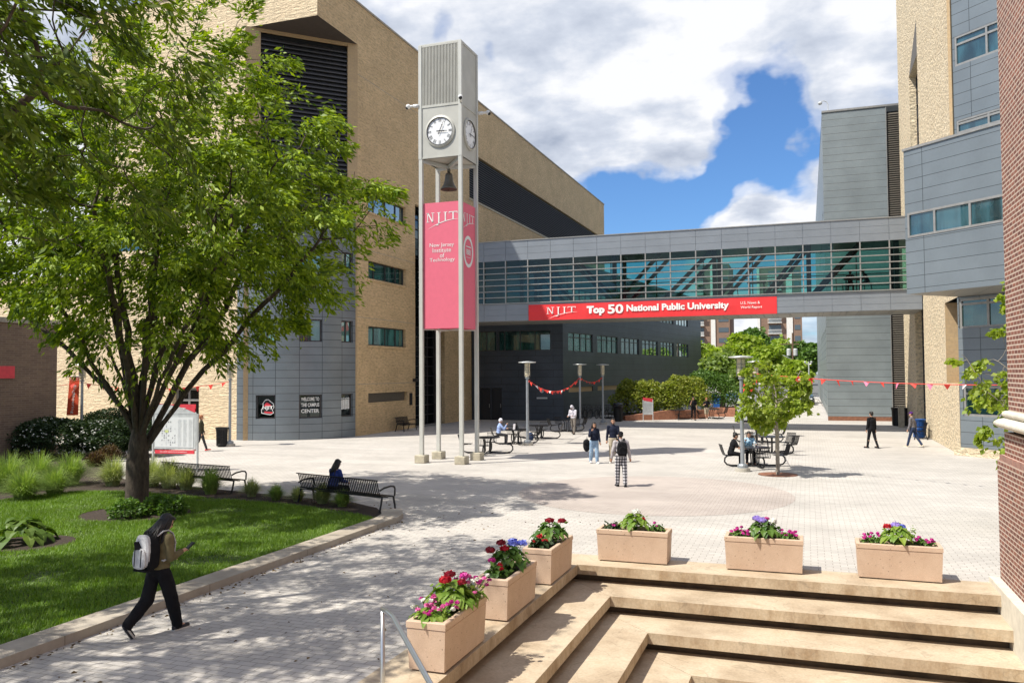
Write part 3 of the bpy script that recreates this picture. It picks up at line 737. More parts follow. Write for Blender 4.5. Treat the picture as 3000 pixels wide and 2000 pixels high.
def cyt(u, v):      # sight line -> angle and height on the bay
    r = ray(u, v); r2 = Vector((r.x, r.y)); c2 = Vector((cc.x, cc.y)); a = r2.dot(r2); b = -2*r2.dot(c2); c = c2.dot(c2)-cr*cr
    t = (-b - math.sqrt(max(0, b*b-4*a*c)))/(2*a); x, y = r.x*t, r.y*t
    th = atan2(y-cc.y, x-cc.x)
    while th < t0-.5: th += 2*pi
    return th, H_+r.z*t
zc_top = 12.75
s_ = 3.734
def cw(x0, x1, y0, y1):
    a, z1_ = cyt(700+x0/s_, 880+y0/s_); b, z0_ = cyt(700+x1/s_, 880+y1/s_); return (a, b, z0_, z1_)
cwin = [cw(183, 397, 1033, 1290), cw(660, 910, 1030, 1282), cw(1120, 1245, 1025, 1262), cw(660, 910, 203, 452), cw(1120, 1245, 232, 460), cw(183, 400, 235, 452)]
cwin[3] = (cwin[1][0], cwin[1][1], cwin[3][2], cwin[3][3]); cwin[4] = (cwin[2][0], cwin[2][1], cwin[3][2], cwin[3][3]); cwin[5] = (cwin[0][0], cwin[0][1], cwin[3][2], cwin[3][3])
cwin[0] = (cwin[0][0], cwin[0][1], cwin[1][2], cwin[1][3]); cwin[2] = (cwin[2][0], cwin[2][1], cwin[1][2], cwin[1][3])
dzw = cwin[3][2]-cwin[1][2]
for q in (0, 1, 2): cwin.append((cwin[q][0], cwin[q][1], cwin[3][2]+dzw*.93, cwin[3][3]+dzw*.93))
mb = MB(); ns = 48
Ts = sorted({t0+(t1-t0)*i/ns for i in range(ns+1)} | {t for w in cwin for t in w[:2]}); Zs = sorted({-.05, zc_top} | {z for w in cwin for z in w[2:]})
for i in range(len(Ts)-1):
    for j in range(len(Zs)-1):
        tm, zm = (Ts[i]+Ts[i+1])/2, (Zs[j]+Zs[j+1])/2
        if any(w[0] < tm < w[1] and w[2] < zm < w[3] for w in cwin): continue
        a, b = Ts[i], Ts[i+1]; uu = lambda t: (t-cwin[1][0])*cr
        mb.face([cyp(a, Zs[j]), cyp(b, Zs[j]), cyp(b, Zs[j+1]), cyp(a, Zs[j+1])], [(uu(a), Zs[j]), (uu(b), Zs[j]), (uu(b), Zs[j+1]), (uu(a), Zs[j+1])])
mb.face([cyp(t0+(t1-t0)*i/ns, zc_top) for i in range(ns+1)])
for w in cwin:
    for t in w[:2]: mb.face([cyp(t, w[2]), cyp(t, w[3]), cyp(t, w[3], -.25), cyp(t, w[2], -.25)])
    for z in w[2:]:
        for i in range(4):
            a, b = w[0]+(w[1]-w[0])*i/4, w[0]+(w[1]-w[0])*(i+1)/4; mb.face([cyp(a, z), cyp(b, z), cyp(b, z, -.25), cyp(a, z, -.25)])
pw = (cwin[1][1]-cwin[1][0])*cr
masonry('zinc_round', (.205, .235, .26), (.185, .215, .24), (.035, .04, .045), pw, .43, .014, grain=.03, rough=.4, bstr=.5, bdist=.012, stain=.2, offset=0, metal=.35)
bay = mb.build('rounded_bay', 'zinc_round', CB)
for i, w in enumerate(cwin):
    a, b = cyp(w[0], 0, -.16), cyp(w[1], 0, -.16); d = (b-a); ln = d.length; d /= ln; nn = Vector((d.y, -d.x, 0))
    pl = Plane(a, d, nn)
    wn = window(pl, .0, ln, w[2], w[3], bay, .0, mull=[ln/2] if i >= 3 else (), glass='glass_black' if i < 3 else 'glass_teal' if i % 3 else 'glass_dark', fw=.07)
    if i == 1:
        for tx, (z0_, z1_) in zip(('WELCOME TO', 'THE CAMPUS', 'CENTER'), ((.73, .885), (.48, .635), (.225, .385))):
            hgt = w[3]-w[2]; text_on(pl, tx, ln*.09, ln*.91, w[2]+hgt*z0_, w[2]+hgt*z1_, .03, 'white_paint', wn, bold=.025)
    if i == 0:
        hgt = w[3]-w[2]; m2 = MB(); cxa, cza = ln*.56, w[2]+hgt*.48
        def sh(pts, off, mm): poly_on(mm, pl, [(cxa+x*ln*.34, cza+y*hgt*.34) for x, y in pts], off)
        sh([(-.95, -.75), (-1, -.3), (-.7, .1), (-.75, .5), (-.35, .95), (.15, 1), (.6, .7), (.95, .5), (1.05, 0), (.8, -.3), (1, -.7), (.5, -.95), (0, -.9)], .02, m2); em = m2.build('emblem', 'white_paint', wn)
        m2 = MB(); sh([(-.85, -.65), (-.9, -.3), (-.6, .1), (-.65, .5), (-.3, .85), (.12, .9), (.5, .62), (.85, .42), (.95, 0), (.7, -.3), (.88, -.62), (.45, -.85), (0, -.8)], .024, m2); m2.build('emblem_fill', 'black', em)
        m2 = MB(); sh([(-.55, .12), (-.35, .45), (-.1, .62), (.2, .5), (.5, .3), (.6, .12)], .028, m2); sh([(-.5, -.5), (.8, -.58), (.75, -.78), (-.45, -.7)], .028, m2); m2.build('emblem_accent', 'sign_red', em)
        text_on(pl, 'NJIT', cxa-ln*.26, cxa+ln*.29, cza-hgt*.13, cza+hgt*.06, .033, 'white_paint', wn, bold=.03)
    if i == 2:
        m2 = MB(); rr = random.Random(3)
        for k in range(5):
            x0 = ln*(.12+.15*k); z0_ = w[2]+(w[3]-w[2])*(.3+.05*rr.random()); m2.ball(pl.p(x0+.05, z0_+.62, .03), (.045, .045, .055), 8, 6); m2.pbox(pl, x0, x0+.11, z0_, z0_+.55, .02, .03)
        m2.build('poster_figures', 'map_pale', wn)
anchor(CB, (-32, 50, 0))

# ------------------------------------------------------------------ brown brick building, far left
BB = thing('brick_building', 'low dark brown brick building at the left edge behind the white-flowered hedge', 'building')
BX = -33.0
BP = Plane((BX, 0), (0, 1), (1, 0)); by1 = BP.px(165, 1200)[0]; bz = BP.px(80, 948)[1]; by0 = by1-14
mb = MB(); mb.panel(BP, by0, by1, -.3, bz); mb.prism([(BX-12, by0), (BX-.01, by0), (BX-.01, by1), (BX-12, by1)], -.3, bz)
mb.build('wall', 'brown_brick', BB); mb = MB(); mb.pbox(BP, by0-.1, by1+.1, bz+.002, bz+.22, -12, .08); mb.build('coping', 'coping', BB)
z0_ = BP.px(20, 1110); mb = MB(); mb.pbox(BP, z0_[0]-2.0, BP.px(40, 1110)[0], BP.px(20, 1108)[1], BP.px(20, 1072)[1], .02, .06); mb.build('sign_board', 'sign_red', BB)
anchor(BB, (BX-4, by1-4, 0))

# ------------------------------------------------------------------ dark zinc building behind the bridge
DB = thing('zinc_building', 'dark zinc-clad building under the bridge with a row of square windows', 'building')
zt = 12.3; ln = 41.0; th = a7
def ds(u, v): return DS.px(u, v)
rows = []; k = 3.36
for x0, x1 in ((890, 1130), (1175, 1375), (1412, 1585), (1618, 1770), (1800, 1928), (1955, 2070)):
    rows.append((ds(1400+x0/k, 1000)[0], ds(1400+x1/k, 1000)[0]))
wzt, wzb = 6.76, 5.27
hol = [(a, b, wzb, wzt) for a, b in rows] + [(a, b, wzb+3.45, wzt+3.45) for a, b in rows] + [(rows[0][0], rows[0][1], 2.12, 2.5), (rows[1][0], rows[1][1], 2.12, 2.5)]
mb = MB(); mb.panel(DS, 0, ln, -1.2, zt, hol, .2); mb.build('side_wall', 'zinc_dark', DB)
for a, b, c, d in hol[:12]:
    window(DS, a, b, c, d, DB, .1, mull=[a+(b-a)*t for t in (.25, .5, .75)], trans=[d-.38], glass='glass_teal' if a < 20 and c < 6 and a < 9 else 'glass_sky', fw=.06, frame='frame_dark')
for a, b, c, d in hol[12:]:
    mb = MB(); mb.face([DS.p(a, c, -.1), DS.p(b, c, -.1), DS.p(b, d, -.1), DS.p(a, d, -.1)]); mb.build('spandrel_panel', 'smooth_tan', DB)
fl, fr = -24.9, -17.42
wl, wr = -22.65, -18.4
mb = MB(); mb.panel(DW, fl, fr, -.3, zt, [(wl-2, wl-.15, 5.35, 6.9), (wl, wr, 5.35, 6.9), (-23.24, -22.39, 0, 2.48), (-24.2, -23.32, 0, 2.48)], .2)
e = DS.p(ln, 0); mb.face([(fl, 60.6, zt), (fr, 60.6, zt), (e.x, e.y, zt), (fl, e.y, zt)]); mb.face([(e.x, e.y, -1), (e.x, e.y, zt), (e.x-20, e.y, zt), (e.x-20, e.y, -1)])
mb.build('front_wall', 'zinc_dark', DB)
window(DW, wl, wr, 5.35, 6.9, DB, .12, mull=[wl+(wr-wl)*t for t in (.12, .42, .7)], glass='glass_dark'); window(DW, wl-2, wl-.15, 5.35, 6.9, DB, .12, mull=[wl-1], glass='glass_dark')
for a, b in ((-23.24, -22.39), (-24.2, -23.32)):
    dr = MB(); dr.pbox(DW, a+.02, b-.02, .02, 2.46, -.14, -.08); d_ = dr.build('door', 'dark_metal', DB); hd = MB(); hd.pbox(DW, b-.14, b-.10, .95, 1.25, -.08, -.03); hd.build('handle', 'frame_grey', d_)
mb = MB(); q = DW.px(1588, 1144); mb.tube([DW.p(q[0], q[1], .02), DW.p(q[0], q[1], .05)], .17, 16); mb.pbox(DW, q[0]-.42, q[0]+.42, q[1]-.62, q[1]-.5, .01, .03); mb.build('wall_emblem', 'sign_grey', DB)
anchor(DB, (-20, 66, 0))

# ------------------------------------------------------------------ grey building right of the street
GB = thing('grey_building', 'tall pale grey metal-clad building beyond the bridge with a brown louvre strip', 'building')
gx0, gx1, gx2 = GW.px(2426, 1232)[0], GW.px(2612, 1100)[0], 9.5
gt = GW.px(2408.6, 331.5)[1]
mb = MB(); mb.panel(GW, gx0, gx1, .32, gt); mb.panel(GS, -58, 0, .32, gt, [(-a-2.4, -a, z, z+2.3) for a in (3, 7.5, 12, 16.5, 21) for z in (4.6, 9.2, 13.8)] + [(-a-2.4, -a, .9, 3.2) for a in (3, 7.5, 12)], .2)
mb.face([(gx0, 65.5, gt), (gx2, 65.5, gt), (gx2, 123, gt), (gx0, 123, gt)])
mb.build('wall', 'zinc_long', GB)
for a in (3, 7.5, 12, 16.5, 21):
    for z in (4.6, 9.2, 13.8): window(GS, -a-2.4, -a, z, z+2.3, GB, .12, mull=[-a-1.2], glass='glass_sky', frame='frame_grey')
for a in (3, 7.5, 12): window(GS, -a-2.4, -a, .9, 3.2, GB, .12, mull=[-a-1.2], glass='glass_sky', frame='frame_grey')
mb = MB(); mb.pbox(GW, gx0-.02, gx2, gt+.002, gt+.14, -.4, .06); mb.build('roof_trim', 'frame_grey', GB)
mb = MB(); mb.pbox(GW, gx0+.01, gx1, -.1, .318, -.3, -.01); mb.build('base_strip', 'rust', GB)
louver(GW, gx1+.05, gx2, -.0, gt-.35, .16, GB, 'louver_brown', .06, .1)
mb = MB(); mb.pbox(GW, gx1, gx1+.05, 0, gt, -.02, .03); mb.build('edge_trim', 'frame_grey', GB)
# roof camera on a curved arm
p = GW.p(gx0+.45, gt+.14, -.3)
mb = MB(); mb.tube([p, p+Vector((0, 0, .55)), p+Vector((-.1, 0, .75)), p+Vector((-.3, -.05, .84)), p+Vector((-.5, -.1, .8))], .03, 6); mb.ball(p+Vector((-.55, -.12, .66)), (.16, .16, .13)); mb.build('roof_camera', 'sign_grey', GB)
anchor(GB, (5, 75, 0))

# ------------------------------------------------------------------ limestone building right
LB = thing('limestone_building', 'tall cream rock-faced stone building on the right with projecting grey metal bay', 'building')
ZT = 34.0
YP = [61.05, 54.97, 51.1, 43.48, 40.0]
# D runs towards -Y on this plane: a = -y
slot = (-54.97, -51.1)
apz = 22.9
mb = MB(); mb.panel(SW, -61.05, -39.9, 12.2, ZT, [(slot[0], slot[1], 12.2, 21.4)], .5)
mb.panel(SW, -61.05, -43.48, -.3, 12.2, [(slot[0], slot[1], 0, 12.2)], .5)
mb.panel(SW, -43.48, -40.15, -.3, 3.05, [], .3)
mb.panel(SW, -43.48, -39.9, 6.78, 12.2, [], .3)
mb.build('side_wall', 'split_limestone', LB)
mb = MB(); mb.face([SW.p(slot[0], 21.4, .004), SW.p(slot[1], 21.4, .004), SW.p(slot[1], 23.4, .004)]); mb.build('slot_head', 'louver_brown', LB)
mb = MB()
for i in range(26): mb.pbox(SW, slot[0]+.03, slot[1]-.03, .85*i, .85*i+.06, -.45, -.36)
for i in range(4):
    a = slot[0]+.05+(slot[1]-slot[0]-.2)*i/3; mb.pbox(SW, a, a+.07, .07, 21.3, -.46, -.365)
o = mb.build('tall_window', 'frame_dark', LB); mb = MB(); mb.face([SW.p(slot[0], 0, -.48), SW.p(slot[1], 0, -.48), SW.p(slot[1], 21.4, -.48), SW.p(slot[0], 21.4, -.48)]); mb.build('pane', 'glass_sky', o)
# recessed strip of smooth stone left of the shopfront, above the low stone wall
N1 = Plane((0, 43.48), (1, 0), (0, -1))
mb = MB(); mb.panel(N1, XS, 7.15, 3.0, 6.8); mb.face([(XS, 43.48, 3.05), (XS, 40.15, 3.05), (9, 37.3, 3.05), (9, 43.48, 3.05)])
mb.build('smooth_pier', 'smooth_tan', LB)
# chamfered curtain wall (upper part) with bands of zinc and windows
def scz(u, v): return SC.px(u, v)
k = 1/1.65
wA = [(scz(2300+820*k, 325*k), scz(2300+820*k, 180*k)), (scz(2300+828*k, 650*k), scz(2300+828*k, 590*k))]
L2 = 11
zz = [(wA[0][0][1], wA[0][1][1]), (wA[1][0][1], wA[1][1][1]+.05)]
wst = scz(2300+820*k, 300*k)[0]
mb = MB(); mb.panel(SC, .05, L2, 12.2, ZT, [(wst, L2-.1, a, b) for a, b in zz], .15); mb.build('upper_cladding', 'zinc_bay', LB)
for a, b in zz: window(SC, wst, L2-.1, a, b, LB, .06, mull=[wst+1.45*i for i in range(1, 6)], trans=[b-(b-a)*.28], glass='glass_mid', frame='frame_grey', fw=.09)
mb = MB(); mb.pbox(SC, -.12, .03, 12.8, ZT, -.1, .06); mb.build('corner_trim', 'smooth_tan', LB)
# shopfront below the bay
S2 = Plane((XS+.01, 40.13), (q7, -q7), (-q7, -q7))
zw0 = S2.px(2860, 960)[1]
zs1, zs0 = S2.px(2860, 1130)[1], S2.px(2860, 1220)[1]
mb = MB(); mb.panel(S2, .0, 10, .35, 6.78, [(.06, 9.9, zw0, 6.7), (.15, 9.9, zs0, zs1)], .15); mb.build('shopfront', 'zinc_bay', LB)
window(S2, .06, 9.9, zw0, 6.7, LB, .1, mull=[1.35*i for i in range(1, 7)], trans=[S2.px(2860, 888)[1]], glass='glass_dark', frame='frame_grey', fw=.1)
window(S2, .15, 9.9, zs0, zs1, LB, .1, mull=[1.8*i for i in range(1, 6)], trans=[S2.px(2860, 1153)[1]], glass='glass_dark', frame='frame_grey', fw=.1)
mb = MB(); mb.pbox(S2, -.25, 10, -.1, .34, -.3, .12); mb.build('plinth', 'split_limestone', LB)
# projecting bay
bz0 = 6.78; Lb = 9.5; bd = 3.1
def bzp(u, v): return BAY.px(u, v)[1]
g1, g0 = bzp(2660, 625), bzp(2660, 698); bt = bzp(2650, 444)
gl0 = .12
mb = MB(); mb.panel(BAY, 0, Lb, bz0, bt, [(gl0, Lb, g0, g1)], .1)
s_l = BAY.p(0, 0); s_r = BAY.p(0, 0, -bd)
def bside(z0, z1): mb.face([(s_r.x, s_r.y, z0), (s_l.x, s_l.y, z0), (s_l.x, s_l.y, z1), (s_r.x, s_r.y, z1)])
bside(bz0, bt)
a, b, c, d = BAY.p(0, bt), BAY.p(Lb, bt), BAY.p(Lb, bt, -bd), BAY.p(0, bt, -bd); mb.face([a, b, c, d])
bay2 = mb.build('projecting_bay', 'zinc_bay', LB)
mb = MB(); mb.face([BAY.p(0, bz0, 0), BAY.p(0, bz0, -bd), BAY.p(Lb, bz0, -bd), BAY.p(Lb, bz0, 0)]); mb.build('bay_soffit', 'zinc_soffit', bay2)
mb = MB(); mb.pbox(BAY, -.04, Lb, bt+.003, bt+.1, -.3, .05); mb.build('bay_trim', 'frame_grey', bay2)
ml = [BAY.px(2738, 660)[0], BAY.px(2842, 640)[0], BAY.px(2842, 640)[0]*2-BAY.px(2738, 660)[0]]
window(BAY, gl0, Lb-.02, g0, g1, LB, .03, mull=ml, glass='glass_mid', frame='frame_grey', fw=.09, name='bay_window')
# rest of the mass
mb = MB(); mb.face([(XS, 61.05, -.3), (XS, 61.05, ZT), (20, 61.05, ZT), (20, 61.05, -.3)]); e = SC.p(L2, 0); mb.face([(XS, 61, ZT), (XS, 39.9, ZT), (e.x, e.y, ZT), (20, e.y, ZT), (20, 61, ZT)]); mb.face([(20, 61, 0), (20, e.y, 0), (20, e.y, ZT), (20, 61, ZT)]); mb.face([(e.x, e.y, 0), (e.x+8, e.y, 0), (e.x+8, e.y, ZT), (e.x, e.y, ZT)])
mb.build('roof', 'coping', LB)
anchor(LB, (12, 50, 0))

# ------------------------------------------------------------------ glazed bridge
GBR = thing('sky_bridge', 'enclosed glass and grey metal footbridge spanning between the two stone buildings', 'footbridge')
bx0, bx1 = XL+.02, XS-.02; bd = 4.0
zb, zg0, zg1, ztp = 7.05, BR.px(2100, 869)[1], BR.px(2100, 731)[1], BR.px(2100, 669.5)[1]
BK = Plane((0, YB+bd), (-1, 0), (0, 1))
pan = (BR.px(2201, 700)[0]-BR.px(1543, 700)[0])
# mullion spacing from the joints seen on the fascia
px_j = [1481, 1546, 1612, 1681, 1749, 1820, 1892, 1964.6, 2038, 2114, 2192, 2272, 2352, 2435, 2518, 2605]
xj = [BR.px(u, 700)[0] for u in px_j]; pitch = (xj[-1]-xj[0])/(len(xj)-1)
xj = [xj[0]+pitch*i for i in range(-4, len(xj)+1)]; xj = [x for x in xj if bx0+.1 < x < bx1-.1]
masonry('zinc_fascia', (.29, .315, .355), (.27, .295, .335), (.06, .065, .07), pitch, (ztp-zg1)/3, .014, rough=.42, bstr=.5, bdist=.012, stain=.14, offset=0, metal=.35)
def fascia(pl, z0, z1, nm, off=0.0):
    mb = MB(); n = 3
    ps = [bx0]+xj+[bx1]
    for i in range(len(ps)-1):
        for j in range(n):
            za, zb_ = z0+(z1-z0)*j/n, z0+(z1-z0)*(j+1)/n
            a, b = ps[i], ps[i+1]
            if pl is BK: a, b = -b, -a
            uo = [(.03+.001*i, za+.0), (pitch-.03, za), (pitch-.03, zb_), (.03, zb_)]
            mb.pbox(pl, a+.008, b-.008, za+.006, zb_-.006, off-.05, off)
    mb.pbox(pl, min(bx0, bx1) if pl is BR else -bx1, bx1 if pl is BR else -bx0, z0, z1, off-.12, off-.04)
    return mb.build(nm, 'zinc_plain', GBR)
simple('zinc_plain', (.235, .26, .29), .45, .3, var=.07, scale=.9, bmp=.03)
fascia(BR, zg1, ztp, 'upper_fascia'); fascia(BR, zb, zg0, 'lower_fascia'); fascia(BK, zg1, ztp, 'upper_fascia'); fascia(BK, zb, zg0, 'lower_fascia')
mb = MB(); mb.box(bx0, bx1, YB+.13, YB+bd-.13, ztp-.12, ztp-.02); mb.box(bx0, bx1, YB-.04, YB+.13, ztp+.002, ztp+.06); mb.build('roof', 'frame_grey', GBR)
mb = MB(); mb.box(bx0, bx1, YB+.12, YB+bd-.12, zb+.02, zg0-.12); mb.build('floor', 'dark_metal', GBR)
mb = MB()
for i in range(40):
    a = bx0+(bx1-bx0)*i/40; b = bx0+(bx1-bx0)*(i+1)/40; mb.box(a+.01, b-.01, YB+.02, YB+bd-.02, zb-.03, zb+.015)
mb.build('soffit', 'zinc_soffit', GBR)
mb = MB(); mb.box(bx0, bx1, YB+.13, YB+bd-.13, zg1+.02, zg1+.06); mb.build('ceiling', 'zinc_soffit', GBR)
nr = 7
for x in xj:
    mb = MB(); mb.pbox(BR, x-.035, x+.035, zg0, zg1, -.05, .05); mb.build('mullion', 'frame_grey', GBR)
for i in range(nr+1):
    z = zg0+.04+(zg1-zg0-.08)*i/nr
    if i == nr: continue
    mb = MB(); mb.pbox(BR, bx0, bx1, z-.028, z+.028, -.04, .085); mb.build('sunshade_rail', 'frame_grey', GBR)
mb = MB()
for i in range(1, 4): z = zg0+(zg1-zg0)*i/4; mb.pbox(BK, -bx1, -bx0, z-.025, z+.025, -.05, .03)
for x in xj[::2]: mb.pbox(BK, -x-.03, -x+.03, zg0, zg1, -.05, .03)
mb.build('rear_mullions', 'dark_metal', GBR)
for pl, a, b in ((BR, bx0, bx1), (BK, -bx1, -bx0)):
    mb = MB(); mb.face([pl.p(a, zg0, -.06), pl.p(b, zg0, -.06), pl.p(b, zg1, -.06), pl.p(a, zg1, -.06)]); mb.build('glazing', 'glass_bridge', GBR)
def brace(xa, xb, zza, zzb):
    for yy in (YB+.45, YB+bd-.5):
        mb = MB(); mb.bar((xa, yy, zza), (xb, yy, zzb), .22, .2, (0, 1, 0)); mb.build('brace', 'dark_metal', GBR)
cols = [-23.5, -17.6, -11.4, -5.2, .2, 4.9]
for x in cols:
    for yy in (YB+.45, YB+bd-.5):
        mb = MB(); mb.box(x-.13, x+.13, yy-.1, yy+.1, zg0-.1, zg1+.02); mb.build('column', 'dark_metal', GBR)
for x0, x1 in ((-11.2, -8.5), (-8.3, -5.4), (-5.0, -2.4), (-2.3, 0), (.4, 3)):
    brace(x0, x1, zg0, zg1)
brace(-14.4, -11.6, zg1, zg0); brace(-17.4, -14.6, zg1, zg0)
for i in range(9):
    mb = MB(); mb.lathe([(.14, 0), (.14, .03)], 12, (xj[2*i+1] if 2*i+1 < len(xj) else 3, YB+1.6, zg1-.02)); mb.build('ceiling_light', 'lamp_disc', GBR)
anchor(GBR, (-8, YB+2, zb))

# red banner hung on the bridge
BN = thing('bridge_banner', 'long red banner with white lettering hung along the lower edge of the bridge', 'banner')
ba, bb = BR.px(1549, 920)[0], BR.px(2276, 890)[0]; bz0, bz1 = zb-.02, zg0-.1
mb = MB(); n = 60; pts = []
for i in range(n+1):
    a = ba+(bb-ba)*i/n
    pts.append((a, .03+.012*sin(i*1.3)+.01*sin(i*.37+1)))
for i in range(n):
    a, o1 = pts[i]; b, o2 = pts[i+1]; zm = bz0+(bz1-bz0)*.55
    mb.face([BR.p(a, bz0, .02), BR.p(b, bz0, .02), BR.p(b, zm, o2), BR.p(a, zm, o1)]); mb.face([BR.p(a, zm, o1), BR.p(b, zm, o2), BR.p(b, bz1, .02), BR.p(a, bz1, .02)])
mb.build('cloth', 'banner_red', BN, smooth=True)
def bx(u): return BR.px(u, 905)[0]
hh = bz1-bz0; of = .065
njit_logo(BR, bx(1602), bx(1692), bz0+hh*.06, bz0+hh*.80, of, 'white_paint', BN)
text_on(BR, 'Top', bx(1719.5), bx(1772), bz0+hh*.20, bz0+hh*.80, of, 'white_paint', BN, bold=.06)
text_on(BR, '50', bx(1781), bx(1827), bz0+hh*.28, bz0+hh*.86, of, 'white_paint', BN, bold=.03)
text_on(BR, 'National Public University', bx(1836), bx(2136), bz0+hh*.27, bz0+hh*.80, of, 'white_paint', BN, bold=.04)
text_on(BR, 'U.S. News &', bx(2170), bx(2227), bz0+hh*.60, bz0+hh*.76, of, 'white_paint', BN, bold=.005)
text_on(BR, 'World Report', bx(2170), bx(2233), bz0+hh*.31, bz0+hh*.50, of, 'white_paint', BN, bold=.005)
anchor(BN, ((ba+bb)/2, YB, bz0))

# ------------------------------------------------------------------ red brick building, right edge
RB = thing('red_brick_building', 'red brick building corner with cream stone mouldings at the right edge', 'building')
RY = 16.3; RXX = 3.05
RP = Plane((RXX, 0), (0, -1), (-1, 0)); RN = Plane((0, RY), (-1, 0), (0, 1))
def rz(v): return RN.px(2932, v)[1]
zpl, zc0, zc1, zc2 = rz(1345), rz(1255), rz(1222), rz(1205)
def rbox(x0, y1, z0, z1, nm, mat):
    mb = MB(); mb.box(x0, 9, -4, y1, z0, z1); o = mb.build(nm, mat, RB); return o
rbox(RXX, RY, -2.6, zpl, 'plinth', 'red_brick'); rbox(RXX+.03, RY-.03, zpl+.002, zpl+.09, 'plinth_cap', 'red_brick_soldier')
rbox(RXX+.10, RY-.10, zpl+.09, zc0-.05, 'lower_wall', 'red_brick'); rbox(RXX+.16, RY-.16, zc2+.02, 22, 'upper_wall', 'red_brick')
mb = MB(); mb.box(RXX+.2, RXX+.34, -4, RY-.3, zc0-.049, zc0-.003); mb.build('shadow_gap', 'soffit_dark', RB)
def moulding(z0, z1, out, nm):
    n = 7; mb = MB(); h = z1-z0
    prof = [(RXX+.2, z0)]+[(RXX+.12-out*sin(pi*i/n)**.6, z0+h*i/n) for i in range(n+1)]+[(RXX+.2, z1)]
    ra = RXX
    for i in range(len(prof)-1):
        (xa, za), (xb, zb_) = prof[i], prof[i+1]; ya, yb_ = RY-(xa-RXX), RY-(xb-RXX)
        mb.face([(xa, -4, za), (xa, ya, za), (xb, yb_, zb_), (xb, -4, zb_)][::-1]); mb.face([(xa, ya, za), (9, ya, za), (9, yb_, zb_), (xb, yb_, zb_)][::-1])
    return mb.build(nm, 'moulding_stone', RB)
simple('moulding_stone', (.60, .56, .47), .8, var=.12, bmp=.1)
moulding(zc0, zc1, .16, 'stone_band'); moulding(zc1+.002, zc2+.02, .05, 'stone_band')
# pale stone base following the steps down
mb = MB(); mb.box(RXX-.16, RXX+.02, -4, RY+.1, -2.6, .10); o = mb.build('stone_base', 'moulding_stone', RB)
anchor(RB, (6, 8, 0))

# ------------------------------------------------------------------ clock tower
CT = thing('clock_tower', 'cream steel clock tower on four slender posts with bell and pink banners', 'clock tower')
tx0, tx1, ty0, ty1 = -15.0, -13.08, 30.85, 32.65
FB, FR = (tx1, ty0), (tx1, ty1)
tz0, tz1, tzd = 12.5, 17.25, 14.62
TF = Plane((0, ty0), (1, 0), (0, -1)); TRt = Plane((tx1, 0), (0, 1), (1, 0)); TL = Plane((tx0, 0), (0, -1), (-1, 0)); TB = Plane((0, ty1), (-1, 0), (0, 1))
pw_ = .15
for x in (tx0, tx1-pw_):
    for y in (ty0, ty1-pw_):
        mb = MB(); mb.box(x, x+pw_, y, y+pw_, .32, tz0); po = mb.build('post', 'tower_paint', CT)
        mb = MB(); cx_, cy_ = x+pw_/2, y+pw_/2; mb.box(cx_-.23, cx_+.23, cy_-.23, cy_+.23, 0, .32); o = mb.build('footing', 'concrete', po); bv = o.modifiers.new('b', 'BEVEL'); bv.width = .02
for x in (tx0-.01, tx1-.13):
    for y in (ty0-.01, ty1-.13):
        mb = MB(); mb.box(x, x+.14, y, y+.14, tz0, tz1); mb.build('corner_post', 'tower_paint', CT)
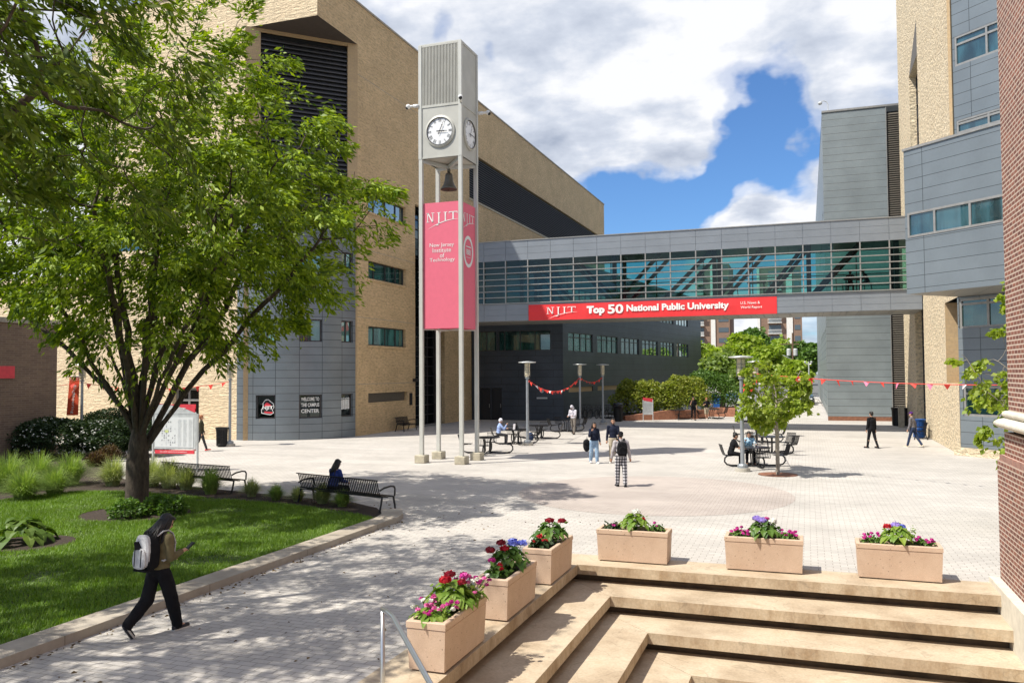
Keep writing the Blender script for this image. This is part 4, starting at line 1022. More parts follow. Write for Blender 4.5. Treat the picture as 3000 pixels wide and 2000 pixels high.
for pl, a0, a1 in ((TF, tx0, tx1), (TRt, ty0, ty1), (TL, -ty1, -ty0), (TB, -tx1, -tx0)):
    mb = MB(); mb.pbox(pl, a0+.13, a1-.13, tz0, tzd, -.1, -.03); mb.pbox(pl, a0+.13, a1-.13, tzd, tzd+.10, -.1, -.01); mb.pbox(pl, a0+.13, a1-.13, tz1-.08, tz1, -.1, -.01); mb.pbox(pl, a0+.13, a1-.13, tz0, tz0+.06, -.1, -.012); pan_ = mb.build('clock_panel', 'tower_panel', CT)
    mb = MB()
    if pl in (TF, TB):
        n = 25; w = a1-a0-.26
        for i in range(n): a = a0+.13+w*(i+.5)/n; mb.pbox(pl, a-.016, a+.016, tzd+.10, tz1-.08, -.09, -.015)
        gr = mb.build('louver_grille', 'tower_panel', CT); mb = MB(); mb.pbox(pl, a0+.13, a1-.13, tzd+.10, tz1-.08, -.14, -.12); mb.build('backing', 'louver_metal', gr)
    else:
        mb.pbox(pl, a0+.13, a1-.13, tzd+.10, tz1-.08, -.1, -.03)
        mb.build('upper_panel', 'tower_panel', CT)
    # clock
    ca = (a0+a1)/2; cz = 13.58; r = .60
    mb = MB()
    def ring(r0, r1, o0, o1, n=48):
        for i in range(n):
            t, u = 2*pi*i/n, 2*pi*(i+1)/n; P = lambda r, t, o: pl.p(ca+r*sin(t), cz+r*cos(t), o)
            mb.face([P(r0, t, o1), P(r1, t, o0), P(r1, u, o0), P(r0, u, o1)]); mb.face([P(r1, t, o0), P(r1, t, -.04), P(r1, u, -.04), P(r1, u, o0)])
    ring(r*.97, r*1.10, .02, .05); rim = mb.build('clock_rim', 'tower_panel', pan_)
    mb = MB(); ring(r*.925, r*.97, .012, .03); mb.build('clock_ring', 'black', pan_)
    mb = MB(); mb.face([pl.p(ca+r*.97*sin(2*pi*i/48), cz+r*.97*cos(2*pi*i/48), .0) for i in range(48)]); dial = mb.build('clock_dial', 'clock_white', pan_)
    mb = MB()
    def stroke(x0, y0, x1, y1, w, fr, o=.006):
        # coordinates in a numeral's own frame: fr=(angle, radius)
        an, rad = fr; dx, dy = x1-x0, y1-y0; l_ = math.hypot(dx, dy); nx, ny = -dy/l_*w/2, dx/l_*w/2
        pts = [(x0+nx, y0+ny), (x0-nx, y0-ny), (x1-nx, y1-ny), (x1+nx, y1+ny)]
        out = []
        for x, y in pts:
            y += rad; out.append((ca+x*cos(an)+y*sin(an), cz-x*sin(an)+y*cos(an)))
        poly_on(mb, pl, out, o)
    for hnum, s in enumerate(('XII', 'I', 'II', 'III', 'IIII', 'V', 'VI', 'VII', 'VIII', 'IX', 'X', 'XI')):
        an = 2*pi*hnum/12; wd = {'I': .034, 'V': .07, 'X': .07}; tot = sum(wd[c] for c in s); x = -tot/2; fr = (an, r*.77)
        for c in s:
            w = wd[c]; m_ = x+w/2
            if c == 'I': stroke(m_, -.06, m_, .06, .013, fr)
            elif c == 'V': stroke(m_-.026, .06, m_, -.06, .014, fr); stroke(m_+.026, .06, m_, -.06, .007, fr)
            else: stroke(m_-.026, .06, m_+.026, -.06, .014, fr); stroke(m_+.026, .06, m_-.026, -.06, .007, fr)
            x += w
        stroke(-tot/2, .062, tot/2, .062, .006, fr); stroke(-tot/2, -.062, tot/2, -.062, .006, fr)
    mb.build('numerals', 'black', dial)
    for hd, an, ln_, w in (('minute_hand', 2*pi*4/60, .45, .03), ('hour_hand', 2*pi*3.07/12, .33, .042)):
        mb = MB(); stroke(0, -.14, 0, ln_*.6, w, (an, 0), .04); stroke(0, ln_*.55, 0, ln_, w*.55, (an, 0), .041); stroke(-.03, ln_*.6, .03, ln_*.6, .03, (an, 0), .042); mb.build(hd, 'black', dial)
mb = MB(); mb.box(tx0+.02, tx1-.02, ty0+.02, ty1-.02, tz1-.03, tz1+.04); mb.build('cap', 'tower_paint', CT)
# underside: four sloping plates to a central hub, ring beams
cxm, cym = (tx0+tx1)/2, (ty0+ty1)/2
mb = MB()
cs = [(tx0+.05, ty0+.05), (tx1-.05, ty0+.05), (tx1-.05, ty1-.05), (tx0+.05, ty1-.05)]
for i in range(4): mb.face([(*cs[i], tz0+.01), (*cs[(i+1) % 4], tz0+.01), (cxm, cym, tz0-.12)])
mb.build('underside', 'tower_panel', CT)
for (x, y) in cs: mb = MB(); mb.bar((x, y, tz0-.05), (cxm, cym, tz0-.22), .12, .14); mb.build('diagonal_beam', 'tower_paint', CT)
mb = MB(); mb.lathe([(.07, -.42), (.07, -.22)], 10, (cxm, cym, tz0)); mb.lathe([(.31, -1.16), (.345, -1.16), (.35, -1.12), (.295, -1.04), (.225, -.92), (.185, -.79), (.165, -.64), (.155, -.54), (.12, -.47), (.05, -.43)], 28, (cxm, cym, tz0)); mb.lathe([(.02, -1.22), (.05, -1.20), (.02, -.6)], 8, (cxm, cym, tz0))
mb.build('bell', 'bronze', CT, smooth=True)
# pink banners hung between the posts
bz0, bz1 = 5.48, 10.66
def tb(u, v): return TF.px(u, v)
for pl, a0, a1, kind in ((TF, tx0+.17, tx1-.10, 0), (TRt, ty0+.10, ty1-.16, 1), (TL, -ty1+.17, -ty0-.17, 2), (TB, -tx1+.17, -tx0-.17, 2)):
    mb = MB(); mb.pbox(pl, a0, a1, bz0, bz1, -.10, -.085); bp = mb.build('banner_panel', 'banner_pink', CT)
    w = a1-a0
    if kind < 2: njit_logo(pl, a0+w*.08, a0+w*.97, bz1-1.10, bz1-.42, -.075, 'white_paint', bp)
    if kind == 0:
        for tx, x0, x1, v0, v1 in (('New Jersey', .17, .83, 712, 728), ('Institute', .25, .75, 727, 741), ('of', .45, .57, 742, 757), ('Technology', .17, .85, 756, 771)):
            zz1, zz0 = tb(1300, v0-2)[1], tb(1300, v1-2)[1]; text_on(pl, tx, a0+w*x0, a0+w*x1, zz0+.02, zz1-.0, -.075, 'white_paint', bp, bold=.0)
    if kind == 1:
        sx, sz = (a0+a1)/2, TRt.px(1388, 741)[1]
        mb = MB()
        for i in range(40):
            t, u = 2*pi*i/40, 2*pi*(i+1)/40
            poly_on(mb, pl, [(sx+.52*sin(t), sz+.66*cos(t)), (sx+.52*sin(u), sz+.66*cos(u)), (sx+.40*sin(u), sz+.52*cos(u)), (sx+.40*sin(t), sz+.52*cos(t))], -.075)
        mb.build('seal_ring', 'sign_white', bp); text_on(pl, '1881', sx-.26, sx+.26, sz-.14, sz+.10, -.074, 'sign_white', bp, bold=.02)
        mb = MB(); mb.pbox(pl, sx-.2, sx+.2, sz-.25, sz-.235, -.076, -.07); mb.pbox(pl, sx-.25, sx+.25, sz+.18, sz+.22, -.076, -.07); mb.build('seal_lines', 'sign_white', bp)
mb = MB(); mb.bar((tx0+.1, ty0+.1, bz0-.03), (tx1-.1, ty1-.1, bz0-.03), .05); mb.bar((tx1-.1, ty0+.1, bz0-.03), (tx0+.1, ty1-.1, bz0-.03), .05); mb.build('brace_rods', 'tower_paint', CT)
for (x, y), d in (((tx0, ty0), (-1, -.15)), ((tx1-.02, ty0), (.35, -.9)), ((tx1, ty1), (1, .1))):
    d = Vector((d[0], d[1], 0)).normalized(); p = Vector((x, y, tzd+.12)); mb = MB()
    mb.bar(p, p+d*.22, .09, .12); mb.tube([p+d*.2, p+d*.36], .05, 8); h_ = p+d*.45; mb.ball(h_, .10); cm = mb.build('security_camera', 'white_paint', CT, smooth=True)
    mb = MB(); mb.ball(h_+d*.05+Vector((0, 0, -.045)), .075); mb.build('lens', 'black', cm, smooth=True)
anchor(CT, (cxm, cym, 0))
# ------------------------------------------------------------------ trees
def colonize(nodes, par, att, step=.35, di=2.5, dk=.5, maxit=90, rng=None):
    P = [np.array(n, float) for n in nodes]; par = list(par)
    att = np.array(att, float)
    NP = np.array(P)
    d = np.linalg.norm(att[:, None]-NP[None], axis=2); near = d.argmin(1); nd_ = d.min(1)
    for it in range(maxit):
        if len(att) == 0: break
        act = nd_ < di
        if not act.any(): di *= 1.5; continue
        acc = {}
        v = att-NP[near]; ln = np.linalg.norm(v, axis=1)+1e-9; v = v/ln[:, None]
        for i in np.nonzero(act)[0]:
            acc.setdefault(near[i], []).append(v[i])
        new = []; np_par = []
        for k, vs in acc.items():
            s = np.sum(vs, 0); s = s/(np.linalg.norm(s)+1e-9) + rng.normal(size=3)*.12 + np.array([0, 0, .05])
            s /= np.linalg.norm(s); q = NP[k]+s*step
            new.append(q); np_par.append(k)
        new = np.array(new); base = len(NP)
        dn = np.linalg.norm(att[:, None]-new[None], axis=2); m = dn.min(1); am = dn.argmin(1)
        up = m < nd_; nd_[up] = m[up]; near[up] = base+am[up]
        NP = np.vstack([NP, new]); par.extend(np_par)
        keep = nd_ > dk
        att, near, nd_ = att[keep], near[keep], nd_[keep]
        if len(NP) > 9000: break
    return NP, par
def branches(name, NP, par, r_tip, r_base, mat, parent, expo=2.2):
    n = len(NP); ch = [[] for _ in range(n)]
    for i, p in enumerate(par):
        if p >= 0: ch[p].append(i)
    R = np.zeros(n)
    for i in range(n-1, -1, -1):
        if not ch[i]: R[i] = 1.0
        else: R[i] = sum(R[c]**expo for c in ch[i])**(1/expo)
    # nodes were appended after their parents, so this order is safe
    k = math.log(r_base/r_tip)/math.log(max(R[0], 1.001)); rad = r_tip*R**k
    mb = MB(); done = set()
    for i in range(n):
        p = par[i]
        if p < 0: continue
        ra, rb = rad[p], rad[i]
        main = max(ch[p], key=lambda c: R[c])
        if i != main: ra = min(ra, rb*1.25)
        ns = 10 if rb > .09 else 6 if rb > .03 else 3
        a, b = NP[p], NP[i]
        g = par[p]
        a2 = a
        mb.tube([a2, b], [ra, rb], ns, cap=False)
        if rb > .04: mb.ball(b, rb*1.0, ns, 5)
    return mb.build(name, mat, parent, smooth=True), rad, ch
def leaf_cloud(name, NP, rad, ch, rmax, per, spread, size, mat, parent, seed, aspect=.33, droop=.5, sel=None, n2=None, upb=0, flat=.16, gap=-.12, gfreq=.75):
    """leaves set in flattened sprays that lie along the twigs, with bare gaps between the boughs"""
    rng = np.random.default_rng(seed); idx = np.nonzero(rad <= rmax)[0]; c0 = NP[idx].mean(0)
    nv = np.array([noise.noise(Vector(NP[i]*gfreq)+Vector((seed, 0, 0))) for i in idx]); idx = idx[nv > gap]; nv = nv[nv > gap]
    w = rng.gamma(.9, 1/.9, len(idx))*(1+1.2*np.clip(nv, 0, 1)); cnt = np.maximum(0, (w*per)).astype(int)
    ax = NP[idx]-c0; ax[:, 2] *= .35; ax += rng.normal(size=ax.shape)*np.linalg.norm(ax, axis=1)[:, None]*.45; ax[:, 2] -= .15*np.linalg.norm(ax, axis=1); ax /= np.linalg.norm(ax, axis=1)[:, None]+1e-9
    sd = np.cross(ax, [0, 0, 1.]); sd /= np.linalg.norm(sd, axis=1)[:, None]+1e-9; up = np.cross(sd, ax)
    R = lambda a: np.repeat(a, cnt, 0); n = cnt.sum(); s = spread*2.0
    t = rng.random(n)[:, None]; u = rng.normal(size=(n, 1))*.42*(1.15-t); v = rng.normal(size=(n, 1))*flat
    P = R(NP[idx])+R(ax)*(t*1.5-.3)*s+R(sd)*u*s*1.3+R(up)*v*s-np.array([[0, 0, 1.]])*(t**2)*s*.35
    D = R(ax)*.9+R(sd)*np.sign(u)*.55
    return leaves(name, P, size, mat, parent, rng, aspect, droop, dirs=D, jitter=.28)
def shift_kids(o, loc): return anchor(o, loc)

# main tree ---------------------------------------------------------
RTV = np.array([_rt.x, _rt.y, 0]); RTV /= np.linalg.norm(RTV); FWV = np.array([-RTV[1], RTV[0], 0])
rng = np.random.default_rng(11)
T0 = np.array([TR.x, TR.y, 0.0])
nodes = [T0+np.array([0, 0, -.1])]; par = [-1]
for z in (.35, .8, 1.3, 1.8, 2.2): nodes.append(T0+np.array([.02*z, .0, z])); par.append(len(nodes)-2)
fork = len(nodes)-1
limbs = [(-4.6, .3, 6.6), (-3.4, -1.4, 8.2), (-2.2, 1.6, 9.2), (-1.0, -.6, 10.2), (.3, 1.0, 10.6), (1.4, -1.3, 9.8), (2.4, .9, 9.6), (3.6, -.6, 8.4), (4.6, .8, 7.2), (-3.6, 2.6, 7.2), (.4, -3.3, 7.6), (2.6, 3.1, 7.8), (-.8, 3.8, 8.4), (3.4, -2.8, 6.8)]
for i, (a, b, zz) in enumerate(limbs):
    tgt = T0 + RTV*a + FWV*b; tgt[2] = zz; st0 = fork - (i % 3)
    p0 = nodes[st0]; prev = st0; n = 12
    for j in range(1, n+1):
        t = j/n; q = p0*(1-t)+tgt*t; out = t**1.25 - t
        q[:2] += (tgt[:2]-p0[:2])*out*.6; q += rng.normal(size=3)*.05*min(1, 3*t)
        nodes.append(q.copy()); par.append(prev); prev = len(nodes)-1
att = []
cen = T0 + RTV*.8 + FWV*.3; cen[2] = 8.2
while len(att) < 2600:
    q = rng.normal(size=3); q /= np.linalg.norm(q); q *= rng.random()**.42
    lump = 1+.10*math.sin(5*q[0]+2)+.10*math.sin(6*q[1]+1)+.08*math.sin(7*q[2]+4*q[0])
    q *= lump
    w = cen + RTV*q[0]*6.1 + FWV*q[1]*5.0 + np.array([0, 0, q[2]*4.6])
    rr = np.linalg.norm((w-T0)[:2])
    if w[2] < 3.45+.27*rr: continue
    if w[2] > 9 and abs((w-T0)@RTV - 1.0) > 5.8-(w[2]-9)*.85: continue
    if (w-T0)@RTV > (5.6 if w[2] < 7.2 else 6.9): continue
    att.append(w)
for s, (a, zc) in enumerate(((.9, 13.2), (2.3, 13.0))):       # stray leaders above the crown
    for i in range(30): att.append(T0+RTV*(a+rng.normal()*.25)+FWV*.5+np.array([0, 0, zc-1.5+3*rng.random()]))
NP, par2 = colonize(nodes, par, att, .30, 1.9, .42, 80, rng)
MTR = thing('shade_tree', 'large spreading green shade tree rising from the lawn, vase of dark limbs', 'tree')
tr, rad, ch = branches('trunk', NP, par2, .0085, .30, 'bark', MTR, 2.15)
leaf_cloud('crown', NP, rad, ch, .024, 46, .27, .19, 'leaf_main', MTR, 5, .34, .45, gap=-.3)
anchor(MTR, T0)

# near tree, upper left, trunk out of frame -------------------------
rng = np.random.default_rng(23)
N0 = np.array([-13.6, 6.2, 0.0])
nodes = [N0]; par = [-1]
for z in (.8, 1.6, 2.4): nodes.append(N0+np.array([0, 0, z])); par.append(len(nodes)-2)
fk = len(nodes)-1
for i in range(9):
    an = 2*pi*i/9+.2; r_ = 3.2+1.0*(i % 2); tgt = N0+np.array([r_*cos(an), r_*sin(an), 6.5+1.6*(i % 3)]); prev = fk
    for j in range(1, 10):
        t = j/9; q = nodes[fk]*(1-t)+tgt*t; q[:2] += (tgt-nodes[fk])[:2]*(t**1.3-t)*.5; q += rng.normal(size=3)*.05; nodes.append(q); par.append(prev); prev = len(nodes)-1
att = []
while len(att) < 1500:
    q = rng.normal(size=3); q /= np.linalg.norm(q); q *= rng.random()**.4*(1+.15*math.sin(6*q[0])+.12*math.sin(7*q[1]+1))
    w = N0+np.array([.6+q[0]*5.1, .8+q[1]*5.2, 8.3+q[2]*4.4])
    if w[2] < 5.6+.12*np.linalg.norm((w-N0)[:2]): continue
    if w[0]**2+w[1]**2 < 49: continue
    att.append(w)
NP, par2 = colonize(nodes, par, att, .34, 2.0, .5, 70, rng)
NTR = thing('shade_tree', 'dark leafy tree reaching in at the top left corner, trunk out of view', 'tree')
tr, rad, ch = branches('trunk', NP, par2, .009, .26, 'bark', NTR, 2.15)
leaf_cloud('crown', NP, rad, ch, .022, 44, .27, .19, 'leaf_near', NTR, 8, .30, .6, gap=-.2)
anchor(NTR, N0)

def small_tree(name, label, cat, loc, cen, ext, zmin, natt, seed, leafmat, lsize, per, r_base, r_tip, step, dk, bark='bark', aspect=.8, droop=.35, spread=.12, rmax=2.5, group=None, sel=None, lean=(0, 0), trunk_h=1.0, sub=None):
    rng = np.random.default_rng(seed); L0 = np.array([loc[0], loc[1], 0.0]); n = max(3, int(trunk_h/step)); nodes = [L0]; par = [-1]
    for i in range(1, n+1): nodes.append(L0+np.array([lean[0]*i/n, lean[1]*i/n, trunk_h*i/n])); par.append(i-1)
    att = []; cen = np.array(cen)
    while len(att) < natt:
        q = rng.normal(size=3); q /= np.linalg.norm(q); q *= rng.random()**.4*(1+.22*math.sin(5*q[0]+seed)+.2*math.sin(6*q[1]+2*seed)+.2*math.sin(7*q[2]+seed))
        w = L0+cen+q*np.array(ext)
        if w[2] < zmin: continue
        if sel and not sel(w): continue
        att.append(w)
    NP, p2 = colonize(nodes, par, att, step, max(ext)*.8, dk, 60, rng)
    t = thing(name, label, cat, group=group)
    tr, rad, ch = branches('trunk', NP, p2, r_tip, r_base, bark, t, 2.2)
    leaf_cloud('crown', NP, rad, ch, r_tip*rmax, per, spread, lsize, leafmat, t, seed, aspect, droop)
    anchor(t, L0); return t
YT = G(2279, 1390)
small_tree('young_maple', 'young bright green maple growing from a round iron grate in the plaza', 'tree', (YT.x, YT.y), (-.05, 0, 2.72), (1.30, 1.25, 1.05), 1.6, 420, 3, 'leaf_young', .14, 30, .075, .006, .13, .2, 'bark_pale', .85, .45, .13, 2.6, trunk_h=1.5)
mb = MB(); mb.lathe([(.22, .0), (.66, .0), (.68, .012), (.2, .012)], 40, (YT.x, YT.y, .004)); tag(mb.build('tree_grate', 'rust'), 'round rusty grate around the foot of the young maple', 'tree grate')
# tree whose branches reach out from behind the brick corner
small_tree('street_tree', 'light green tree with leafy branches reaching from behind the red brick corner', 'tree', (6.1, 22.4), (-1.0, -.2, 3.4), (1.65, 1.5, 2.4), 1.2, 420, 14, 'leaf_young', .12, 38, .10, .006, .18, .32, 'bark_pale', .8, .5, .12, 2.2, trunk_h=.9)

# ------------------------------------------------------------------ shrubs
def bush(name, label, cat, pieces, n, leafmat, lsize, seed, stemmat='bark', flowers=None, aspect=.55, group=None, droop=0.0):
    rng = np.random.default_rng(seed); t = thing(name, label, cat, group=group); Ps = []
    tot = sum(p[1][0]*p[1][1]+p[1][2]**2 for p in pieces)
    for c, e in pieces:
        k = int(n*(e[0]*e[1]+e[2]**2)/tot); q = rng.normal(size=(k, 3)); q /= np.linalg.norm(q, axis=1)[:, None]; q[:, 2] = np.where(q[:, 2] < -.5, -q[:, 2], q[:, 2])
        lump = 1+.07*np.sin(6*q[:, 0]+seed)+.07*np.sin(7*q[:, 1])+.06*np.sin(9*q[:, 2])
        q *= (lump*(1-.35*rng.random(k)**2.2))[:, None]; Ps.append(np.array(c)+q*np.array(e))
    P = np.vstack(Ps); P = P[P[:, 2] > .04]
    leaves('foliage', P, lsize, leafmat, t, rng, aspect, droop)
    mb = MB()
    for c, e in pieces:
        for i in range(7):
            a = rng.random()*2*pi; mb.tube([(c[0], c[1], 0), (c[0]+e[0]*.4*cos(a), c[1]+e[1]*.4*sin(a), c[2]*.8), (c[0]+e[0]*.75*cos(a), c[1]+e[1]*.75*sin(a), c[2]+e[2]*.5)], [.03, .018, .006], 5)
    mb.build('stems', stemmat, t)
    if flowers:
        fm, fn, fs, fsel = flowers; Q = P[rng.permutation(len(P))]
        c0 = np.array(pieces[0][0])
        F = np.vstack([np.array(c)+(lambda q: q/np.linalg.norm(q, axis=1)[:, None]*np.array(e)*1.02)(rng.normal(size=(fn, 3))) for c, e in pieces]); F = F[(F[:, 2] > .3)]
        if fsel: F = F[fsel(F)]
        F = np.repeat(F, 6, 0)+rng.normal(size=(len(F)*6, 3))*fs*.35
        leaves('blossom', F, fs, fm, t, rng, .9, -.3)
    b0 = pieces[0][0]; anchor(t, (b0[0], b0[1], 0)); return t
hb = G(200, 1345)
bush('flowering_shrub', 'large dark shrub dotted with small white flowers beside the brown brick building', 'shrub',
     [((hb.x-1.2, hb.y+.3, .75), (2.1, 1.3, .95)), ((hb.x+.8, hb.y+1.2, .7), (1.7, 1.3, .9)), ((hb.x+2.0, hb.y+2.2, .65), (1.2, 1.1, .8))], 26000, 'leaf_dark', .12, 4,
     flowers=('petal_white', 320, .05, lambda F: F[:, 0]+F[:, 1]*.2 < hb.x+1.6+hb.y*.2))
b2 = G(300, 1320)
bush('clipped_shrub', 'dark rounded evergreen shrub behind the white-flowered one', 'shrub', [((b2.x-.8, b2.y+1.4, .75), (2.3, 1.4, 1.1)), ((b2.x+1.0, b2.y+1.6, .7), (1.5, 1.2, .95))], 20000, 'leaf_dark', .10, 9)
for i, (u, v, s) in enumerate(((318, 1352, .42), (285, 1368, .36))):
    p = G(u, v); bush('sedge', ('reddish brown sedge tuft at the foot of the clipped shrub', 'darker reddish sedge tuft nearer the ornamental grasses')[i], 'plant', [((p.x, p.y, s*.5), (s, s, s*.8))], 1500, 'sedge_red', .2, 20+i, aspect=.14, droop=-.9, group='reddish sedges')

def grass_tuft(name, label, loc, rad, h, n, mat, seed, group='ornamental grass clumps'):
    rng = np.random.default_rng(seed); t = thing(name, label, 'grass clump', (loc[0], loc[1], .04), group=group)
    a = rng.random(n)*2*pi; r0 = rad*.30*rng.random(n)**.5; q = rng.random(n)**.8; lean = (.05+1.05*q)*rad; hh = h*(.50+.55*rng.random(n))*(1-.42*q*q); tw = rng.normal(size=n)*.3
    w = .008*(.7+.7*rng.random(n)); ca, sa = np.cos(a), np.sin(a); segs = 6; rows = []
    for k in range(segs+1):
        t_ = k/segs; rr = r0+lean*(t_**1.7); zz = hh*(1.75*t_-(.62+.5*q)*t_**2.1)
        x = rr*np.cos(a+tw*t_); y = rr*np.sin(a+tw*t_); ww = w*(1-t_**1.5*.9)
        rows.append((np.stack([x-sa*ww, y+ca*ww, zz], 1), np.stack([x+sa*ww, y-ca*ww, zz], 1)))
    V = np.stack([r for pr in rows for r in pr], 1).reshape(-1, 3); m = (segs+1)*2; Fq = []
    base = np.arange(n)*m
    for k in range(segs): Fq.append(np.stack([base+2*k, base+2*k+1, base+2*k+3, base+2*k+2], 1))
    mesh_np('blades', V, np.vstack(Fq), mat, t)
    return t
gts = [(205, 1422, .75, .95, 'grass_orn_green'), (110, 1428, .8, 1.0, 'grass_orn_green'), (20, 1440, .85, 1.05, 'grass_orn_green'), (70, 1470, .7, .9, 'grass_orn_green'), (330, 1425, .62, .85, 'grass_orn'),
       (445, 1428, .6, .85, 'grass_orn'), (495, 1432, .6, .82, 'grass_orn'), (545, 1437, .5, .7, 'grass_orn'), (617, 1450, .48, .72, 'grass_orn_green'), (737, 1458, .36, .48, 'grass_orn'), (808, 1468, .32, .40, 'grass_orn_green'),
       (872, 1472, .32, .38, 'grass_orn'), (945, 1478, .40, .52, 'grass_orn'), (1003, 1487, .36, .42, 'grass_orn_green'), (160, 1455, .6, .8, 'grass_orn_green')]
glab = ['tall bright green grass clump in front of the white-flowered shrub, rightmost of the big ones', 'tall bright green grass clump below the middle of the white-flowered shrub', 'tall bright green grass clump at the left frame edge, rear',
        'bright green grass clump at the left frame edge, front', 'pale arching grass clump just left of the shade tree trunk', 'pale arching grass clump just right of the shade tree trunk', 'pale grass clump between the trunk and the rear bench, second right of the trunk',
        'pale grass clump before the left half of the rear bench', 'full green grass clump before the right half of the rear bench', 'smaller pale grass clump just right of the rear bench', 'small green grass tuft midway between the two lawn benches',
        'small pale grass tuft left of the near bench', 'pale grass tuft behind the near bench below the seated person', 'green grass tuft behind the right half of the near bench', 'bright green grass clump in front of the tall ones at the left lawn edge']
for i, (u, v, r_, h_, m_) in enumerate(gts):
    p = G(u, v); grass_tuft('ornamental_grass', glab[i], (p.x, p.y), r_*1.12, h_*1.12, int(1500*r_+350), m_, 50+i)
# hosta and low plants
def broadleaf(name, label, loc, rad, h, n, mat, seed, lw=.3, cat='plant', group=None, z0=.05, flower=None):
    """rosette of broad folded leaves on arching stalks"""
    rng = random.Random(seed); t = thing(name, label, cat, (loc[0], loc[1], z0), group=group); mb = MB()
    for i in range(n):
        a = rng.random()*2*pi; el = rng.random(); r1 = rad*(.25+.75*el); zz = h*(1-.55*el)*(.75+.3*rng.random()); ln = rad*lw*(1.1+.5*rng.random()); w = ln*.36
        d = Vector((cos(a), sin(a), 0)); s_ = Vector((-sin(a), cos(a), 0)); b = d*(r1-ln*.5)+Vector((0, 0, zz)); dz = -.15-.45*el
        pts = []
        for tt, ww, up in ((0, .05, 0), (.3, .9, .05), (.62, .95, .03), (.85, .5, -.03), (1, .02, -.12)):
            c = b+d*ln*tt+Vector((0, 0, ln*(up+dz*tt*tt))); pts.append((c-s_*w*ww+Vector((0, 0, ln*.1*ww)), c, c+s_*w*ww+Vector((0, 0, ln*.1*ww))))
        k = len(mb.v)
        for q in pts: mb.v.extend([tuple(x) for x in q])
        for j in range(4):
            for m in range(2): mb.f.append((k+3*j+m, k+3*j+m+1, k+3*j+m+4, k+3*j+m+3))
    mb.build('leaves', mat, t)
    return t
p = G(60, 1600); broadleaf('hosta', 'broad-leaved green hosta at the left lawn edge', (p.x, p.y), .62, .55, 46, 'leaf_hosta', 5, .42)
p = G(10, 1490); broadleaf('hosta', 'darker leafy plant behind the hosta at the very left', (p.x-.5, p.y-1.2), .55, .75, 60, 'leaf_dark', 6, .3)
for i, (u, v, r_) in enumerate(((372, 1525, .42), (455, 1512, .34), (505, 1516, .34))):
    p = G(u, v); bush('ground_shrub', ('low leafy shrub at the left foot of the shade tree', 'low leafy shrub right behind the shade tree trunk', 'small low shrub at the right side of the mulch ring')[i], 'shrub', [((p.x, p.y, .22), (r_, r_, .30))], 1500, 'leaf_plant', .085, 70+i, group='low shrubs round the shade tree')

# lawn blades
rng = np.random.default_rng(77); n = 330000
X = rng.uniform(-22, KX-.52, n); Yy = rng.uniform(5.5, 20.3, n)
poly = lawn_edge
ins = np.zeros(n, bool); j = len(poly)-1
for i in range(len(poly)):
    xi, yi = poly[i]; xj_, yj = poly[j]; c_ = ((yi > Yy) != (yj > Yy)) & (X < (xj_-xi)*(Yy-yi)/(yj-yi+1e-12)+xi); ins ^= c_; j = i
ins &= ((X-TR.x-.7)/1.42)**2+((Yy-TR.y+.75)/1.2)**2 > 1; ins &= ((X-hq.x-.1)/.92)**2+((Yy-hq.y)/.85)**2 > 1
pt = np.sin(X*1.7+np.sin(Yy*1.3)*2)+np.sin(Yy*2.1+np.cos(X*1.1)*2.3); ins &= (pt > -1.45) | (rng.random(n) < .30)
X, Yy = X[ins], Yy[ins]; n = len(X)
a = rng.random(n)*2*pi; h_ = .045+.05*rng.random(n)+.02*pt[ins]*.5; w = .009; ln_ = .03+.04*rng.random(n)
b0 = np.stack([X-np.sin(a)*w, Yy+np.cos(a)*w, np.full(n, .065)], 1); b1 = np.stack([X+np.sin(a)*w, Yy-np.cos(a)*w, np.full(n, .065)], 1); b2_ = np.stack([X+np.cos(a)*ln_, Yy+np.sin(a)*ln_, .065+h_], 1)
o = mesh_np('lawn_grass', np.stack([b0, b1, b2_], 1).reshape(-1, 3), np.arange(3*n).reshape(-1, 3), 'grass_lawn', nside=3)
tag(o, 'short green lawn grass around the shade tree', 'grass'); o['kind'] = 'stuff'
# fallen leaf litter along the kerb, on the mulch and on the upper step
P = []
for i in range(450):
    k = rng.random()
    if k < .45: P.append((KX+.03+abs(rng.normal())*.10, rng.uniform(6, 18.6), .006))
    elif k < .75: x = rng.uniform(-21, -10.5); P.append((x, 20.3+rng.normal()*.35+(-x-10)*.06, .052))
    else: P.append((rng.uniform(-9, -4.9), rng.uniform(7, 22), .006))
P = np.array(P)
o = leaves('fallen_leaves', P, .055, 'leaf_litter', None, rng, .6, 0.0, dirs=np.column_stack([rng.normal(size=(len(P), 2)), np.zeros(len(P))+.02]), jitter=.01)
tag(o, 'scattered small brown fallen leaves along the kerb and under the shade trees', 'leaf litter'); o['kind'] = 'stuff'

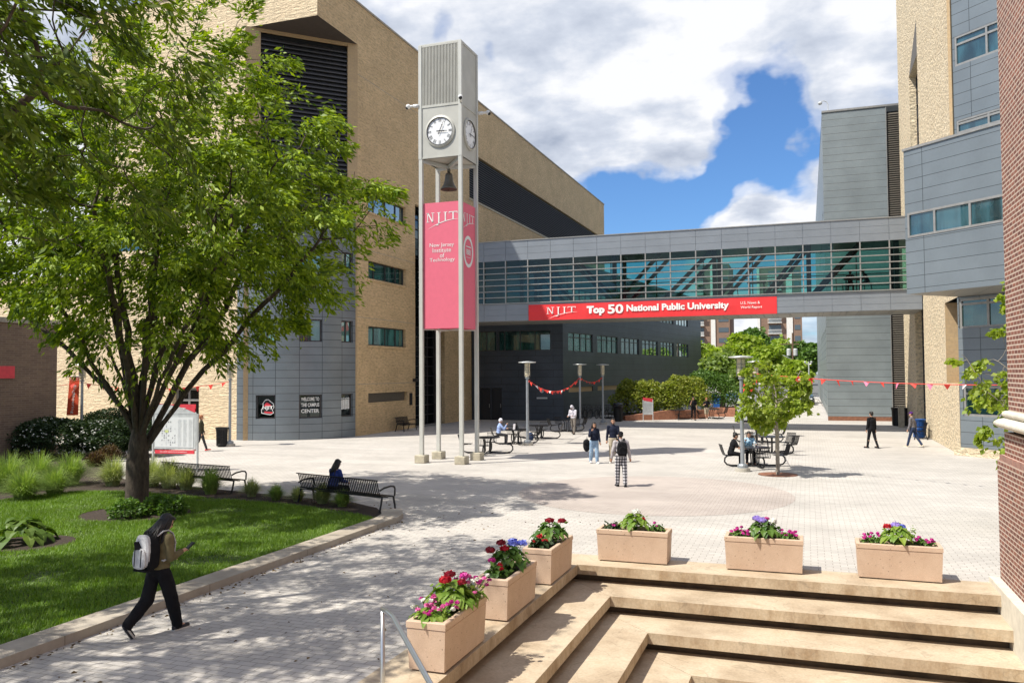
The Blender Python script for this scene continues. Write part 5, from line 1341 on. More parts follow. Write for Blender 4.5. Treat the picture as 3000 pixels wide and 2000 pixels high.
# far shrubs in the brick planter, far trees
u0 = (('far_shrub', 1850, 1226, 1.9, 2.0), ('far_shrub', 1925, 1222, 1.7, 1.9), ('far_shrub', 2000, 1216, 2.2, 2.2))
lab = ('bright yellow-green shrub left of the small campus sign', 'bright yellow-green shrub just behind the small campus sign', 'tall yellow-green shrub right of the small campus sign')
for i, (nm, u, v, r_, h_) in enumerate(u0):
    p = G(u, v); bush(nm, lab[i], 'shrub', [((p.x, p.y+1.2, h_*.62), (r_, r_*.7, h_*.72)), ((p.x-.5, p.y+.9, h_*1.0), (r_*.45, r_*.45, h_*.5)), ((p.x+.7, p.y+1.1, h_*.95), (r_*.5, r_*.4, h_*.5))], 7000, 'leaf_shrub', .19, 90+i, group='shrubs in the brick planter')
p = G(2068, 1212); bush('far_shrub', 'dark reddish shrub at the right end of the brick planter', 'shrub', [((p.x, p.y+1.5, 1.7), (2.6, 1.6, 1.9))], 7000, 'leaf_far3', .2, 97, group='shrubs in the brick planter')
def far_tree(u, ub, vt, Yd, wpx, mat, label, seed, n=9000, vb=1150):
    r = ray(u, 1100); t = Yd/r.y; x = r.x*t; k = F_/ (Yd/ r.y * r.dot(_fw) * 1.0) ; dep = r.dot(_fw)*t; m = dep/F_
    h = H_+(1097-vt)*m; R_w = wpx*m/2; rng = np.random.default_rng(seed); t_ = thing('street_tree', label, 'tree', group='trees along the street beyond the bridge')
    mb = MB(); zb_ = h-1.75*R_w if h-1.75*R_w > 1.2 else 1.2
    mb.tube([(x, Yd, 0), (x+.1, Yd, zb_), (x-.1, Yd, h*.75)], [.28, .2, .06], 8)
    for i in range(8):
        a = i*2.4; mb.tube([(x, Yd, zb_*.9), (x+R_w*.35*cos(a), Yd+R_w*.35*sin(a), zb_+(h-zb_)*.4), (x+R_w*.7*cos(a), Yd+R_w*.7*sin(a), zb_+(h-zb_)*.7)], [.12, .08, .02], 5)
    mb.build('trunk', 'bark', t_)
    Ps = []; nb = 34
    for i in range(nb):
        q = rng.normal(size=3); q /= np.linalg.norm(q); q *= rng.random()**.35; c = np.array([x, Yd, (h+zb_)/2])+q*np.array([R_w*.82, R_w*.8, (h-zb_)/2*.85]); s_ = R_w*(.2+.16*rng.random())
        g = rng.normal(size=(n//nb, 3)); g /= np.linalg.norm(g, axis=1)[:, None]; g *= (.55+.5*rng.random(n//nb))[:, None]; Ps.append(c+g*s_)
    leaves('crown', np.vstack(Ps), .2+.0028*Yd, mat, t_, rng, .75, .2); anchor(t_, (x, Yd, 0))
far_tree(2160, 0, 985, 112, 190, 'leaf_far1', 'bright green tree beyond the bridge, the widest of the row', 1, 16000)
far_tree(2190, 0, 968, 150, 130, 'leaf_far3', 'dark green tree top showing above the bright one beyond the bridge', 2)
far_tree(2115, 0, 1045, 80, 120, 'leaf_far2', 'pale olive tree at the corner of the dark zinc building', 3, 12000)
far_tree(2180, 0, 1062, 78, 100, 'leaf_far2', 'pale olive tree behind the left plaza lamp of the right-hand pair', 4, 12000)
far_tree(2275, 0, 1012, 140, 150, 'leaf_far1', 'green tree between the apartment towers, behind the utility pole', 5, 12000)
far_tree(2352, 0, 1010, 125, 110, 'leaf_far3', 'dark green tree left of the grey metal-clad building', 6, 12000)
far_tree(2240, 0, 1030, 105, 120, 'leaf_far1', 'yellow-green tree left of the utility pole', 7, 12000)
far_tree(2330, 0, 1060, 100, 90, 'leaf_far1', 'smaller green tree at the right side of the street', 8, 9000)
far_tree(2060, 0, 1010, 135, 60, 'leaf_far1', 'narrow green tree peeking past the dark zinc building corner', 9, 6000)

# ------------------------------------------------------------------ apartment towers
def tower(u0, u1, Yd, label, H, balc, seed):
    r0, r1 = ray(u0, 1100), ray(u1, 1100); x0, x1 = r0.x*Yd/r0.y, r1.x*Yd/r1.y
    t = thing('apartment_tower', label, 'building', group='apartment towers beyond the trees'); pl = Plane((0, Yd), (1, 0), (0, -1))
    mb = MB(); mb.box(x0, x1, Yd, Yd+14, 0, H); mb.build('wall', 'brown_tower_brick', t)
    w = x1-x0
    for a in ((0, .06), (.66, .80)) if balc == 'R' else ((.42, .56),):
        mb = MB(); mb.pbox(pl, x0+w*a[0], x0+w*a[1], 0, H, .02, .25); mb.build('white_strip', 'apt_white', t)
    mb = MB(); mb.pbox(pl, x0+w*(.82 if balc == 'R' else .6), x1+.05, 0, H, .01, .3); mb.build('shaded_wing', 'brown_tower_brick', t)
    nfl = int(H/2.75)
    ba = (.24, .56) if balc == 'R' else (.02, .22)
    for k in range(nfl):
        z = 2.0+2.75*k
        if z+1.2 > H: break
        b = MB(); b.pbox(pl, x0+w*ba[0], x0+w*ba[1], z, z+.16, .02, 1.3); 
        for i in range(14): a = x0+w*(ba[0]+(ba[1]-ba[0])*i/14); b.pbox(pl, a, a+.05, z+.16, z+1.0, 1.22, 1.28)
        b.pbox(pl, x0+w*ba[0], x0+w*ba[1], z+1.0, z+1.1, 1.2, 1.3)
        bo = b.build('balcony', 'apt_white', t)
        g = MB(); g.pbox(pl, x0+w*(ba[0]+.02), x0+w*(ba[1]-.02), z+.2, z+2.3, .03, .06); g.build('balcony_door', 'apt_window', bo)
        b = MB(); b.pbox(pl, x0+w*(.84 if balc == 'R' else .66), x0+w*.97, z+1, z+2.2, .31, .36); b.build('window', 'apt_window', t)
    anchor(t, ((x0+x1)/2, Yd+7, 0))
tower(2222, 2352, 220, 'brown brick apartment tower with white railed balconies, right of the two', 30, 'R', 1)
tower(2046, 2140, 225, 'brown brick apartment tower half hidden by the zinc building, left of the two', 32, 'L', 2)
tb_ = thing('far_house', 'low pale building glimpsed down the street under the trees', 'building'); mb = MB(); mb.box(-26, -9, 150, 160, 0, 6); mb.build('wall', 'apt_white', tb_)
for i in range(5): mb = MB(); mb.box(-25+3.2*i, -23.4+3.2*i, 149.9, 149.99, 2, 3.6); mb.build('window', 'apt_window', tb_)
anchor(tb_, (-18, 155, 0))
# ------------------------------------------------------------------ street furniture
# plaza lamps
def lamp_proto():
    t = thing('plaza_lamp', '', 'lamp', group='round-topped plaza lamps')
    mb = MB(); mb.lathe([(.27, 0), (.27, .13)], 20, (0, 0, 0)); mb.build('base', 'lamp_base', t)
    mb = MB(); mb.lathe([(.19, .131), (.19, .22), (.16, .27), (.075, .285)], 16, (0, 0, 0)); mb.lathe([(.075, .27), (.065, 3.35), (.11, 3.37), (.11, 3.42), (.04, 3.45)], 16, (0, 0, 0)); mb.build('pole', 'lamp_pole', t, smooth=False)
    mb = MB(); mb.lathe([(.10, 3.45), (.10, 3.52), (.135, 3.56), (.135, 4.10), (.1, 4.12)], 16, (0, 0, 0)); mb.build('lantern', 'lamp_lens', t)
    mb = MB()
    for z in (3.66, 3.78, 3.9): mb.lathe([(.135, 0), (.165, .012), (.135, .024)], 16, (0, 0, z))
    for i in range(4): a = pi/4+i*pi/2; mb.tube([(.15*cos(a), .15*sin(a), 3.45), (.15*cos(a), .15*sin(a), 4.14)], .012, 5)
    mb.build('lantern_cage', 'frame_grey', t)
    mb = MB(); mb.lathe([(.12, 4.12), (.44, 4.155), (.45, 4.175), (.44, 4.19), (.05, 4.23)], 28, (0, 0, 0)); mb.build('disc_shade', 'lamp_disc', t)
    return t
LP = lamp_proto(); LPOS = {}
for i, (u, v, lb) in enumerate(((1546, 1304, 'plaza lamp just right of the clock tower beside the round tables'), (1700, 1254, 'plaza lamp between the hooded man and the bicycles'), (1767, 1243, 'dark plaza lamp standing in shade in front of the bicycles'),
                              (2176, 1380, 'tall plaza lamp left of the young maple, in front of the seated pair'), (2217, 1281, 'plaza lamp right behind the young maple'), (673, 1307, 'lamp standing beside the black litter bin by the rounded bay'), (238, 1318, 'lamp carrying the orange-red pole banner'))):
    p = G(u, v)
    if i == 6: p = Vector((-36.2, p.y*36.2/abs(p.x), 0)) if False else G(238, 1318)
    place(LP, i > 0, p, .3*i, lb); LPOS[i] = p
hid = Vector((7.2, 26.1, 0)); place(LP, True, hid, 0, 'lamp beyond the red brick corner at the far end of the pennant string'); LPOS[7] = hid

# pole banner
p = LPOS[6]
d = Vector((cos(Y_), sin(Y_), 0)); nrm = Vector((sin(Y_), -cos(Y_), 0)); PB = Plane((p.x, p.y), (d.x, d.y), (nrm.x, nrm.y))
ba = thing('pole_banner', 'orange-red vertical banner hanging from the lamp at the brown building', 'banner')
m_px = (p-Vector((0, 0, 0))).dot(_fw)/F_
zt_, zb_ = PB.px(220, 1103)[1], PB.px(215, 1216)[1]; a0, a1 = -.62, -.13
mb = MB(); mb.face([PB.p(a0-.13, zb_, 0), PB.p(a1-.05, zb_, 0), PB.p(a1, zt_, 0), PB.p(a0, zt_, 0)]); mb.face([PB.p(a0-.13, zb_, -.01), PB.p(a0, zt_, -.01), PB.p(a1, zt_, -.01), PB.p(a1-.05, zb_, -.01)]); mb.build('cloth', 'orange_banner', ba)
njit_logo(PB, a0+.04, a1-.03, zt_-.27, zt_-.06, .012, 'white_paint', ba)
me = text_mesh('Engineering', .01); co = np.empty(len(me.vertices)*3); me.vertices.foreach_get('co', co); co = co.reshape(-1, 3); mn, mx = co.min(0), co.max(0); hh = zt_-.5-zb_; out = []
for c in co:
    f = (c[0]-mn[0])/(mx[0]-mn[0]); g = (c[1]-mn[1])/(mx[1]-mn[1]); out.extend(PB.p(-.46+.18*g-.10*f, zt_-.42-hh*f, .012))
me.vertices.foreach_set('co', np.array(out, dtype=np.float32)); me.update(); me.materials.clear(); finish('lettering', me, 'white_paint', ba)
mb = MB(); mb.tube([PB.p(a0, zt_+.01), PB.p(0, zt_+.01)], .015, 6); mb.build('bracket', 'lamp_pole', ba); anchor(ba, PB.p(-.3, zb_))

# bunting
def bunting(a, b, sag, n, cols, label, size=.27, seed=1, bunch=False):
    t = thing('bunting', label, 'bunting', group='strings of red pennants between the lamps'); rg = random.Random(seed)
    a, b = Vector(a), Vector(b); f = lambda s: a.lerp(b, s)-Vector((0, 0, 4*sag*s*(1-s)))
    mb = MB(); mb.tube([f(i/24) for i in range(25)], .012, 5); mb.build('cord', cols[0], t)
    dd = (b-a).normalized()
    for i in range(n):
        s = (i+.5)/n; c = f(s); w = size*.5
        tw = rg.uniform(-1, 1)*(1.2 if bunch else .8); d2 = Vector((dd.x*cos(tw)-dd.y*sin(tw), dd.x*sin(tw)+dd.y*cos(tw), dd.z)); hh = size*(rg.uniform(.7, 1.15) if not bunch else rg.uniform(.4, 1.0)); sw = Vector((rg.uniform(-.1, .1), rg.uniform(-.1, .1), 0))
        q = MB(); pts = [c-d2*w, c+d2*w, c+sw-Vector((0, 0, hh))]; nn = (pts[1]-pts[0]).cross(pts[2]-pts[0]).normalized()*.003
        q.face([p_+nn for p_ in pts]); q.face([p_-nn for p_ in pts[::-1]]); q.build('pennant', cols[rg.randrange(len(cols))] if i % 2 else cols[0], t)
    anchor(t, a)
zL = 3.32
def top(i, z=zL): q = LPOS[i]; return (q.x, q.y, z)
bunting(top(0), top(1), .75, 26, ['flag_red', 'flag_red', 'flag_red', 'flag_white'], 'bunched red bunting sagging between the two lamps right of the clock tower', .24, 2, True)
bunting(top(1), top(2), .35, 9, ['flag_red'], 'short red bunting reaching the dark shaded lamp', .22, 3, True)
bunting(top(3, 3.62), top(7, 3.25), .18, 22, ['flag_red', 'flag_white', 'flag_red', 'flag_pink'], 'red, pink and white pennants crossing the plaza to the red brick corner', .19, 4)
bunting(top(3, 3.35), top(4, 3.3), .5, 14, ['flag_red'], 'red bunting tangled in the young maple between two lamps', .28, 5, True)
bunting(top(6, 3.3), top(5, 3.3), .35, 11, ['flag_red'], 'red bunting along the tan wall on the left', .24, 6)
bunting(top(6, 3.3), (-40.5, 27.5, 3.3), .3, 9, ['flag_red'], 'red bunting running left from the banner lamp', .28, 7)
bunting(top(5, 3.3), top(0, 3.3), 0.02, 1, ['flag_red'], 'stray red cord', .1, 8) if False else None

# benches
def bench_proto(L, name='metal_bench'):
    """origin centre of the seat on the ground; +y is the way a sitter faces"""
    t = thing(name, '', 'bench', group='black metal strap benches')
    n = int(L/.068)
    sc = [(.56, -.24), (.44, -.235), (.42, -.05), (.425, .12), (.415, .22), (.38, .25)]; bc = [(.44, -.235), (.60, -.29), (.80, -.345), (.86, -.37), (.87, -.39)]
    mb = MB()
    for i in range(n):
        x = -L/2+.03+(L-.06)*(i+.5)/n; pts = [(x, y, z) for z, y in sc[1:]]
        for j in range(len(pts)-1): mb.bar(pts[j], pts[j+1], .036, .008, (0, -.2, 1))
    for y, z in ((-.23, .425), (0, .405), (.23, .395)): mb.bar((-L/2, y, z-.01), (L/2, y, z-.01), .035, .02)
    mb.build('seat', 'black_metal', t)
    mb = MB()
    for i in range(n):
        x = -L/2+.03+(L-.06)*(i+.5)/n; pts = [(x, y, z) for z, y in bc]
        for j in range(len(pts)-1): mb.bar(pts[j], pts[j+1], .036, .008, (0, 1, 0))
    mb.tube([(-L/2, -.385, .87), (L/2, -.385, .87)], .016, 6); mb.bar((-L/2, -.25, .47), (L/2, -.25, .47), .03)
    mb.build('backrest', 'black_metal', t)
    for x in (-L/2, L/2):
        for pts in ([(x, .2, .41), (x, .25, .2), (x, .28, 0)], [(x, -.22, .43), (x, -.27, .2), (x, -.34, 0)]):
            mb = MB()
            for j in range(2): mb.bar(pts[j], pts[j+1], .05, .022, (1, 0, 0))
            mb.box(x-.035, x+.035, pts[2][1]-.04, pts[2][1]+.04, 0, .012); mb.build('leg', 'black_metal', t)
        mb = MB(); ar = [(x, -.31, .60), (x, -.15, .655), (x, .10, .68), (x, .22, .66), (x, .265, .60), (x, .25, .40)]
        for j in range(len(ar)-1): mb.bar(ar[j], ar[j+1], .045, .018, (1, 0, 0))
        mb.build('armrest', 'black_metal', t)
    return t
# near bench seen from behind: back legs found on the ground
a, b = G(868, 1385, .87), G(1106, 1408, .87); d = (b-a); d.z = 0; L1 = d.length
fwd = Vector((-d.y, d.x, 0)).normalized(); rzb = atan2(fwd.y, fwd.x)-pi/2
B1 = bench_proto(L1); ctr = (a+b)/2 + fwd*.39; B1.location = (ctr.x, ctr.y, 0); B1.rotation_euler = (0, 0, rzb); B1['label'] = 'black metal bench seen from behind with a person sitting on it'
bench1 = (ctr.copy(), rzb, fwd)
print('BENCH', L1, a, b); q2 = G(676, 1450); f2 = Vector((-.02-.35, 1, 0)); rz2 = rzb+.10; fw2 = Vector((-sin(rz2), cos(rz2), 0)); rg2 = Vector((cos(rz2), sin(rz2), 0))
c2 = q2-rg2*(L1/2)+fw2*.34; place(B1, True, c2, rz2, 'empty black metal bench half hidden by the ornamental grasses')
WB = bench_proto(1.75); q = LW.p(LW.px(1160, 1230)[0], 0, .75); place(WB, False, (q.x, q.y, 0), -pi/2, 'short black bench against the shaded tan stone wall under the wall vent')
q = G(2752, 1285); place(WB, True, (5.55, q.y, 0), pi/2, 'short dark bench in front of the cream stone wall beside the blue bin')
q = G(2945, 1336); place(WB, True, (q.x+.65, q.y+.15, 0), radians(135), 'black bench end showing just left of the red brick corner')

# round tables with attached seats
def table_proto():
    t = thing('picnic_table', '', 'picnic table', group='round black tables with attached seats')
    mb = MB(); mb.lathe([(.56, .715), (.585, .72), (.585, .745), (.56, .752)], 32, (0, 0, 0)); mb.build('tabletop', 'black_metal', t)
    mb = MB()
    for i in range(4): a = pi/4+i*pi/2; mb.tube([(.26*cos(a), .26*sin(a), .72), (.18*cos(a), .18*sin(a), .55), (.16*cos(a), .16*sin(a), .12), (.24*cos(a), .24*sin(a), .03)], .028, 8)
    mb.build('pedestal', 'black_metal', t)
    for i in range(4):
        a = i*pi/2; Rz = Matrix.Rotation(a, 3, 'Z'); tr = lambda q: Rz @ Vector(q)
        mb = MB(); mb.tube([tr(q) for q in ((.16, 0, .08), (.5, 0, .05), (.9, 0, .05), (1.08, 0, .09), (1.17, 0, .2), (1.15, 0, .34), (1.06, 0, .42), (.9, 0, .43))], .032, 8); mb.build('seat_support', 'black_metal', t)
        mb = MB()
        for k in range(8):
            y = -.22+.44*k/7; mb.bar(tr((.74, y, .44)), tr((1.17, y, .44)), .032, .012)
        mb.bar(tr((.74, -.24, .435)), tr((.74, .24, .435)), .02); mb.bar(tr((1.0, -.24, .432)), tr((1.0, .24, .432)), .02); so = mb.build('seat', 'black_metal', t)
        mb = MB()
        for k in range(8):
            y = -.22+.44*k/7; mb.bar(tr((1.17, y, .44)), tr((1.24, y, .58)), .032, .012, (1, 0, 0)); mb.bar(tr((1.24, y, .58)), tr((1.32, y, .84)), .032, .012, (1, 0, 0))
        mb.bar(tr((1.32, -.24, .85)), tr((1.32, .24, .85)), .025); mb.build('seat_back', 'black_metal', so)
    return t
TP = table_proto(); TPOS = []
tl = (('round black table behind the right posts of the clock tower', 1428, 1328, .2), ('round black table where the person in the white turban sits', 1512, 1300, .55), ('round black table right of the first plaza lamp', 1580, 1285, .1), ('round black table beside the hooded man', 1662, 1264, .75),
      ('round black table with two people sitting at it by the young maple', 2212, 1366, .35), ('round black table just behind the young maple', 2262, 1327, .9), ('round black table behind the maple trunk, farthest of the maple group', 2225, 1296, .2), ('distant round black table before the brick planter, left one', 1985, 1228, .2), ('distant round black table behind the two far walkers, right one', 2085, 1226, .6))
for i, (lb, u, v, r_) in enumerate(tl):
    p = G(u, v); place(TP, i > 0, p, r_, lb); TPOS.append((p, r_))
# bins
def bin_at(label, u, v, mat, r=.29, h=.95, dome=False, pos=None):
    p = pos or G(u, v); t = thing('litter_bin', label, 'bin', (p.x, p.y, 0), group='litter bins'); mb = MB(); n = 26
    for i in range(n):
        a = 2*pi*i/n; pts = [(.86*r, .06), (.88*r, h*.7), (.93*r, h*.88), (1.08*r, h)]
        for j in range(3): mb.bar((pts[j][0]*cos(a), pts[j][0]*sin(a), pts[j][1]), (pts[j+1][0]*cos(a), pts[j+1][0]*sin(a), pts[j+1][1]), .036, .01, (cos(a), sin(a), 0))
    for z in (.1, h*.5, h*.86): mb.lathe([(.88*r, 0), (.9*r, .01), (.9*r, .03), (.88*r, .04)], 24, (0, 0, z))
    mb.build('basket', mat, t); mb = MB(); mb.lathe([(.80*r, .04), (.80*r, h*.84), (.6*r, h*.85)], 20, (0, 0, 0)); mb.build('liner', 'black' if mat != 'bluecan' else 'bluecan', t)
    mb = MB(); mb.lathe([(.6*r, .0), (.65*r, .05)], 16, (0, 0, 0)); mb.lathe([(.85*r, h*.86), (1.1*r, h*.99), (1.1*r, h), (.82*r, h*.93)], 24, (0, 0, 0)); mb.build('rim', mat, t)
    if dome: mb = MB(); mb.lathe([(1.0*r, h), (.95*r, h+.12), (.6*r, h+.22), (.2*r, h+.26)], 20, (0, 0, 0)); mb.build('lid', mat, t)
bin_at('black slatted litter bin beside the lamp at the tan wall', 650, 1308, 'black_metal', .31, .98)
bin_at('black lidded litter bin at the left end of the brick planter', 1811, 1234, 'black_metal', .38, 1.15, True)
bin_at('blue slatted recycling bin in front of the cream stone wall', 2708, 1283, 'bluecan', .33, 1.02, pos=G(2708, 1283)+Vector((-.25, 0, 0)))
bin_at('dark litter bin left of the pale concrete pillar', 2629, 1247, 'black_metal', .36, 1.2); bin_at('dark litter bin right of the pale concrete pillar', 2655, 1247, 'black_metal', .36, 1.2)
p = G(2641, 1251); mb = MB(); mb.prism([(p.x-.17, p.y-.2), (p.x+.17, p.y-.2), (p.x+.17, p.y+.1), (p.x-.17, p.y+.1)], 0, 1.28); mb.prism([(p.x-.2, p.y-.23), (p.x+.2, p.y-.23), (p.x+.2, p.y+.13), (p.x-.2, p.y+.13)], 1.281, 1.36); tag(mb.build('concrete_pillar', 'concrete'), 'short pale concrete pillar between two dark bins', 'pillar')

# campus directory sign
dl, dr = G(448, 1378), G(578, 1381)
DD = (dr-dl); dlen = DD.length; DD.normalize(); SG = Plane((dl.x, dl.y), (DD.x, DD.y), (DD.y, -DD.x))
sg = thing('campus_directory', 'campus directory board with a map and red header on two posts', 'sign')
pp = lambda u, v: SG.px(u, v)
zT = pp(571, 1184)[1]; zH = pp(571, 1212)[1]; zP1 = pp(560, 1220)[1]; zP0 = pp(560, 1314)[1]; zR1, zR0 = pp(560, 1320)[1], pp(560, 1329)[1]
aL, aR = -.0, dlen
for a in (aL, aR): mb = MB(); mb.tube([SG.p(a, 0), SG.p(a, zH)], .045, 10); mb.build('post', 'sign_grey', sg)
mb = MB(); mb.pbox(SG, aL+.06, aR-.06, zP0-.02, zP1+.12, -.06, .02); bd_ = mb.build('board', 'sign_grey', sg)
mb = MB(); mb.face([SG.p(aL+.10, zP0+.05, .03), SG.p(aR-.16, zP0+.05, .03), SG.p(aR-.16, zP1-.02, .03), SG.p(aL+.10, zP1-.02, .03)]); mb.build('map_sheet', 'sign_white', bd_)
n = 16; mb = MB(); top_c = lambda s: zT - .02; low_c = lambda s: zP1+.15+(1-s)*.0+ (.34*(1-s**2.2))
for i in range(n):
    s, u_ = i/n, (i+1)/n; a, b = aL+.04+(aR-aL-.14)*s, aL+.04+(aR-aL-.14)*u_
    mb.face([SG.p(a, low_c(s)-.0, .034), SG.p(b, low_c(u_), .034), SG.p(b, zT, .034), SG.p(a, zT, .034)]); mb.face([SG.p(a, low_c(s), -.03), SG.p(a, zT, -.03), SG.p(b, zT, -.03), SG.p(b, low_c(u_), -.03)])
hdr = mb.build('red_header', 'sign_red', sg)
mb = MB()
for i in range(n):
    s, u_ = i/n, (i+1)/n; a, b = aL+.04+(aR-aL-.08)*s, aL+.04+(aR-aL-.08)*u_; mb.face([SG.p(a, zP1+.1, .028), SG.p(b, zP1+.1, .028), SG.p(b, low_c(u_)+.01, .028), SG.p(a, low_c(s)+.01, .028)])
mb.build('grey_arc', 'sign_grey', sg)
text_on(SG, 'CAMPUS DIRECTORY', aL+(aR-aL)*.33, aL+(aR-aL)*.74, zT-.22, zT-.12, .04, 'white_paint', hdr, bold=.02)
mb = MB(); mb.pbox(SG, aL+.10, aR-.13, zR0, zR1+.02, -.02, .03); rs = mb.build('red_strip', 'sign_red', sg); text_on(SG, 'NEW JERSEY INSTITUTE OF TECHNOLOGY', aL+.32, aR-.42, zR0+.045, zR1-.03, .034, 'white_paint', rs, bold=.02)
rg = random.Random(9); mh = zP1-zP0; mb = MB(); mg = MB(); mgreen = MB(); mw = (aR-aL-.26)
for i in range(9):
    for j in range(11):
        x = aL+.2+mw*.5*i/9; z = zP0+.12+mh*.78*j/11
        if rg.random() < .62 and 1 < i: (mb if rg.random() < .6 else mg).face([SG.p(x, z, .034), SG.p(x+mw*.04*rg.uniform(.5, 1), z, .034), SG.p(x+mw*.04*rg.uniform(.5, 1), z+mh*.05, .034), SG.p(x, z+mh*.05*rg.uniform(.6, 1), .034)])
mgreen.face([SG.p(aL+.2+mw*.2, zP0+mh*.5, .036), SG.p(aL+.2+mw*.29, zP0+mh*.5, .036), SG.p(aL+.2+mw*.29, zP0+mh*.58, .036), SG.p(aL+.2+mw*.2, zP0+mh*.58, .036)])
for c_ in range(3):
    for j in range(30):
        x = aL+.16+mw*(.56+.14*c_); z = zP0+.1+(mh-.2)*j/30; mg.face([SG.p(x, z, .034), SG.p(x+mw*.10*rg.uniform(.5, 1), z, .034), SG.p(x+mw*.10, z+.012, .034), SG.p(x, z+.012, .034)])
mb.build('map_blocks', 'map_grey', bd_); mg.build('map_lines', 'map_pale', bd_); mgreen.build('map_green', 'map_green', bd_)
anchor(sg, SG.p(dlen/2, 0))
# small sign by the shrubs
q = G(1899, 1234); S3 = Plane((q.x, q.y), (cos(Y_), sin(Y_)), (sin(Y_), -cos(Y_))); s3 = thing('small_sign', 'small grey campus sign with a red top before the brick planter', 'sign')
w3 = .36
for a in (-w3, w3): mb = MB(); mb.tube([S3.p(a, 0), S3.p(a, 1.6)], .03, 8); mb.build('post', 'sign_grey', s3)
mb = MB(); mb.pbox(S3, -w3+.03, w3-.03, .5, 1.55, -.03, .01); bo = mb.build('board', 'sign_grey', s3); mb = MB(); poly_on(mb, S3, [(-w3-.02, 1.55), (w3, 1.42), (w3, 1.68), (-w3-.02, 1.78)], .015); mb.build('red_top', 'sign_red', s3)
mb = MB()
for j in range(7): mb.face([S3.p(-w3+.08, .7+.1*j, .014), S3.p(w3-.12, .7+.1*j, .014), S3.p(w3-.12, .72+.1*j, .014), S3.p(-w3+.08, .72+.1*j, .014)])
mb.build('text_lines', 'map_grey', bo); anchor(s3, q)
# sandwich board by the right-hand lamp
q = G(2172, 1238); t = thing('notice_stand', 'dark framed notice stand just left of the tall lamp', 'sign', q, Y_)
for s_, n_ in ((-1, 'panel'), (1, 'panel')):
    mb = MB(); mb.bar((0, s_*.28, .05), (0, s_*.02, 1.3), .8, .04, (0, 1, 0)); mb.build('frame', 'dark_metal', t); mb = MB(); mb.bar((0, s_*.25+s_*.03, .2), (0, s_*.05+s_*.03, 1.2), .68, .02, (0, 1, 0)); mb.build(n_, 'sign_grey', t)

# brick planter wall
bpw = thing('brick_planter', 'low red brick planter wall holding the yellow-green shrubs', 'planter'); pL, pR = G(1832, 1232), G(2075, 1226)
dv = (pR-pL); ll = dv.length; dv.normalize(); PW = Plane((pL.x, pL.y), (dv.x, dv.y), (dv.y, -dv.x))
mb = MB()
for i in range(10):
    a, b = ll*i/10, ll*(i+1)/10-.0; h0 = .35+.35*min(1, i/5); h1 = .35+.35*min(1, (i+1)/5); pts = [PW.p(a, 0, 0), PW.p(b, 0, 0), PW.p(b, h1, 0), PW.p(a, h0, 0)]; pb = [PW.p(a, 0, -.35), PW.p(b, 0, -.35), PW.p(b, h1, -.35), PW.p(a, h0, -.35)]
    mb.face(pts); mb.face(pb[::-1]); mb.face([pts[3], pts[2], pb[2], pb[3]])
mb.build('wall', 'brick_planter', bpw)
mb = MB(); mb.face([PW.p(0, .3, -.3), PW.p(ll, .4, -.3), PW.p(ll, .4, -5.5), PW.p(0, .3, -5.5)]); mb.build('soil', 'soil', bpw); anchor(bpw, PW.p(ll/2, 0))
for i, (u, v) in enumerate(((2110, 1220), (2125, 1215))):
    q = G(u, v); mb = MB(); mb.prism([(q.x-1.3, q.y), (q.x+1.2, q.y), (q.x+1.2, q.y+.6), (q.x-1.3, q.y+.6)], 0, .6); tag(mb.build('planter_box', 'brick_planter'), ('brick planter block behind the far walkers, left of the notice stand', 'farther brick planter block left of the notice stand')[i], 'planter', 'brick planter blocks')

# bicycles
def bike_proto():
    t = thing('bicycle', '', 'bicycle', group='bicycles parked at the rack')
    for x in (-.52, .52):
        mb = MB(); mb.tube([(x+.33*cos(2*pi*i/24), 0, .35+.33*sin(2*pi*i/24)) for i in range(24)], .018, 6, closed=True); wv = mb.build('wheel', 'tyre', t)
        mb = MB()
        for i in range(8): a = pi*i/8; mb.tube([(x+.32*cos(a), 0, .35+.32*sin(a)), (x-.32*cos(a), 0, .35-.32*sin(a))], .003, 3)
        mb.build('spokes', 'frame_grey', wv)
    mb = MB()
    for a, b in (((-.52, .35), (-.08, .33)), ((-.08, .33), (-.2, .82)), ((-.52, .35), (-.18, .75)), ((-.08, .33), (.36, .78)), ((-.18, .76), (.34, .84)), ((.34, .92), (.52, .35))): mb.tube([(a[0], 0, a[1]), (b[0], 0, b[1])], .018, 6)
    mb.build('frame', 'cloth_charcoal', t); mb = MB(); mb.ball((-.22, 0, .93), (.14, .06, .035)); mb.tube([(-.2, 0, .8), (-.22, 0, .92)], .013, 5); mb.build('saddle', 'black', t)
    mb = MB(); mb.tube([(.33, 0, .9), (.31, 0, 1.02), (.38, -.02, 1.04)], .014, 5); mb.tube([(.30, -.28, 1.03), (.36, -.1, 1.04), (.36, .1, 1.04), (.30, .28, 1.03)], .014, 5); mb.build('handlebar', 'black', t)
    return t
BK_ = bike_proto(); bl = G(1672, 1228)
for i in range(7):
    q = G(1688+16*i, 1226); place(BK_, i > 0, (q.x, q.y+.3, 0), radians(70+6*((i*5) % 3)), 'dim bicycle at the rack by the dark zinc wall, %s' % ('nearest the hooded man', 'second from the hooded man', 'third from the hooded man', 'just left of the dark lamp', 'just right of the dark lamp', 'second right of the dark lamp', 'nearest the black lidded bin')[i])
q = G(1735, 1228)
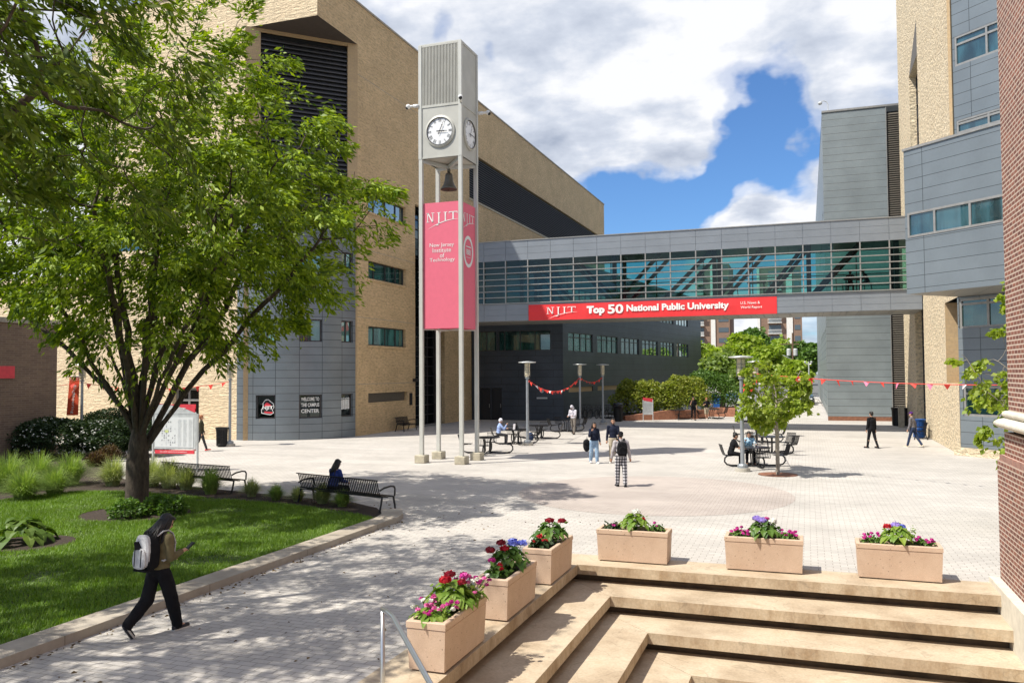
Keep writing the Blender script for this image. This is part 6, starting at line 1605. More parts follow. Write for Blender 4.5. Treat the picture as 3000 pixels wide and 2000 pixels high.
# utility pole and street light, cars, round sign
def gd(u, Yd): r = ray(u, 1100); return Vector((r.x*Yd/r.y, Yd, 0)), r.dot(_fw)*Yd/r.y/F_
p, m = gd(2322, 118); up = thing('utility_pole', 'brown wooden utility pole with two grey transformers', 'utility pole', p)
h = H_+(1097-985)*m
mb = MB(); mb.tube([(0, 0, 0), (.1, 0, h)], [.16, .11], 8); mb.build('pole', 'wood_pole', up); mb = MB(); mb.bar((-1.6, 0, H_+(1097-1018)*m), (.9, 0, H_+(1097-1018)*m), .12); mb.build('crossarm', 'wood_pole', up)
for x in (-.42, .42): mb = MB(); mb.lathe([(.25, 0), (.27, .1), (.27, .85), (.2, .95)], 12, (x, -.1, H_+(1097-1052)*m)); mb.build('transformer', 'transformer', up)
mb = MB(); mb.tube([(0, 0, H_+(1097-1050)*m-.6), (-1.0, -.3, H_+(1097-1050)*m-.1), (-1.9, -.6, H_+(1097-1046)*m)], .05, 6); mb.ball((-2.1, -.65, H_+(1097-1046)*m-.03), (.42, .16, .10)); mb.build('street_light', 'lamp_disc', up)
p, m = gd(2370, 90); sl = thing('post_lamp', 'slim white post lamp with round heads left of the grey building', 'lamp', p); mb = MB(); mb.tube([(0, 0, 0), (0, 0, 4.6)], .06, 8); mb.build('pole', 'lamp_disc', sl)
for x in (-.35, .25): mb = MB(); mb.ball((x, 0, 4.55), .11); mb.tube([(0, 0, 4.3), (x, 0, 4.4)], .03, 5); mb.build('globe', 'lamp_disc', sl)
p, m = gd(2345, 98); rs = thing('round_sign', 'small red round no entry sign on a post far down the street', 'sign', p); mb = MB(); mb.tube([(0, 0, 0), (0, 0, 3.1)], .035, 6); mb.build('post', 'sign_grey', rs)
mb = MB(); mb.v = []; mb.face([(.42*cos(2*pi*i/20), -.05, 2.7+.42*sin(2*pi*i/20)) for i in range(20)]); mb.build('disc', 'sign_red', rs); mb = MB(); mb.box(-.26, .26, -.07, -.055, 2.64, 2.76); mb.build('bar', 'white_paint', rs)
def car(label, u, Yd, rz, mat):
    p, m = gd(u, Yd); t = thing('parked_car', label, 'car', p, rz, group='cars parked down the street')
    mb = MB(); sec = [(-2.2, .55, .5, .78), (-2.05, .3, .82, .86), (-1.2, .26, .96, .88), (0, .26, .98, .9), (1.2, .26, .95, .88), (1.95, .3, .80, .84), (2.2, .45, .62, .76)]
    def ringp(y, z0, z1, w): return [(-w, y, z0+.1), (-w*.9, y, z0), (w*.9, y, z0), (w, y, z0+.1), (w*1.0, y, (z0+z1)/2), (w*.93, y, z1), (-w*.93, y, z1), (-w*1.0, y, (z0+z1)/2)]
    R_ = [ringp(*s) for s in sec]; 
    for i in range(len(R_)-1):
        for k in range(8): mb.face([R_[i][k], R_[i][(k+1) % 8], R_[i+1][(k+1) % 8], R_[i+1][k]])
    mb.face(R_[0][::-1]); mb.face(R_[-1]); bo = mb.build('body', mat, t)
    mb = MB(); lo = [(-.82, -1.75, .93), (.82, -1.75, .93), (.82, 1.0, .93), (-.82, 1.0, .93)]; hi = [(-.64, -1.2, 1.45), (.64, -1.2, 1.45), (.64, .25, 1.45), (-.64, .25, 1.45)]
    for i in range(4): mb.face([lo[i], lo[(i+1) % 4], hi[(i+1) % 4], hi[i]])
    mb.build('windows', 'glass_sky', t); mb = MB(); mb.box(-.63, .63, -1.2, .25, 1.44, 1.49); mb.build('roof', mat, t)
    for x in (-.84, .84):
        for y in (-1.35, 1.35): mb = MB(); mb.tube([(x-.1, y, .33), (x+.1, y, .33)], .33, 16); wh = mb.build('wheel', 'tyre', t); mb = MB(); mb.tube([(x-.11, y, .33), (x+.11, y, .33)], .2, 12); mb.build('rim', 'frame_grey', wh)
    for x in (-.6, .6): mb = MB(); mb.ball((x, 2.1, .66), (.16, .08, .08)); mb.build('headlight', 'white_paint', t)
car('silver car facing the plaza at the end of the brick planters', 2145, 88, pi+.1, 'car_silver'); car('dark car parked near the grey building down the street', 2358, 96, pi, 'car_dark')
q, m = gd(2100, 84); mb = MB(); mb.prism([(q.x-.35, q.y-.3), (q.x+.35, q.y-.3), (q.x+.35, q.y+.3), (q.x-.35, q.y+.3)], .15, 1.25); mb.tube([(q.x-.3, q.y-.3, 1.25), (q.x-.3, q.y+.3, 1.25)], .28, 12); tag(mb.build('mailbox', 'bluecan'), 'blue green mailbox behind the far walkers', 'mailbox')

# flower planters
def planter_proto(L=1.38, Wd=.53, Hh=.615):
    t = thing('flower_planter', '', 'planter', group='tan concrete planters along the steps'); mb = MB(); i = .03
    b = [(-L/2+i, -Wd/2+i), (L/2-i, -Wd/2+i), (L/2-i, Wd/2-i), (-L/2+i, Wd/2-i)]; tp = [(-L/2, -Wd/2), (L/2, -Wd/2), (L/2, Wd/2), (-L/2, Wd/2)]; k = .008
    zz = Hh-.09
    tq = [(x*(1-.0), y) for x, y in tp]
    def ringf(A, za, B, zb_):
        for j in range(4): mb.face([(*A[j], za), (*A[(j+1) % 4], za), (*B[(j+1) % 4], zb_), (*B[j], zb_)])
    sh = lambda P, d: [(x-math.copysign(d, x), y-math.copysign(d, y)) for x, y in P]
    ringf(b, .025, sh(tp, k), zz-.012); ringf(sh(tp, k), zz-.012, sh(tp, .016), zz); ringf(sh(tp, .016), zz, tp, zz+.006); ringf(tp, zz+.006, tp, Hh-.01); ringf(tp, Hh-.01, sh(tp, .01), Hh); ringf(sh(tp, .01), Hh, sh(tp, .065), Hh); ringf(sh(tp, .065), Hh, sh(tp, .08), Hh-.09)
    mb.face([(*q, .025) for q in b[::-1]]); mb.build('box', 'planter_aggregate', t)
    mb = MB(); mb.box(-L/2+.09, L/2-.09, -Wd/2+.09, Wd/2-.09, 0, .024); mb.build('foot', 'concrete', t)
    n = 10; rg = random.Random(4); mb = MB(); xs = [-L/2+.075+(L-.15)*i_/14 for i_ in range(15)]; ys = [-Wd/2+.075+(Wd-.15)*j/7 for j in range(8)]; zs = {(i_, j): Hh-.075+.03*rg.random() for i_ in range(15) for j in range(8)}
    for i_ in range(14):
        for j in range(7): mb.face([(xs[i_], ys[j], zs[i_, j]), (xs[i_+1], ys[j], zs[i_+1, j]), (xs[i_+1], ys[j+1], zs[i_+1, j+1]), (xs[i_], ys[j+1], zs[i_, j+1])])
    mb.build('soil', 'soil', t); return t
PP = planter_proto()
cx3 = -4.19-.255
pl_ = [((cx3, 9.99), pi/2, 'nearest planter beside the handrail, full of pink and red flowers'), ((cx3, 12.22), pi/2, 'second planter from the handrail, with blue and dark red flowers'), ((cx3, 14.42), pi/2, 'third planter from the handrail, at the corner of the steps, dark red flowers'),
       ((-3.22, 16.10), 0, 'planter right of the steps corner with light green leaves and one white bloom'), ((-.81, 16.12), 0, 'planter with a purple bloom in the middle of the far row'), ((1.45, 16.2), 0, 'rightmost planter by the red brick corner')]
for i, (xy, r_, lb) in enumerate(pl_): place(PP, i > 0, (xy[0], xy[1], .003), r_+(.0 if i < 3 else radians((-.5, .3, -.6)[i-3])), lb)
HP = .56
def flower(label, x, y, leafm, size, heads, seed, h=.28, nl=26, kind='hydrangea_plant'):
    nl = int(nl*1.9)
    """heads: list of (petal material, dx, dy, dz, radius)"""
    rg = np.random.default_rng(seed); t = broadleaf(kind, label, (x, y), size*.92, h, nl, leafm, seed, .36, 'flowering plant', 'flowering plants in the planters', z0=HP+.003)
    # inner foliage and stems
    P = rg.normal(size=(int(500*size), 3))*np.array([size*.42, size*.42, h*.28])+np.array([0, 0, h*.45]); P = P[(P[:, 2] > .0) & (np.abs(P[:, 0]) < size*.8) & (np.abs(P[:, 1]) < size*.62) & (P[:, 2] < h*1.0)]
    leaves('inner_leaves', P, .075, leafm, t, rg, .6, .1)
    mb = MB()
    for i in range(7): a = i*.9; mb.tube([(0, 0, -.03), (size*.2*cos(a), size*.2*sin(a), h*.4), (size*.35*cos(a), size*.35*sin(a), h*.7)], [.008, .006, .004], 4)
    for pm, dx, dy, dz, r_ in heads: mb.tube([(0, 0, 0), (dx*.7, dy*.7, dz*.6), (dx, dy, dz)], .005, 4)
    mb.build('stems', 'leaf_plant', t)
    for pm, dx, dy, dz, r_ in heads:
        r_ *= .88
        k = max(12, int(190*min(1, r_/.07))); q = rg.normal(size=(k, 3)); q /= np.linalg.norm(q, axis=1)[:, None]; q[:, 2] = np.abs(q[:, 2])*1.0-.25*(q[:, 2] < 0)
        P = np.array([dx, dy, dz])+q*np.array([r_, r_, r_*.62])*(.78+.34*rg.random((k, 1))); n_ = len(P)
        # little flat florets facing outwards
        w = np.cross(q, rg.normal(size=q.shape)); w /= np.linalg.norm(w, axis=1)[:, None]; v2 = np.cross(q, w); w = w+q*rg.normal(size=(k, 1))*.5; s = (.022 if r_ > .03 else .017)*(.6+.8*rg.random(n_))[:, None]
        V = np.stack([P-w*s, P-v2*s, P+w*s, P+v2*s], 1).reshape(-1, 3); mesh_np('flower_head', V, np.arange(4*n_).reshape(-1, 4), pm, t)
    return t
def spread(mat, n, r, z, seed, size=.022):
    rg = random.Random(seed); return [(mat if isinstance(mat, str) else mat[i % len(mat)], rg.uniform(-r, r), rg.uniform(-r, r), z*rg.uniform(.55, 1.1), size) for i in range(n)]
# planters 1-3 run away from the camera (long side along y)
flower('lime green bush with crimson blooms in the nearest planter', cx3-.02, 10.10, 'leaf_plant_light', .36, [('petal_red', -.02, -.12, .40, .085), ('petal_darkred', -.05, .10, .42, .075), ('petal_darkred', .16, .0, .36, .06), ('petal_magenta', .12, .18, .40, .06)], 1, .36, 34)
flower('trailing pink petunias at the near end of the nearest planter', cx3-.04, 9.55, 'leaf_plant_light', .28, spread(['petal_pink', 'petal_magenta', 'petal_pink', 'petal_white'], 26, .26, .22, 2, .026), 2, .16, 16, 'petunia_plant')
flower('pink petunias spilling over the far end of the nearest planter', cx3+.05, 10.50, 'leaf_plant_light', .28, spread(['petal_pink', 'petal_magenta', 'petal_white'], 30, .26, .30, 3, .026), 3, .22, 16, 'petunia_plant')
flower('dark red and blue hydrangeas in the second planter', cx3-.02, 12.35, 'leaf_plant', .36, [('petal_darkred', -.22, -.22, .34, .085), ('petal_darkred', -.12, -.02, .42, .075), ('petal_blue', .05, .10, .40, .09), ('petal_blue', .14, .22, .38, .085), ('petal_blue', -.02, .26, .40, .07), ('petal_red', -.02, -.12, .36, .065)], 4, .36, 34)
flower('red flowers at the near end of the second planter', cx3-.05, 11.92, 'leaf_plant', .22, [('petal_magenta', -.08, -.02, .24, .055), ('petal_red', .05, .0, .18, .04), ('petal_red', .1, -.08, .14, .03)], 5, .18, 16, 'vinca_plant')
flower('dark red hydrangeas in the third planter', cx3, 14.5, 'leaf_plant', .36, [('petal_darkred', -.02, .06, .40, .085), ('petal_darkred', .16, .22, .38, .075)], 6, .38, 36)
flower('low red flowered plant at the near end of the third planter', cx3-.04, 14.05, 'leaf_dark', .24, [('petal_red', -.02, .03, .2, .04)]+spread('petal_red', 5, .14, .16, 6, .02), 7, .17, 20, 'vinca_plant')
rows = [(-3.22, 16.16, 'planter right of the steps corner', 'leaf_plant_light', [('petal_white', .02, .05, .36, .085), ('petal_red', .16, -.04, .24, .045)]),
        (-.81, 16.12, 'middle planter of the far row', 'leaf_plant', [('petal_purple', -.12, .0, .36, .085), ('petal_purple', -.02, -.06, .34, .085), ('petal_white', .16, .03, .32, .075), ('petal_magenta', .06, .1, .35, .04)]),
        (1.45, 16.2, 'rightmost planter', 'leaf_plant_light', [('petal_red', -.16, .02, .32, .065), ('petal_purple', -.02, .05, .34, .085), ('petal_blue', .08, .04, .33, .06), ('petal_white', .2, .06, .26, .07)])]
for i, (x, y, nm, lm, hs) in enumerate(rows):
    flower('leafy hydrangea in the centre of the '+nm, x, y, lm, .33, hs, 20+i, .34, 34)
    cols = ('petal_magenta', 'petal_magenta', 'petal_magenta')[i]; k = (2, 12, 7)[i]
    flower('small pink vinca at the left end of the '+nm, x-.42, y-.02, 'leaf_plant' if i else 'leaf_dark', .19, spread(cols, k, .15, .17, 30+i, .026), 30+i, .14, 16, 'vinca_plant')
    flower('small pink vinca at the right end of the '+nm, x+.43, y-.02, 'leaf_plant', .19, spread(cols, k, .15, .17, 40+i, .026), 40+i, .14, 16, 'vinca_plant')

# handrail
hr = thing('handrail', 'brushed steel handrail going down beside the nearest planter', 'handrail')
def at(u, v, dep): r = ray(u, v); t = dep/r.dot(_fw); return Vector((r.x*t, r.y*t, H_+r.z*t))
A0 = at(1121, 1783, 8.1); A1 = at(1152, 1806, 7.85); A2 = at(1290, 2055, 6.3)
mb = MB(); mb.tube([A0+Vector((0, 0, -.0)), A0.lerp(A1, .5)+Vector((0, 0, .008)), A1, A1.lerp(A2, .5), A2, A2+(A2-A1)*.6], .024, 12); mb.build('rail', 'steel_rail', hr, smooth=True)
mb = MB(); mb.tube([(A0.x, A0.y, -.0), (A0.x, A0.y, A0.z)], .022, 12); mb.ball(A0, .024, 10, 6); mb.build('post', 'steel_rail', hr, smooth=True)
q = A2+(A2-A1)*.55; mb = MB(); mb.tube([(q.x, q.y, -1.3), (q.x, q.y, q.z)], .022, 12); mb.build('post', 'steel_rail', hr, smooth=True)
anchor(hr, (A0.x, A0.y, 0))
# ------------------------------------------------------------------ people
def dv_(pitch, out, side): return Vector((side*sin(out), sin(pitch)*cos(out), -cos(pitch)*cos(out)))
def person(label, loc, rz, h, legs, arms, lean=0, head=(0, 0), seat=None, skin='skin', hair='hair_black', style='short', top='cloth_black', bottom='cloth_black', shoes='cloth_black', vox=.016,
           sleeves=1.0, loose=1.0, shorts=False, hood=None, extras=None, wide=1.0, group=None, female=False, z0=0.0):
    s = h/1.75; t = thing('person', label, 'person', group=group)
    P0 = Vector((0, 0, .95*s)); J = {}
    for sd, nm in ((-1, 'L'), (1, 'R')):
        th, kn, spr = legs[nm][:3]; hip = P0+Vector((sd*.092*s, 0, -.02*s)); k = hip+dv_(th, spr, sd)*.43*s; sh = th-kn
        a = k+dv_(sh, spr*.3, sd)*.42*s; fp = legs[nm][3] if len(legs[nm]) > 3 else 0.0
        J[nm+'hip'], J[nm+'knee'], J[nm+'ank'] = hip, k, a
        fd = Vector((sd*.12, cos(fp), sin(fp))).normalized(); J[nm+'toe'] = a+fd*.17*s+Vector((0, 0, -.045*s)); J[nm+'heel'] = a-fd*.045*s+Vector((0, 0, -.05*s))
    low = min(min(J[n+'toe'].z, J[n+'heel'].z) for n in 'LR')-.03*s; dz = -low if seat is None else seat+.09*s-P0.z
    for k in J: J[k] = J[k]+Vector((0, 0, dz))
    P0 = P0+Vector((0, 0, dz)); up = Vector((0, sin(lean), cos(lean))); Rl = Matrix.Rotation(-lean, 3, 'X')
    ch = P0+up*.32*s; shc = P0+up*.475*s; nk = P0+up*.545*s
    Rh = Rl @ Matrix.Rotation(head[1], 3, 'Z') @ Matrix.Rotation(head[0], 3, 'X'); hc = nk+Rh @ Vector((0, .015, .135))*s
    sw = (.165 if female else .185)*s
    for sd, nm in ((-1, 'L'), (1, 'R')):
        pi_, out, el, inw = arms[nm]; S0 = shc+Rl @ Vector((sd*sw, 0, -.015*s)); e = S0+Rl @ (dv_(pi_, out, sd)*.285*s); w = e+Rl @ (dv_(pi_+el, out-inw, sd)*.25*s)
        J[nm+'sh'], J[nm+'el'], J[nm+'wr'] = S0, e, w; J[nm+'hd'] = (w-e).normalized()
    # --- body
    mb = MB(); n = 10
    for nm in 'LR':
        mb.capsule(J[nm+'hip'], J[nm+'knee'], .078*s, .05*s, n); mb.capsule(J[nm+'knee'], J[nm+'ank'], .05*s, .034*s, n); mb.ball(J[nm+'knee'].lerp(J[nm+'ank'], .3)+Vector((0, -.015, 0))*s, .052*s); mb.capsule(J[nm+'ank'], J[nm+'toe'], .035*s, .026*s, 8)
        mb.capsule(J[nm+'sh'], J[nm+'el'], .047*s, .037*s, n); mb.capsule(J[nm+'el'], J[nm+'wr'], .037*s, .024*s, n)
        d = J[nm+'hd']; x = d.cross(Vector((0, 0, 1)));  x = x.normalized() if x.length > .2 else Vector((1, 0, 0)); y = x.cross(d).normalized(); w = J[nm+'wr']; sd = -1 if nm == 'L' else 1
        mb.capsule(w, w+d*.075*s, .026*s, .030*s, 8); pa = w+d*.075*s
        for q, (off, ln) in enumerate(((-.03, .062), (-.010, .074), (.010, .070), (.029, .054))):
            b = pa+x*off*s; c1 = b+(d*.9+y*-.25).normalized()*ln*.5*s; c2 = c1+(d*.6-y*.7).normalized()*ln*.5*s
            mb.capsule(b, c1, .0098*s, .009*s, 6); mb.capsule(c1, c2, .009*s, .0075*s, 6)
        tb0 = w+d*.02*s+x*.025*sd*-1*s; tb1 = tb0+(d*.7-x*sd*.6-y*.3).normalized()*.045*s; mb.capsule(tb0, tb1, .012*s, .010*s, 6); mb.capsule(tb1, tb1+(d*.9-y*.4).normalized()*.028*s, .010*s, .008*s, 6)
    B = lambda c, r, M=Rl: mb.ball(c, tuple(q*s for q in r), 14, 9, M)
    B(P0, (.15, .105, .12)); B(P0+up*.13*s, (.13, .095, .15)); B(ch, (.15, .105, .17)); mb.capsule(J['Lsh'].lerp(shc, .25), J['Rsh'].lerp(shc, .25), .06*s, .06*s, 10); mb.capsule(shc, nk+up*.05*s, .062*s, .052*s, 10)
    H = lambda p: hc+Rh @ (Vector(p)*s)
    B(H((0, -.012, .02)), (.074, .092, .098), Rh); B(H((0, .018, -.045)), (.058, .066, .068), Rh); B(H((0, .05, -.085)), (.026, .022, .022), Rh); B(H((0, .086, -.022)), (.012, .018, .02), Rh); B(H((0, .075, .005)), (.012, .018, .03), Rh)
    for sd in (-1, 1): B(H((sd*.076, -.005, -.01)), (.012, .022, .032), Rh)
    bo = mb.build('body', skin, t, smooth=True); r_ = bo.modifiers.new('r', 'REMESH'); r_.mode = 'VOXEL'; r_.voxel_size = vox*.62; r_.use_smooth_shade = True
    sm = bo.modifiers.new('s', 'SMOOTH'); sm.iterations = 2; sm.factor = .5
    mb = MB()
    for sd in (-1, 1): mb.ball(H((sd*.031, .079, .006)), .011*s, 8, 5)
    mb.build('eyes', 'black', bo); mb = MB(); mb.ball(H((0, .083, -.060)), (.024*s, .007*s, .007*s), 8, 5, Rh); mb.build('mouth', 'petal_darkred' if False else 'lips', bo)
    mb = MB()
    for sd in (-1, 1): mb.ball(H((sd*.032, .080, .030)), (.020*s, .006*s, .004*s), 8, 4, Rh)
    mb.build('eyebrows', hair, bo)
    def cloth(mb, name, mat, vx=1.0, sm_=4):
        o = mb.build(name, mat, t, smooth=True); r = o.modifiers.new('r', 'REMESH'); r.mode = 'VOXEL'; r.voxel_size = vox*vx; r.use_smooth_shade = True; q = o.modifiers.new('s', 'SMOOTH'); q.iterations = sm_; q.factor = .5
        tx = o.modifiers.new('d', 'DISPLACE'); tx.texture = FOLD; tx.strength = .018*s*loose; tx.mid_level = .5; tx.texture_coords = 'LOCAL'; return o
    # trousers
    mb = MB(); l = loose*wide
    mb.ball(P0+Vector((0, 0, .0)), tuple(q*s for q in (.168, .122, .13)), 14, 9, Rl); mb.ball(P0+up*.08*s, tuple(q*s for q in (.155, .115, .07)), 14, 8, Rl)
    for nm in 'LR':
        mb.capsule(J[nm+'hip'], J[nm+'knee'], .093*s*min(l, 1.12), .066*s*l, 12)
        if not shorts: mb.capsule(J[nm+'knee'], J[nm+'ank'].lerp(J[nm+'knee'], .02), .066*s*l, .053*s*l, 12)
        else: mb.capsule(J[nm+'knee'].lerp(J[nm+'hip'], .35), J[nm+'knee'], .084*s, .08*s, 12)
    cloth(mb, 'shorts' if shorts else 'trousers', bottom)
    # top
    mb = MB(); ll = loose
    mb.ball(P0+up*.06*s, tuple(q*s for q in (.168*ll, .125*ll, .10)), 14, 8, Rl); mb.ball(P0+up*.18*s, tuple(q*s for q in (.155*ll, .118*ll, .16)), 14, 8, Rl); mb.ball(ch+up*.02*s, tuple(q*s for q in (.172, .125, .17)), 14, 9, Rl)
    if female: mb.ball(ch+Rl @ Vector((0, .06, .0))*s, tuple(q*s for q in (.12, .08, .08)), 12, 8, Rl)
    mb.capsule(J['Lsh'], J['Rsh'], .066*s, .066*s, 10); mb.capsule(shc, nk.lerp(shc, .2), .085*s, .066*s, 10)
    for nm in 'LR':
        if sleeves > .9: mb.capsule(J[nm+'sh'], J[nm+'el'], .064*s*ll, .056*s*ll, 10); mb.capsule(J[nm+'el'], J[nm+'wr'].lerp(J[nm+'el'], .06), .056*s*ll, .042*s*ll, 10)
        else: mb.capsule(J[nm+'sh'], J[nm+'sh'].lerp(J[nm+'el'], .72), .068*s, .062*s, 10)
    if hood == 'down': mb.ball(nk+Rl @ Vector((0, -.06, .0))*s, tuple(q*s for q in (.11, .07, .07)), 10, 7, Rl)
    cloth(mb, 'top', top)
    # shoes
    for nm in 'LR':
        mb = MB(); d = (J[nm+'toe']-J[nm+'heel']); mb.capsule(J[nm+'heel']+Vector((0, 0, .012*s)), J[nm+'toe'], .043*s, .038*s, 10); mb.capsule(J[nm+'ank'], J[nm+'heel'].lerp(J[nm+'toe'], .3), .045*s, .043*s, 8); o = mb.build('shoe', shoes, t, smooth=True)
        mb = MB(); a_, b_ = J[nm+'heel']-Vector((0, 0, .022*s)), J[nm+'toe']-Vector((0, 0, .02*s)); mb.bar(a_-d*.12, b_+d*.12, .082*s, .022*s, (0, 0, 1)); mb.build('sole', 'sole_white' if shoes != 'cloth_black' else 'cloth_charcoal', o)
    # hair
    mb = MB(); Bh = lambda c, r: mb.ball(H(c), tuple(q*s for q in r), 14, 9, Rh)
    if style in ('short', 'beard', 'long', 'bun', 'curly'):
        Bh((0, -.030, .040), (.084, .094, .094)); Bh((0, -.05, .0), (.078, .072, .09)); Bh((0, .045, .088), (.058, .045, .028))
        for sd in (-1, 1): Bh((sd*.066, .0, .035), (.018, .04, .04))
    if style == 'beard': Bh((0, .045, -.088), (.042, .040, .028)); [Bh((sd*.055, .015, -.06), (.016, .035, .04)) for sd in (-1, 1)]
    if style in ('long', 'curly') and label.startswith('person in an olive'):
        rg = random.Random(5)
        for i in range(70):
            a = pi+(rg.random()-.5)*pi*1.5; x0, y0 = -.078*sin(a), .078*cos(a); bl = rg.uniform(-.02, .05) if x0 > 0 else rg.uniform(-.13, .02)
            p_ = [H((x0*.8, y0*.8-.015, .075)), H((x0*1.15, y0*1.15-.02, -.02)), H((x0*1.4+bl*.5, y0*1.3-.03, -.13)), H((x0*1.6+bl+rg.uniform(-.03, .03), y0*1.4-.03+rg.uniform(-.05, .03), -.24)), H((x0*1.7+bl*1.7+rg.uniform(-.04, .04), y0*1.5-.02+rg.uniform(-.05, .04), -.30-.12*rg.random()))]
            mb.tube(p_, [.018*s, .022*s, .018*s, .011*s, .002*s], 6)
    elif style in ('long', 'curly'):
        rg = random.Random(int(h*1000)); 
        for i in range(38):
            a = pi+ (rg.random()-.5)*pi*1.35; r_ = .075; x0, y0 = r_*sin(a)*-1, r_*cos(a)*1.0
            p_ = [H((x0*.9, y0*.9-.02, .06)), H((x0*1.1, y0*1.1-.02, -.04)), H((x0*1.25+rg.uniform(-.02, .02), y0*1.2-.02, -.16)), H((x0*1.3+rg.uniform(-.04, .04), y0*1.25+rg.uniform(-.04, .03), -.27-(.14 if style == 'long' else 0)*rg.random()))]
            mb.tube(p_, [.022*s, .026*s, .022*s, .007*s], 7)
    if style == 'bun': Bh((0, -.10, .09), (.05, .045, .05))
    if style == 'cap': Bh((0, -.015, .05), (.085, .098, .075)); mb.bar(H((0, .06, .04)), H((0, .155, .025)), .13*s, .012*s)
    if style == 'turban': Bh((0, -.01, .045), (.098, .108, .088)); Bh((0, -.01, .085), (.075, .085, .065)); Bh((0, -.03, .0), (.088, .09, .05))
    if style == 'hoodup': Bh((0, -.022, .015), (.104, .108, .135)); Bh((0, -.04, -.09), (.10, .10, .07))
    if style not in ('none',):
        o = mb.build('hair' if style in ('short', 'beard', 'long', 'bun', 'curly') else {'cap': 'cap', 'turban': 'turban', 'hoodup': 'hood'}[style], hair if style in ('short', 'beard', 'long', 'bun', 'curly') else (hood or top), t, smooth=True)
        if style in ('hoodup',):
            pass
    if style in ('cap',):
        mb = MB(); Bh((0, -.035, .0), (.078, .075, .07)); mb.build('hair', hair, t, smooth=True)
    t.location = (loc[0], loc[1], z0); t.rotation_euler = (0, 0, rz)
    J['s'] = s; J['chest'] = ch; J['Rl'] = Rl; J['H'] = H; J['thing'] = t; J['P0'] = P0; J['up'] = up; J['nk'] = nk; J['shc'] = shc
    return J
simple('lips', (.30, .09, .08), .5)
FOLD = bpy.data.textures.new('folds', 'CLOUDS'); FOLD.noise_scale = .12; FOLD.noise_depth = 1
def worldp(J, p): t = J['thing']; return Matrix.Rotation(t.rotation_euler.z, 3, 'Z') @ Vector(p) + Vector(t.location)
def backpack(J, label, mat, size=(.30, .20, .46), trim='cloth_black'):
    s = J['s']; Rl = J['Rl']; t = thing('backpack', label, 'backpack'); T = J['thing']; t.location = T.location; t.rotation_euler = T.rotation_euler
    c = J['P0']+J['up']*.27*s+Rl @ Vector((0, -.125-size[1]/2, 0))*s; w, d, h_ = size
    def blob(c0, w, d, h_, name, m, lv=3, par=t):
        mb = MB(); Mx = Matrix.Translation(c0) @ Rl.to_4x4(); ys = [(-d/2, .80), (-d/4, 1), (d/4, 1), (d/2, .93)]; nz = 10; rings = []
        for y, k in ys:
            rg_ = []
            for i in range(20):
                a = 2*pi*i/20; x = math.copysign(abs(cos(a))**.55, cos(a))*w/2*k; z = math.copysign(abs(sin(a))**.55, sin(a))*h_/2*k; x *= 1-.14*max(0, z/(h_/2)); rg_.append(Mx @ Vector((x, y, z)))
            rings.append(rg_)
        for i in range(3):
            for k in range(20): mb.face([rings[i][k], rings[i+1][k], rings[i+1][(k+1) % 20], rings[i][(k+1) % 20]])
        mb.face(rings[0]); mb.face(rings[-1][::-1]); o = mb.build(name, m, par); bv = o.modifiers.new('b', 'BEVEL'); bv.width = .012; bv.segments = 2; return o
    b = blob(c, w*s, d*s, h_*s, 'bag', mat if mat != 'pack_grey' else 'cloth_black')
    if mat == 'pack_grey': blob(c+Rl @ Vector((0, -d*.40, h_*.05))*s, w*.92*s, d*.40*s, h_*.92*s, 'front_panel', mat)
    blob(c+Rl @ Vector((0, -d*.62, -h_*.14))*s, w*.80*s, d*.32*s, h_*.58*s, 'front_pocket', mat)
    mb = MB(); P = lambda q: c+Rl @ (Vector(q)*s)
    mb.tube([P((-w*.41, -d*.42, -h_*.42)), P((-w*.43, -d*.42, .0)), P((-w*.36, -d*.42, h_*.36)), P((0, -d*.42, h_*.44)), P((w*.36, -d*.42, h_*.36)), P((w*.43, -d*.42, 0)), P((w*.41, -d*.42, -h_*.42))], .008*s, 5)
    for x in (-.2, .2): mb.bar(P((x*w, -d*.80, .12*h_)), P((x*w, -d*.80, -h_*.36)), .010*s, .006*s)
    mb.bar(P((-w*.18, -d*.66, h_*.32)), P((w*.02, -d*.82, h_*.12)), .09*s, .012*s); mb.bar(P((-w*.38, -d*.2, -h_*.47)), P((w*.38, -d*.2, -h_*.47)), .16*s, .03*s)
    mb.tube([P((-.03, d*.2, h_*.5)), P((-.02, d*.1, h_*.58)), P((.02, d*.1, h_*.58)), P((.03, d*.2, h_*.5))], .008*s, 5); mb.build('trim', trim, t)
    for sd, nm in ((-1, 'L'), (1, 'R')):
        x = sd*.105; sh = J['shc']; q = lambda a: sh+Rl @ (Vector(a)*s)
        mb = MB(); pts = [q((x*.7, -.14, .02)), q((x, -.06, .085)), q((x, .02, .092)), q((x*1.05, .10, .04)), q((x*1.2, .145, -.10)), q((x*1.5, .10, -.26)), q((x*1.4, -.08, -.33))]
        for i in range(len(pts)-1): mb.bar(pts[i], pts[i+1], .055*s, .014*s, (0, 0, 1) if i < 3 else (0, 1, 0))
        mb.build('strap', trim if mat != 'pack_grey' else 'pack_grey', t)
    return t
FC = Y_; TOCAM = Y_+pi
walk = lambda a, b, k1=.1, k2=.5: {'L': (a, k1, .03), 'R': (b, k2, .03)}
down = {'L': (.05, .10, .15, 0), 'R': (-.05, .10, .15, 0)}
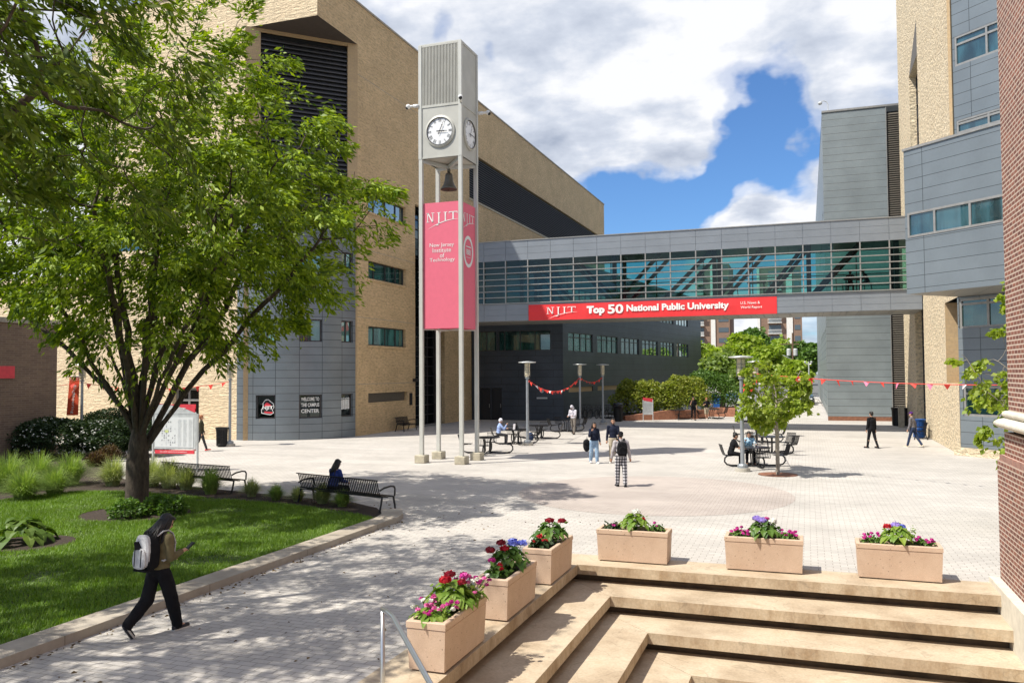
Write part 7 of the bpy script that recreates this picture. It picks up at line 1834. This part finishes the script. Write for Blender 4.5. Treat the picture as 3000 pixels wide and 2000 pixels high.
# 1 woman with phone and grey backpack, near the kerb
pf = G(372, 1452*1.0)
f1, f2 = G(404*1.0*1.2755, 1445*1.2755), G(322*1.2755, 1463*1.2755); mid = f1*.5+f2*.5
Jw = person('person in an olive sweater and black trousers walking with a phone beside the kerb', (mid.x, mid.y), radians(-6), 1.72, {'R': (.32, .06, .03, -.02), 'L': (-.27, .62, .03, -.9)}, {'R': (.05, .12, 1.75, .30), 'L': (.10, .12, 1.3, .55)},
            lean=.06, head=(-.45, -.55), style='long', top='cloth_olive', bottom='cloth_black', shoes='cloth_charcoal', vox=.012, loose=1.12, wide=1.30, female=True)
backpack(Jw, 'light grey backpack with black trim worn by the person in the olive sweater', 'pack_grey', (.31, .20, .50))
w = worldp(Jw, Jw['Rwr']+Jw['Rhd']*.12); ph = thing('phone', 'dark phone held by the person in the olive sweater', 'phone', w, Jw['thing'].rotation_euler.z); mb = MB(); mb.bar((-.0, -.02, -.02), (.02, .11, .07), .075, .012); mb.build('case', 'black', ph); mb = MB(); mb.bar((-.004, -.01, -.008), (.016, .10, .076), .066, .003); mb.build('screen', 'black', ph)
# 2 woman with hand at her mouth
p = G(1365*1.2755, 1064*1.2755)
person('person in a dark sweater and light blue jeans walking with a hand at the mouth', p, TOCAM+.15, 1.66, walk(.10, -.12, .05, .2), {'R': (.55, .25, 2.15, .55), 'L': (.05, .15, .5, .1)}, head=(-.1, .1), style='curly', hair='hair_black', top='cloth_navy', bottom='jeans', shoes='cloth_white', loose=1.08, wide=1.22, female=True)
bg_ = thing('handbag', 'black bag and coat carried by the person in light blue jeans', 'bag', (p.x-.30, p.y-.02, .62), TOCAM); mb = MB(); mb.ball((0, 0, .1), (.15, .09, .26)); mb.ball((.03, .05, .22), (.12, .08, .12)); mb.build('bag', 'cloth_black', bg_, smooth=True); mb = MB(); mb.tube([(-.05, 0, .3), (-.02, 0, .45), (.04, 0, .3)], .012, 6); mb.build('handle', 'cloth_black', bg_)
# 3 man in navy sweater
p = G(1409*1.2755, 1062*1.2755)
person('bearded person in a navy sweater and khaki trousers walking toward the camera', p, TOCAM-.1, 1.80, walk(-.15, .16, .3, .05), {'L': (.1, .12, .25, .05), 'R': (-.12, .14, .2, .05)}, style='beard', top='cloth_navy', bottom='cloth_khaki', shoes='sole_white', loose=1.0)
# 4 plaid trousers
p = G(1427*1.2755, 1117*1.2755)
J4 = person('person in a grey hoodie and plaid trousers walking away with a black backpack', p, FC+.05, 1.76, walk(.08, -.10, .05, .1), {'L': (.0, .22, .35, .05), 'R': (.05, .26, .3, .05)}, style='cap', hair='hair_black', hood='cloth_black', top='cloth_grey', bottom='cloth_plaid', shoes='cloth_black', loose=1.12, wide=1.1)
backpack(J4, 'black backpack worn by the person in plaid trousers', 'cloth_black', (.32, .18, .44))
# 5 hooded
p = G(1317*1.2755, 997*1.2755)
J5 = person('person in a light grey hoodie with the hood up looking down by the tables', p, TOCAM-.55, 1.74, walk(.14, -.2, .05, .25), {'L': (.35, .1, 1.2, .3), 'R': (.3, .1, 1.2, .3)}, lean=.08, head=(-.5, -.3), style='hoodup', hood='cloth_lightgrey', top='cloth_lightgrey', bottom='pants_grey', shoes='cloth_black', loose=1.12, skin='skin_dark')
# 6, 7
p = G(2003*1.2755, 1029*1.2755)
person('person all in black walking away across the sunny plaza', p, FC+.35, 1.74, walk(.22, -.2, .05, .2), down, style='short', hair='hair_black', top='cloth_black', bottom='cloth_black', shoes='cloth_black')
p = G(2098*1.2755, 1027*1.2755)
person('person in a grey jacket and purple cap walking left past the blue bin', p, FC+.75, 1.72, walk(.30, -.32, .05, .25), {'L': (.15, .1, .3, 0), 'R': (-.2, .12, .3, 0)}, lean=.1, style='cap', hood='cloth_purple', hair='hair_brown', top='cloth_greyjacket', bottom='cloth_darkjeans', shoes='cloth_beige')
# 8, 9 far pair
p = G(1593*1.2755, 965*1.2755); person('far person dressed in black with a hand raised to the face', p, TOCAM, 1.78, walk(.1, -.1), {'R': (.5, .2, 2.2, .4), 'L': (0, .12, .2, 0)}, head=(-.2, 0), top='cloth_black', bottom='cloth_black', sleeves=.5, vox=.022)
p = G(1623*1.2755, 964*1.2755); person('far red-haired person in a black shirt and pale shorts', p, TOCAM+.1, 1.68, walk(-.12, .15, .3, .05), {'R': (.4, .35, 1.5, .5), 'L': (.4, .35, 1.5, .5)}, head=(-.2, 0), hair='hair_red', top='cloth_black', bottom='cloth_khaki', shorts=True, sleeves=.5, shoes='sole_white', vox=.022)
# 10 beside the directory
p = G(589, 1322); person('person in a dark green coat and red shoes stepping out from behind the directory board', (p.x, p.y), TOCAM+1.9, 1.74, {'L': (-.25, .25, .02, -.4), 'R': (.30, .0, .02, .1)}, {'L': (.1, .1, .3, 0), 'R': (-.1, .1, .3, .05)}, style='bun', hair='hair_red', top='cloth_green', bottom='cloth_charcoal', shoes='cloth_red', loose=1.15, wide=.85, female=True)
# 11 on the near bench, from behind
c, r0, fw_ = bench1; dr_ = Vector((fw_.y, -fw_.x, 0))
pb = c - dr_*.42
person('person in a blue top with long black hair sitting on the near bench', (pb.x-fw_.x*.10, pb.y-fw_.y*.10), r0, 1.70, {'L': (1.5, 1.5, .1), 'R': (1.5, 1.5, .1)}, {'L': (.5, .15, 1.0, .4), 'R': (.5, .15, 1.0, .4)}, lean=.22, head=(-.25, -.1), seat=.44, style='long', top='cloth_blue', bottom='cloth_black', shoes='cloth_black', loose=1.1, female=True)
# 12 white turban at table B, on the seat toward the left
def sitter(i, k, label, turn=0, **kw):
    p, r_ = TPOS[i]; a = r_+k*pi/2; x, y = p.x+.93*cos(a), p.y+.93*sin(a); rz = a+pi/2
    return person(label, (x, y), rz+turn, kw.pop('h', 1.72), {'L': (1.45, 1.5, .12), 'R': (1.45, 1.5, .12)}, kw.pop('arms', {'L': (.75, .2, 1.1, .3), 'R': (.75, .2, 1.1, .3)}), seat=.45, lean=kw.pop('lean', .18), **kw)
sitter(1, 2, 'person in a white turban and light blue shirt eating at a round table', style='turban', hood='cloth_white', top='cloth_skyblue', bottom='cloth_charcoal', arms={'L': (.7, .2, 1.2, .3), 'R': (.9, .25, 1.9, .4)})
sitter(4, 2, 'person in black with dark tied hair sitting at the table left of the maple', style='bun', top='cloth_black', bottom='cloth_black', hair='hair_black', lean=.3, female=True, sleeves=.5)
sitter(4, 1, 'person in a blue tie-dye shirt sitting at the table facing the camera', style='curly' if False else 'short', top='cloth_tiedye', bottom='cloth_black', hair='hair_black', arms={'L': (.9, .2, 1.2, .5), 'R': (.8, .25, 2.0, .4)}, lean=.3, skin='skin')
# things on and by the tables
p, r_ = TPOS[1]; t = thing('food_bag', 'small orange and white food bag on the table before the turbaned person', 'bag', (p.x-.1, p.y, .755)); mb = MB(); mb.bar((0, 0, 0), (.03, 0, .26), .13, .1); mb.build('bag', 'flag_white', t); mb = MB(); mb.bar((.1, .12, 0), (.1, .12, .24), .07); mb.build('bottle', 'black', t)
t = thing('water_bottle', 'clear bottle on the table of the seated pair', 'bottle', (TPOS[4][0].x, TPOS[4][0].y, .753)); mb = MB(); mb.lathe([(.035, 0), (.035, .16), (.015, .2), (.015, .23)], 12, (0, 0, 0)); mb.build('bottle', 'sign_grey', t)
p = G(1555, 1288); t = thing('backpack', 'dark backpack leaning on the foot of the first plaza lamp', 'backpack', (p.x+.1, p.y-.35, 0)); mb = MB(); mb.ball((0, 0, .2), (.2, .14, .24)); mb.build('bag', 'cloth_darkjeans', t, smooth=True); mb = MB(); mb.tube([(-.08, -.12, .3), (-.1, -.2, .1), (-.08, -.1, .02)], .02, 6); mb.build('strap', 'cloth_black', t)
# furniture and people inside the bridge
def hi_table(x, label):
    t = thing('high_table', label, 'table', (x, YB+1.7, zg0-.12), group='high tables inside the bridge'); mb = MB(); mb.box(-.55, .55, -.35, .35, 1.0, 1.05); mb.build('tabletop', 'dark_metal', t)
    for sx in (-.42, .42): mb = MB(); mb.box(sx-.03, sx+.03, -.25, .25, 0, 1.0); mb.build('leg', 'dark_metal', t)
def stool(x, label, first=[None]):
    if first[0] is None:
        t = thing('bar_chair', label, 'chair', group='tall chairs inside the bridge'); mb = MB(); mb.box(-.2, .2, -.2, .2, .72, .76); mb.build('seat', 'black', t); mb = MB(); mb.box(-.2, -.17, -.2, .2, .76, 1.15); mb.build('backrest', 'black', t)
        for sx in (-.2, .2):
            for sy in (-.18, .18): mb = MB(); mb.tube([(sx*1.15, sy*1.1, 0), (sx*.8, sy, .72)], .015, 5); mb.build('leg', 'dark_metal', t)
        first[0] = t; t.location = (x, YB+1.6, zg0-.12)
    else: place(first[0], True, (x, YB+1.6, zg0-.12), 0, label)
zf = zg0-.12
hi_table(BR.px(2212, 800)[0], 'high table inside the bridge, middle bays'); hi_table(BR.px(2505, 800)[0], 'high table inside the bridge near the limestone building')
stool(BR.px(2145, 800)[0], 'tall chair left of the middle high table inside the bridge'); stool(BR.px(2262, 800)[0], 'tall chair right of the middle high table inside the bridge'); stool(BR.px(2462, 800)[0], 'tall chair at the right-hand high table inside the bridge')
xx = BR.px(2548, 800)[0]; stool(xx, 'tall chair under the seated person inside the bridge')
person('dark silhouetted person seated at the high table inside the bridge', (xx, YB+1.6), pi/2, 1.72, {'L': (1.3, 1.2, .1), 'R': (1.3, 1.2, .1)}, {'L': (.8, .2, 1.0, .3), 'R': (.8, .2, 1.0, .3)}, seat=.76, lean=.4, vox=.024, z0=zf, skin='skin_dark')
xx = BR.px(2497, 800)[0]
person('second dark silhouetted person beyond the high table inside the bridge', (xx, YB+2.6), pi, 1.72, {'L': (1.3, 1.2, .1), 'R': (1.3, 1.2, .1)}, {'L': (.8, .2, 1.0, .3), 'R': (.8, .2, 1.0, .3)}, seat=.76, lean=.2, vox=.024, z0=zf, skin='skin_dark')
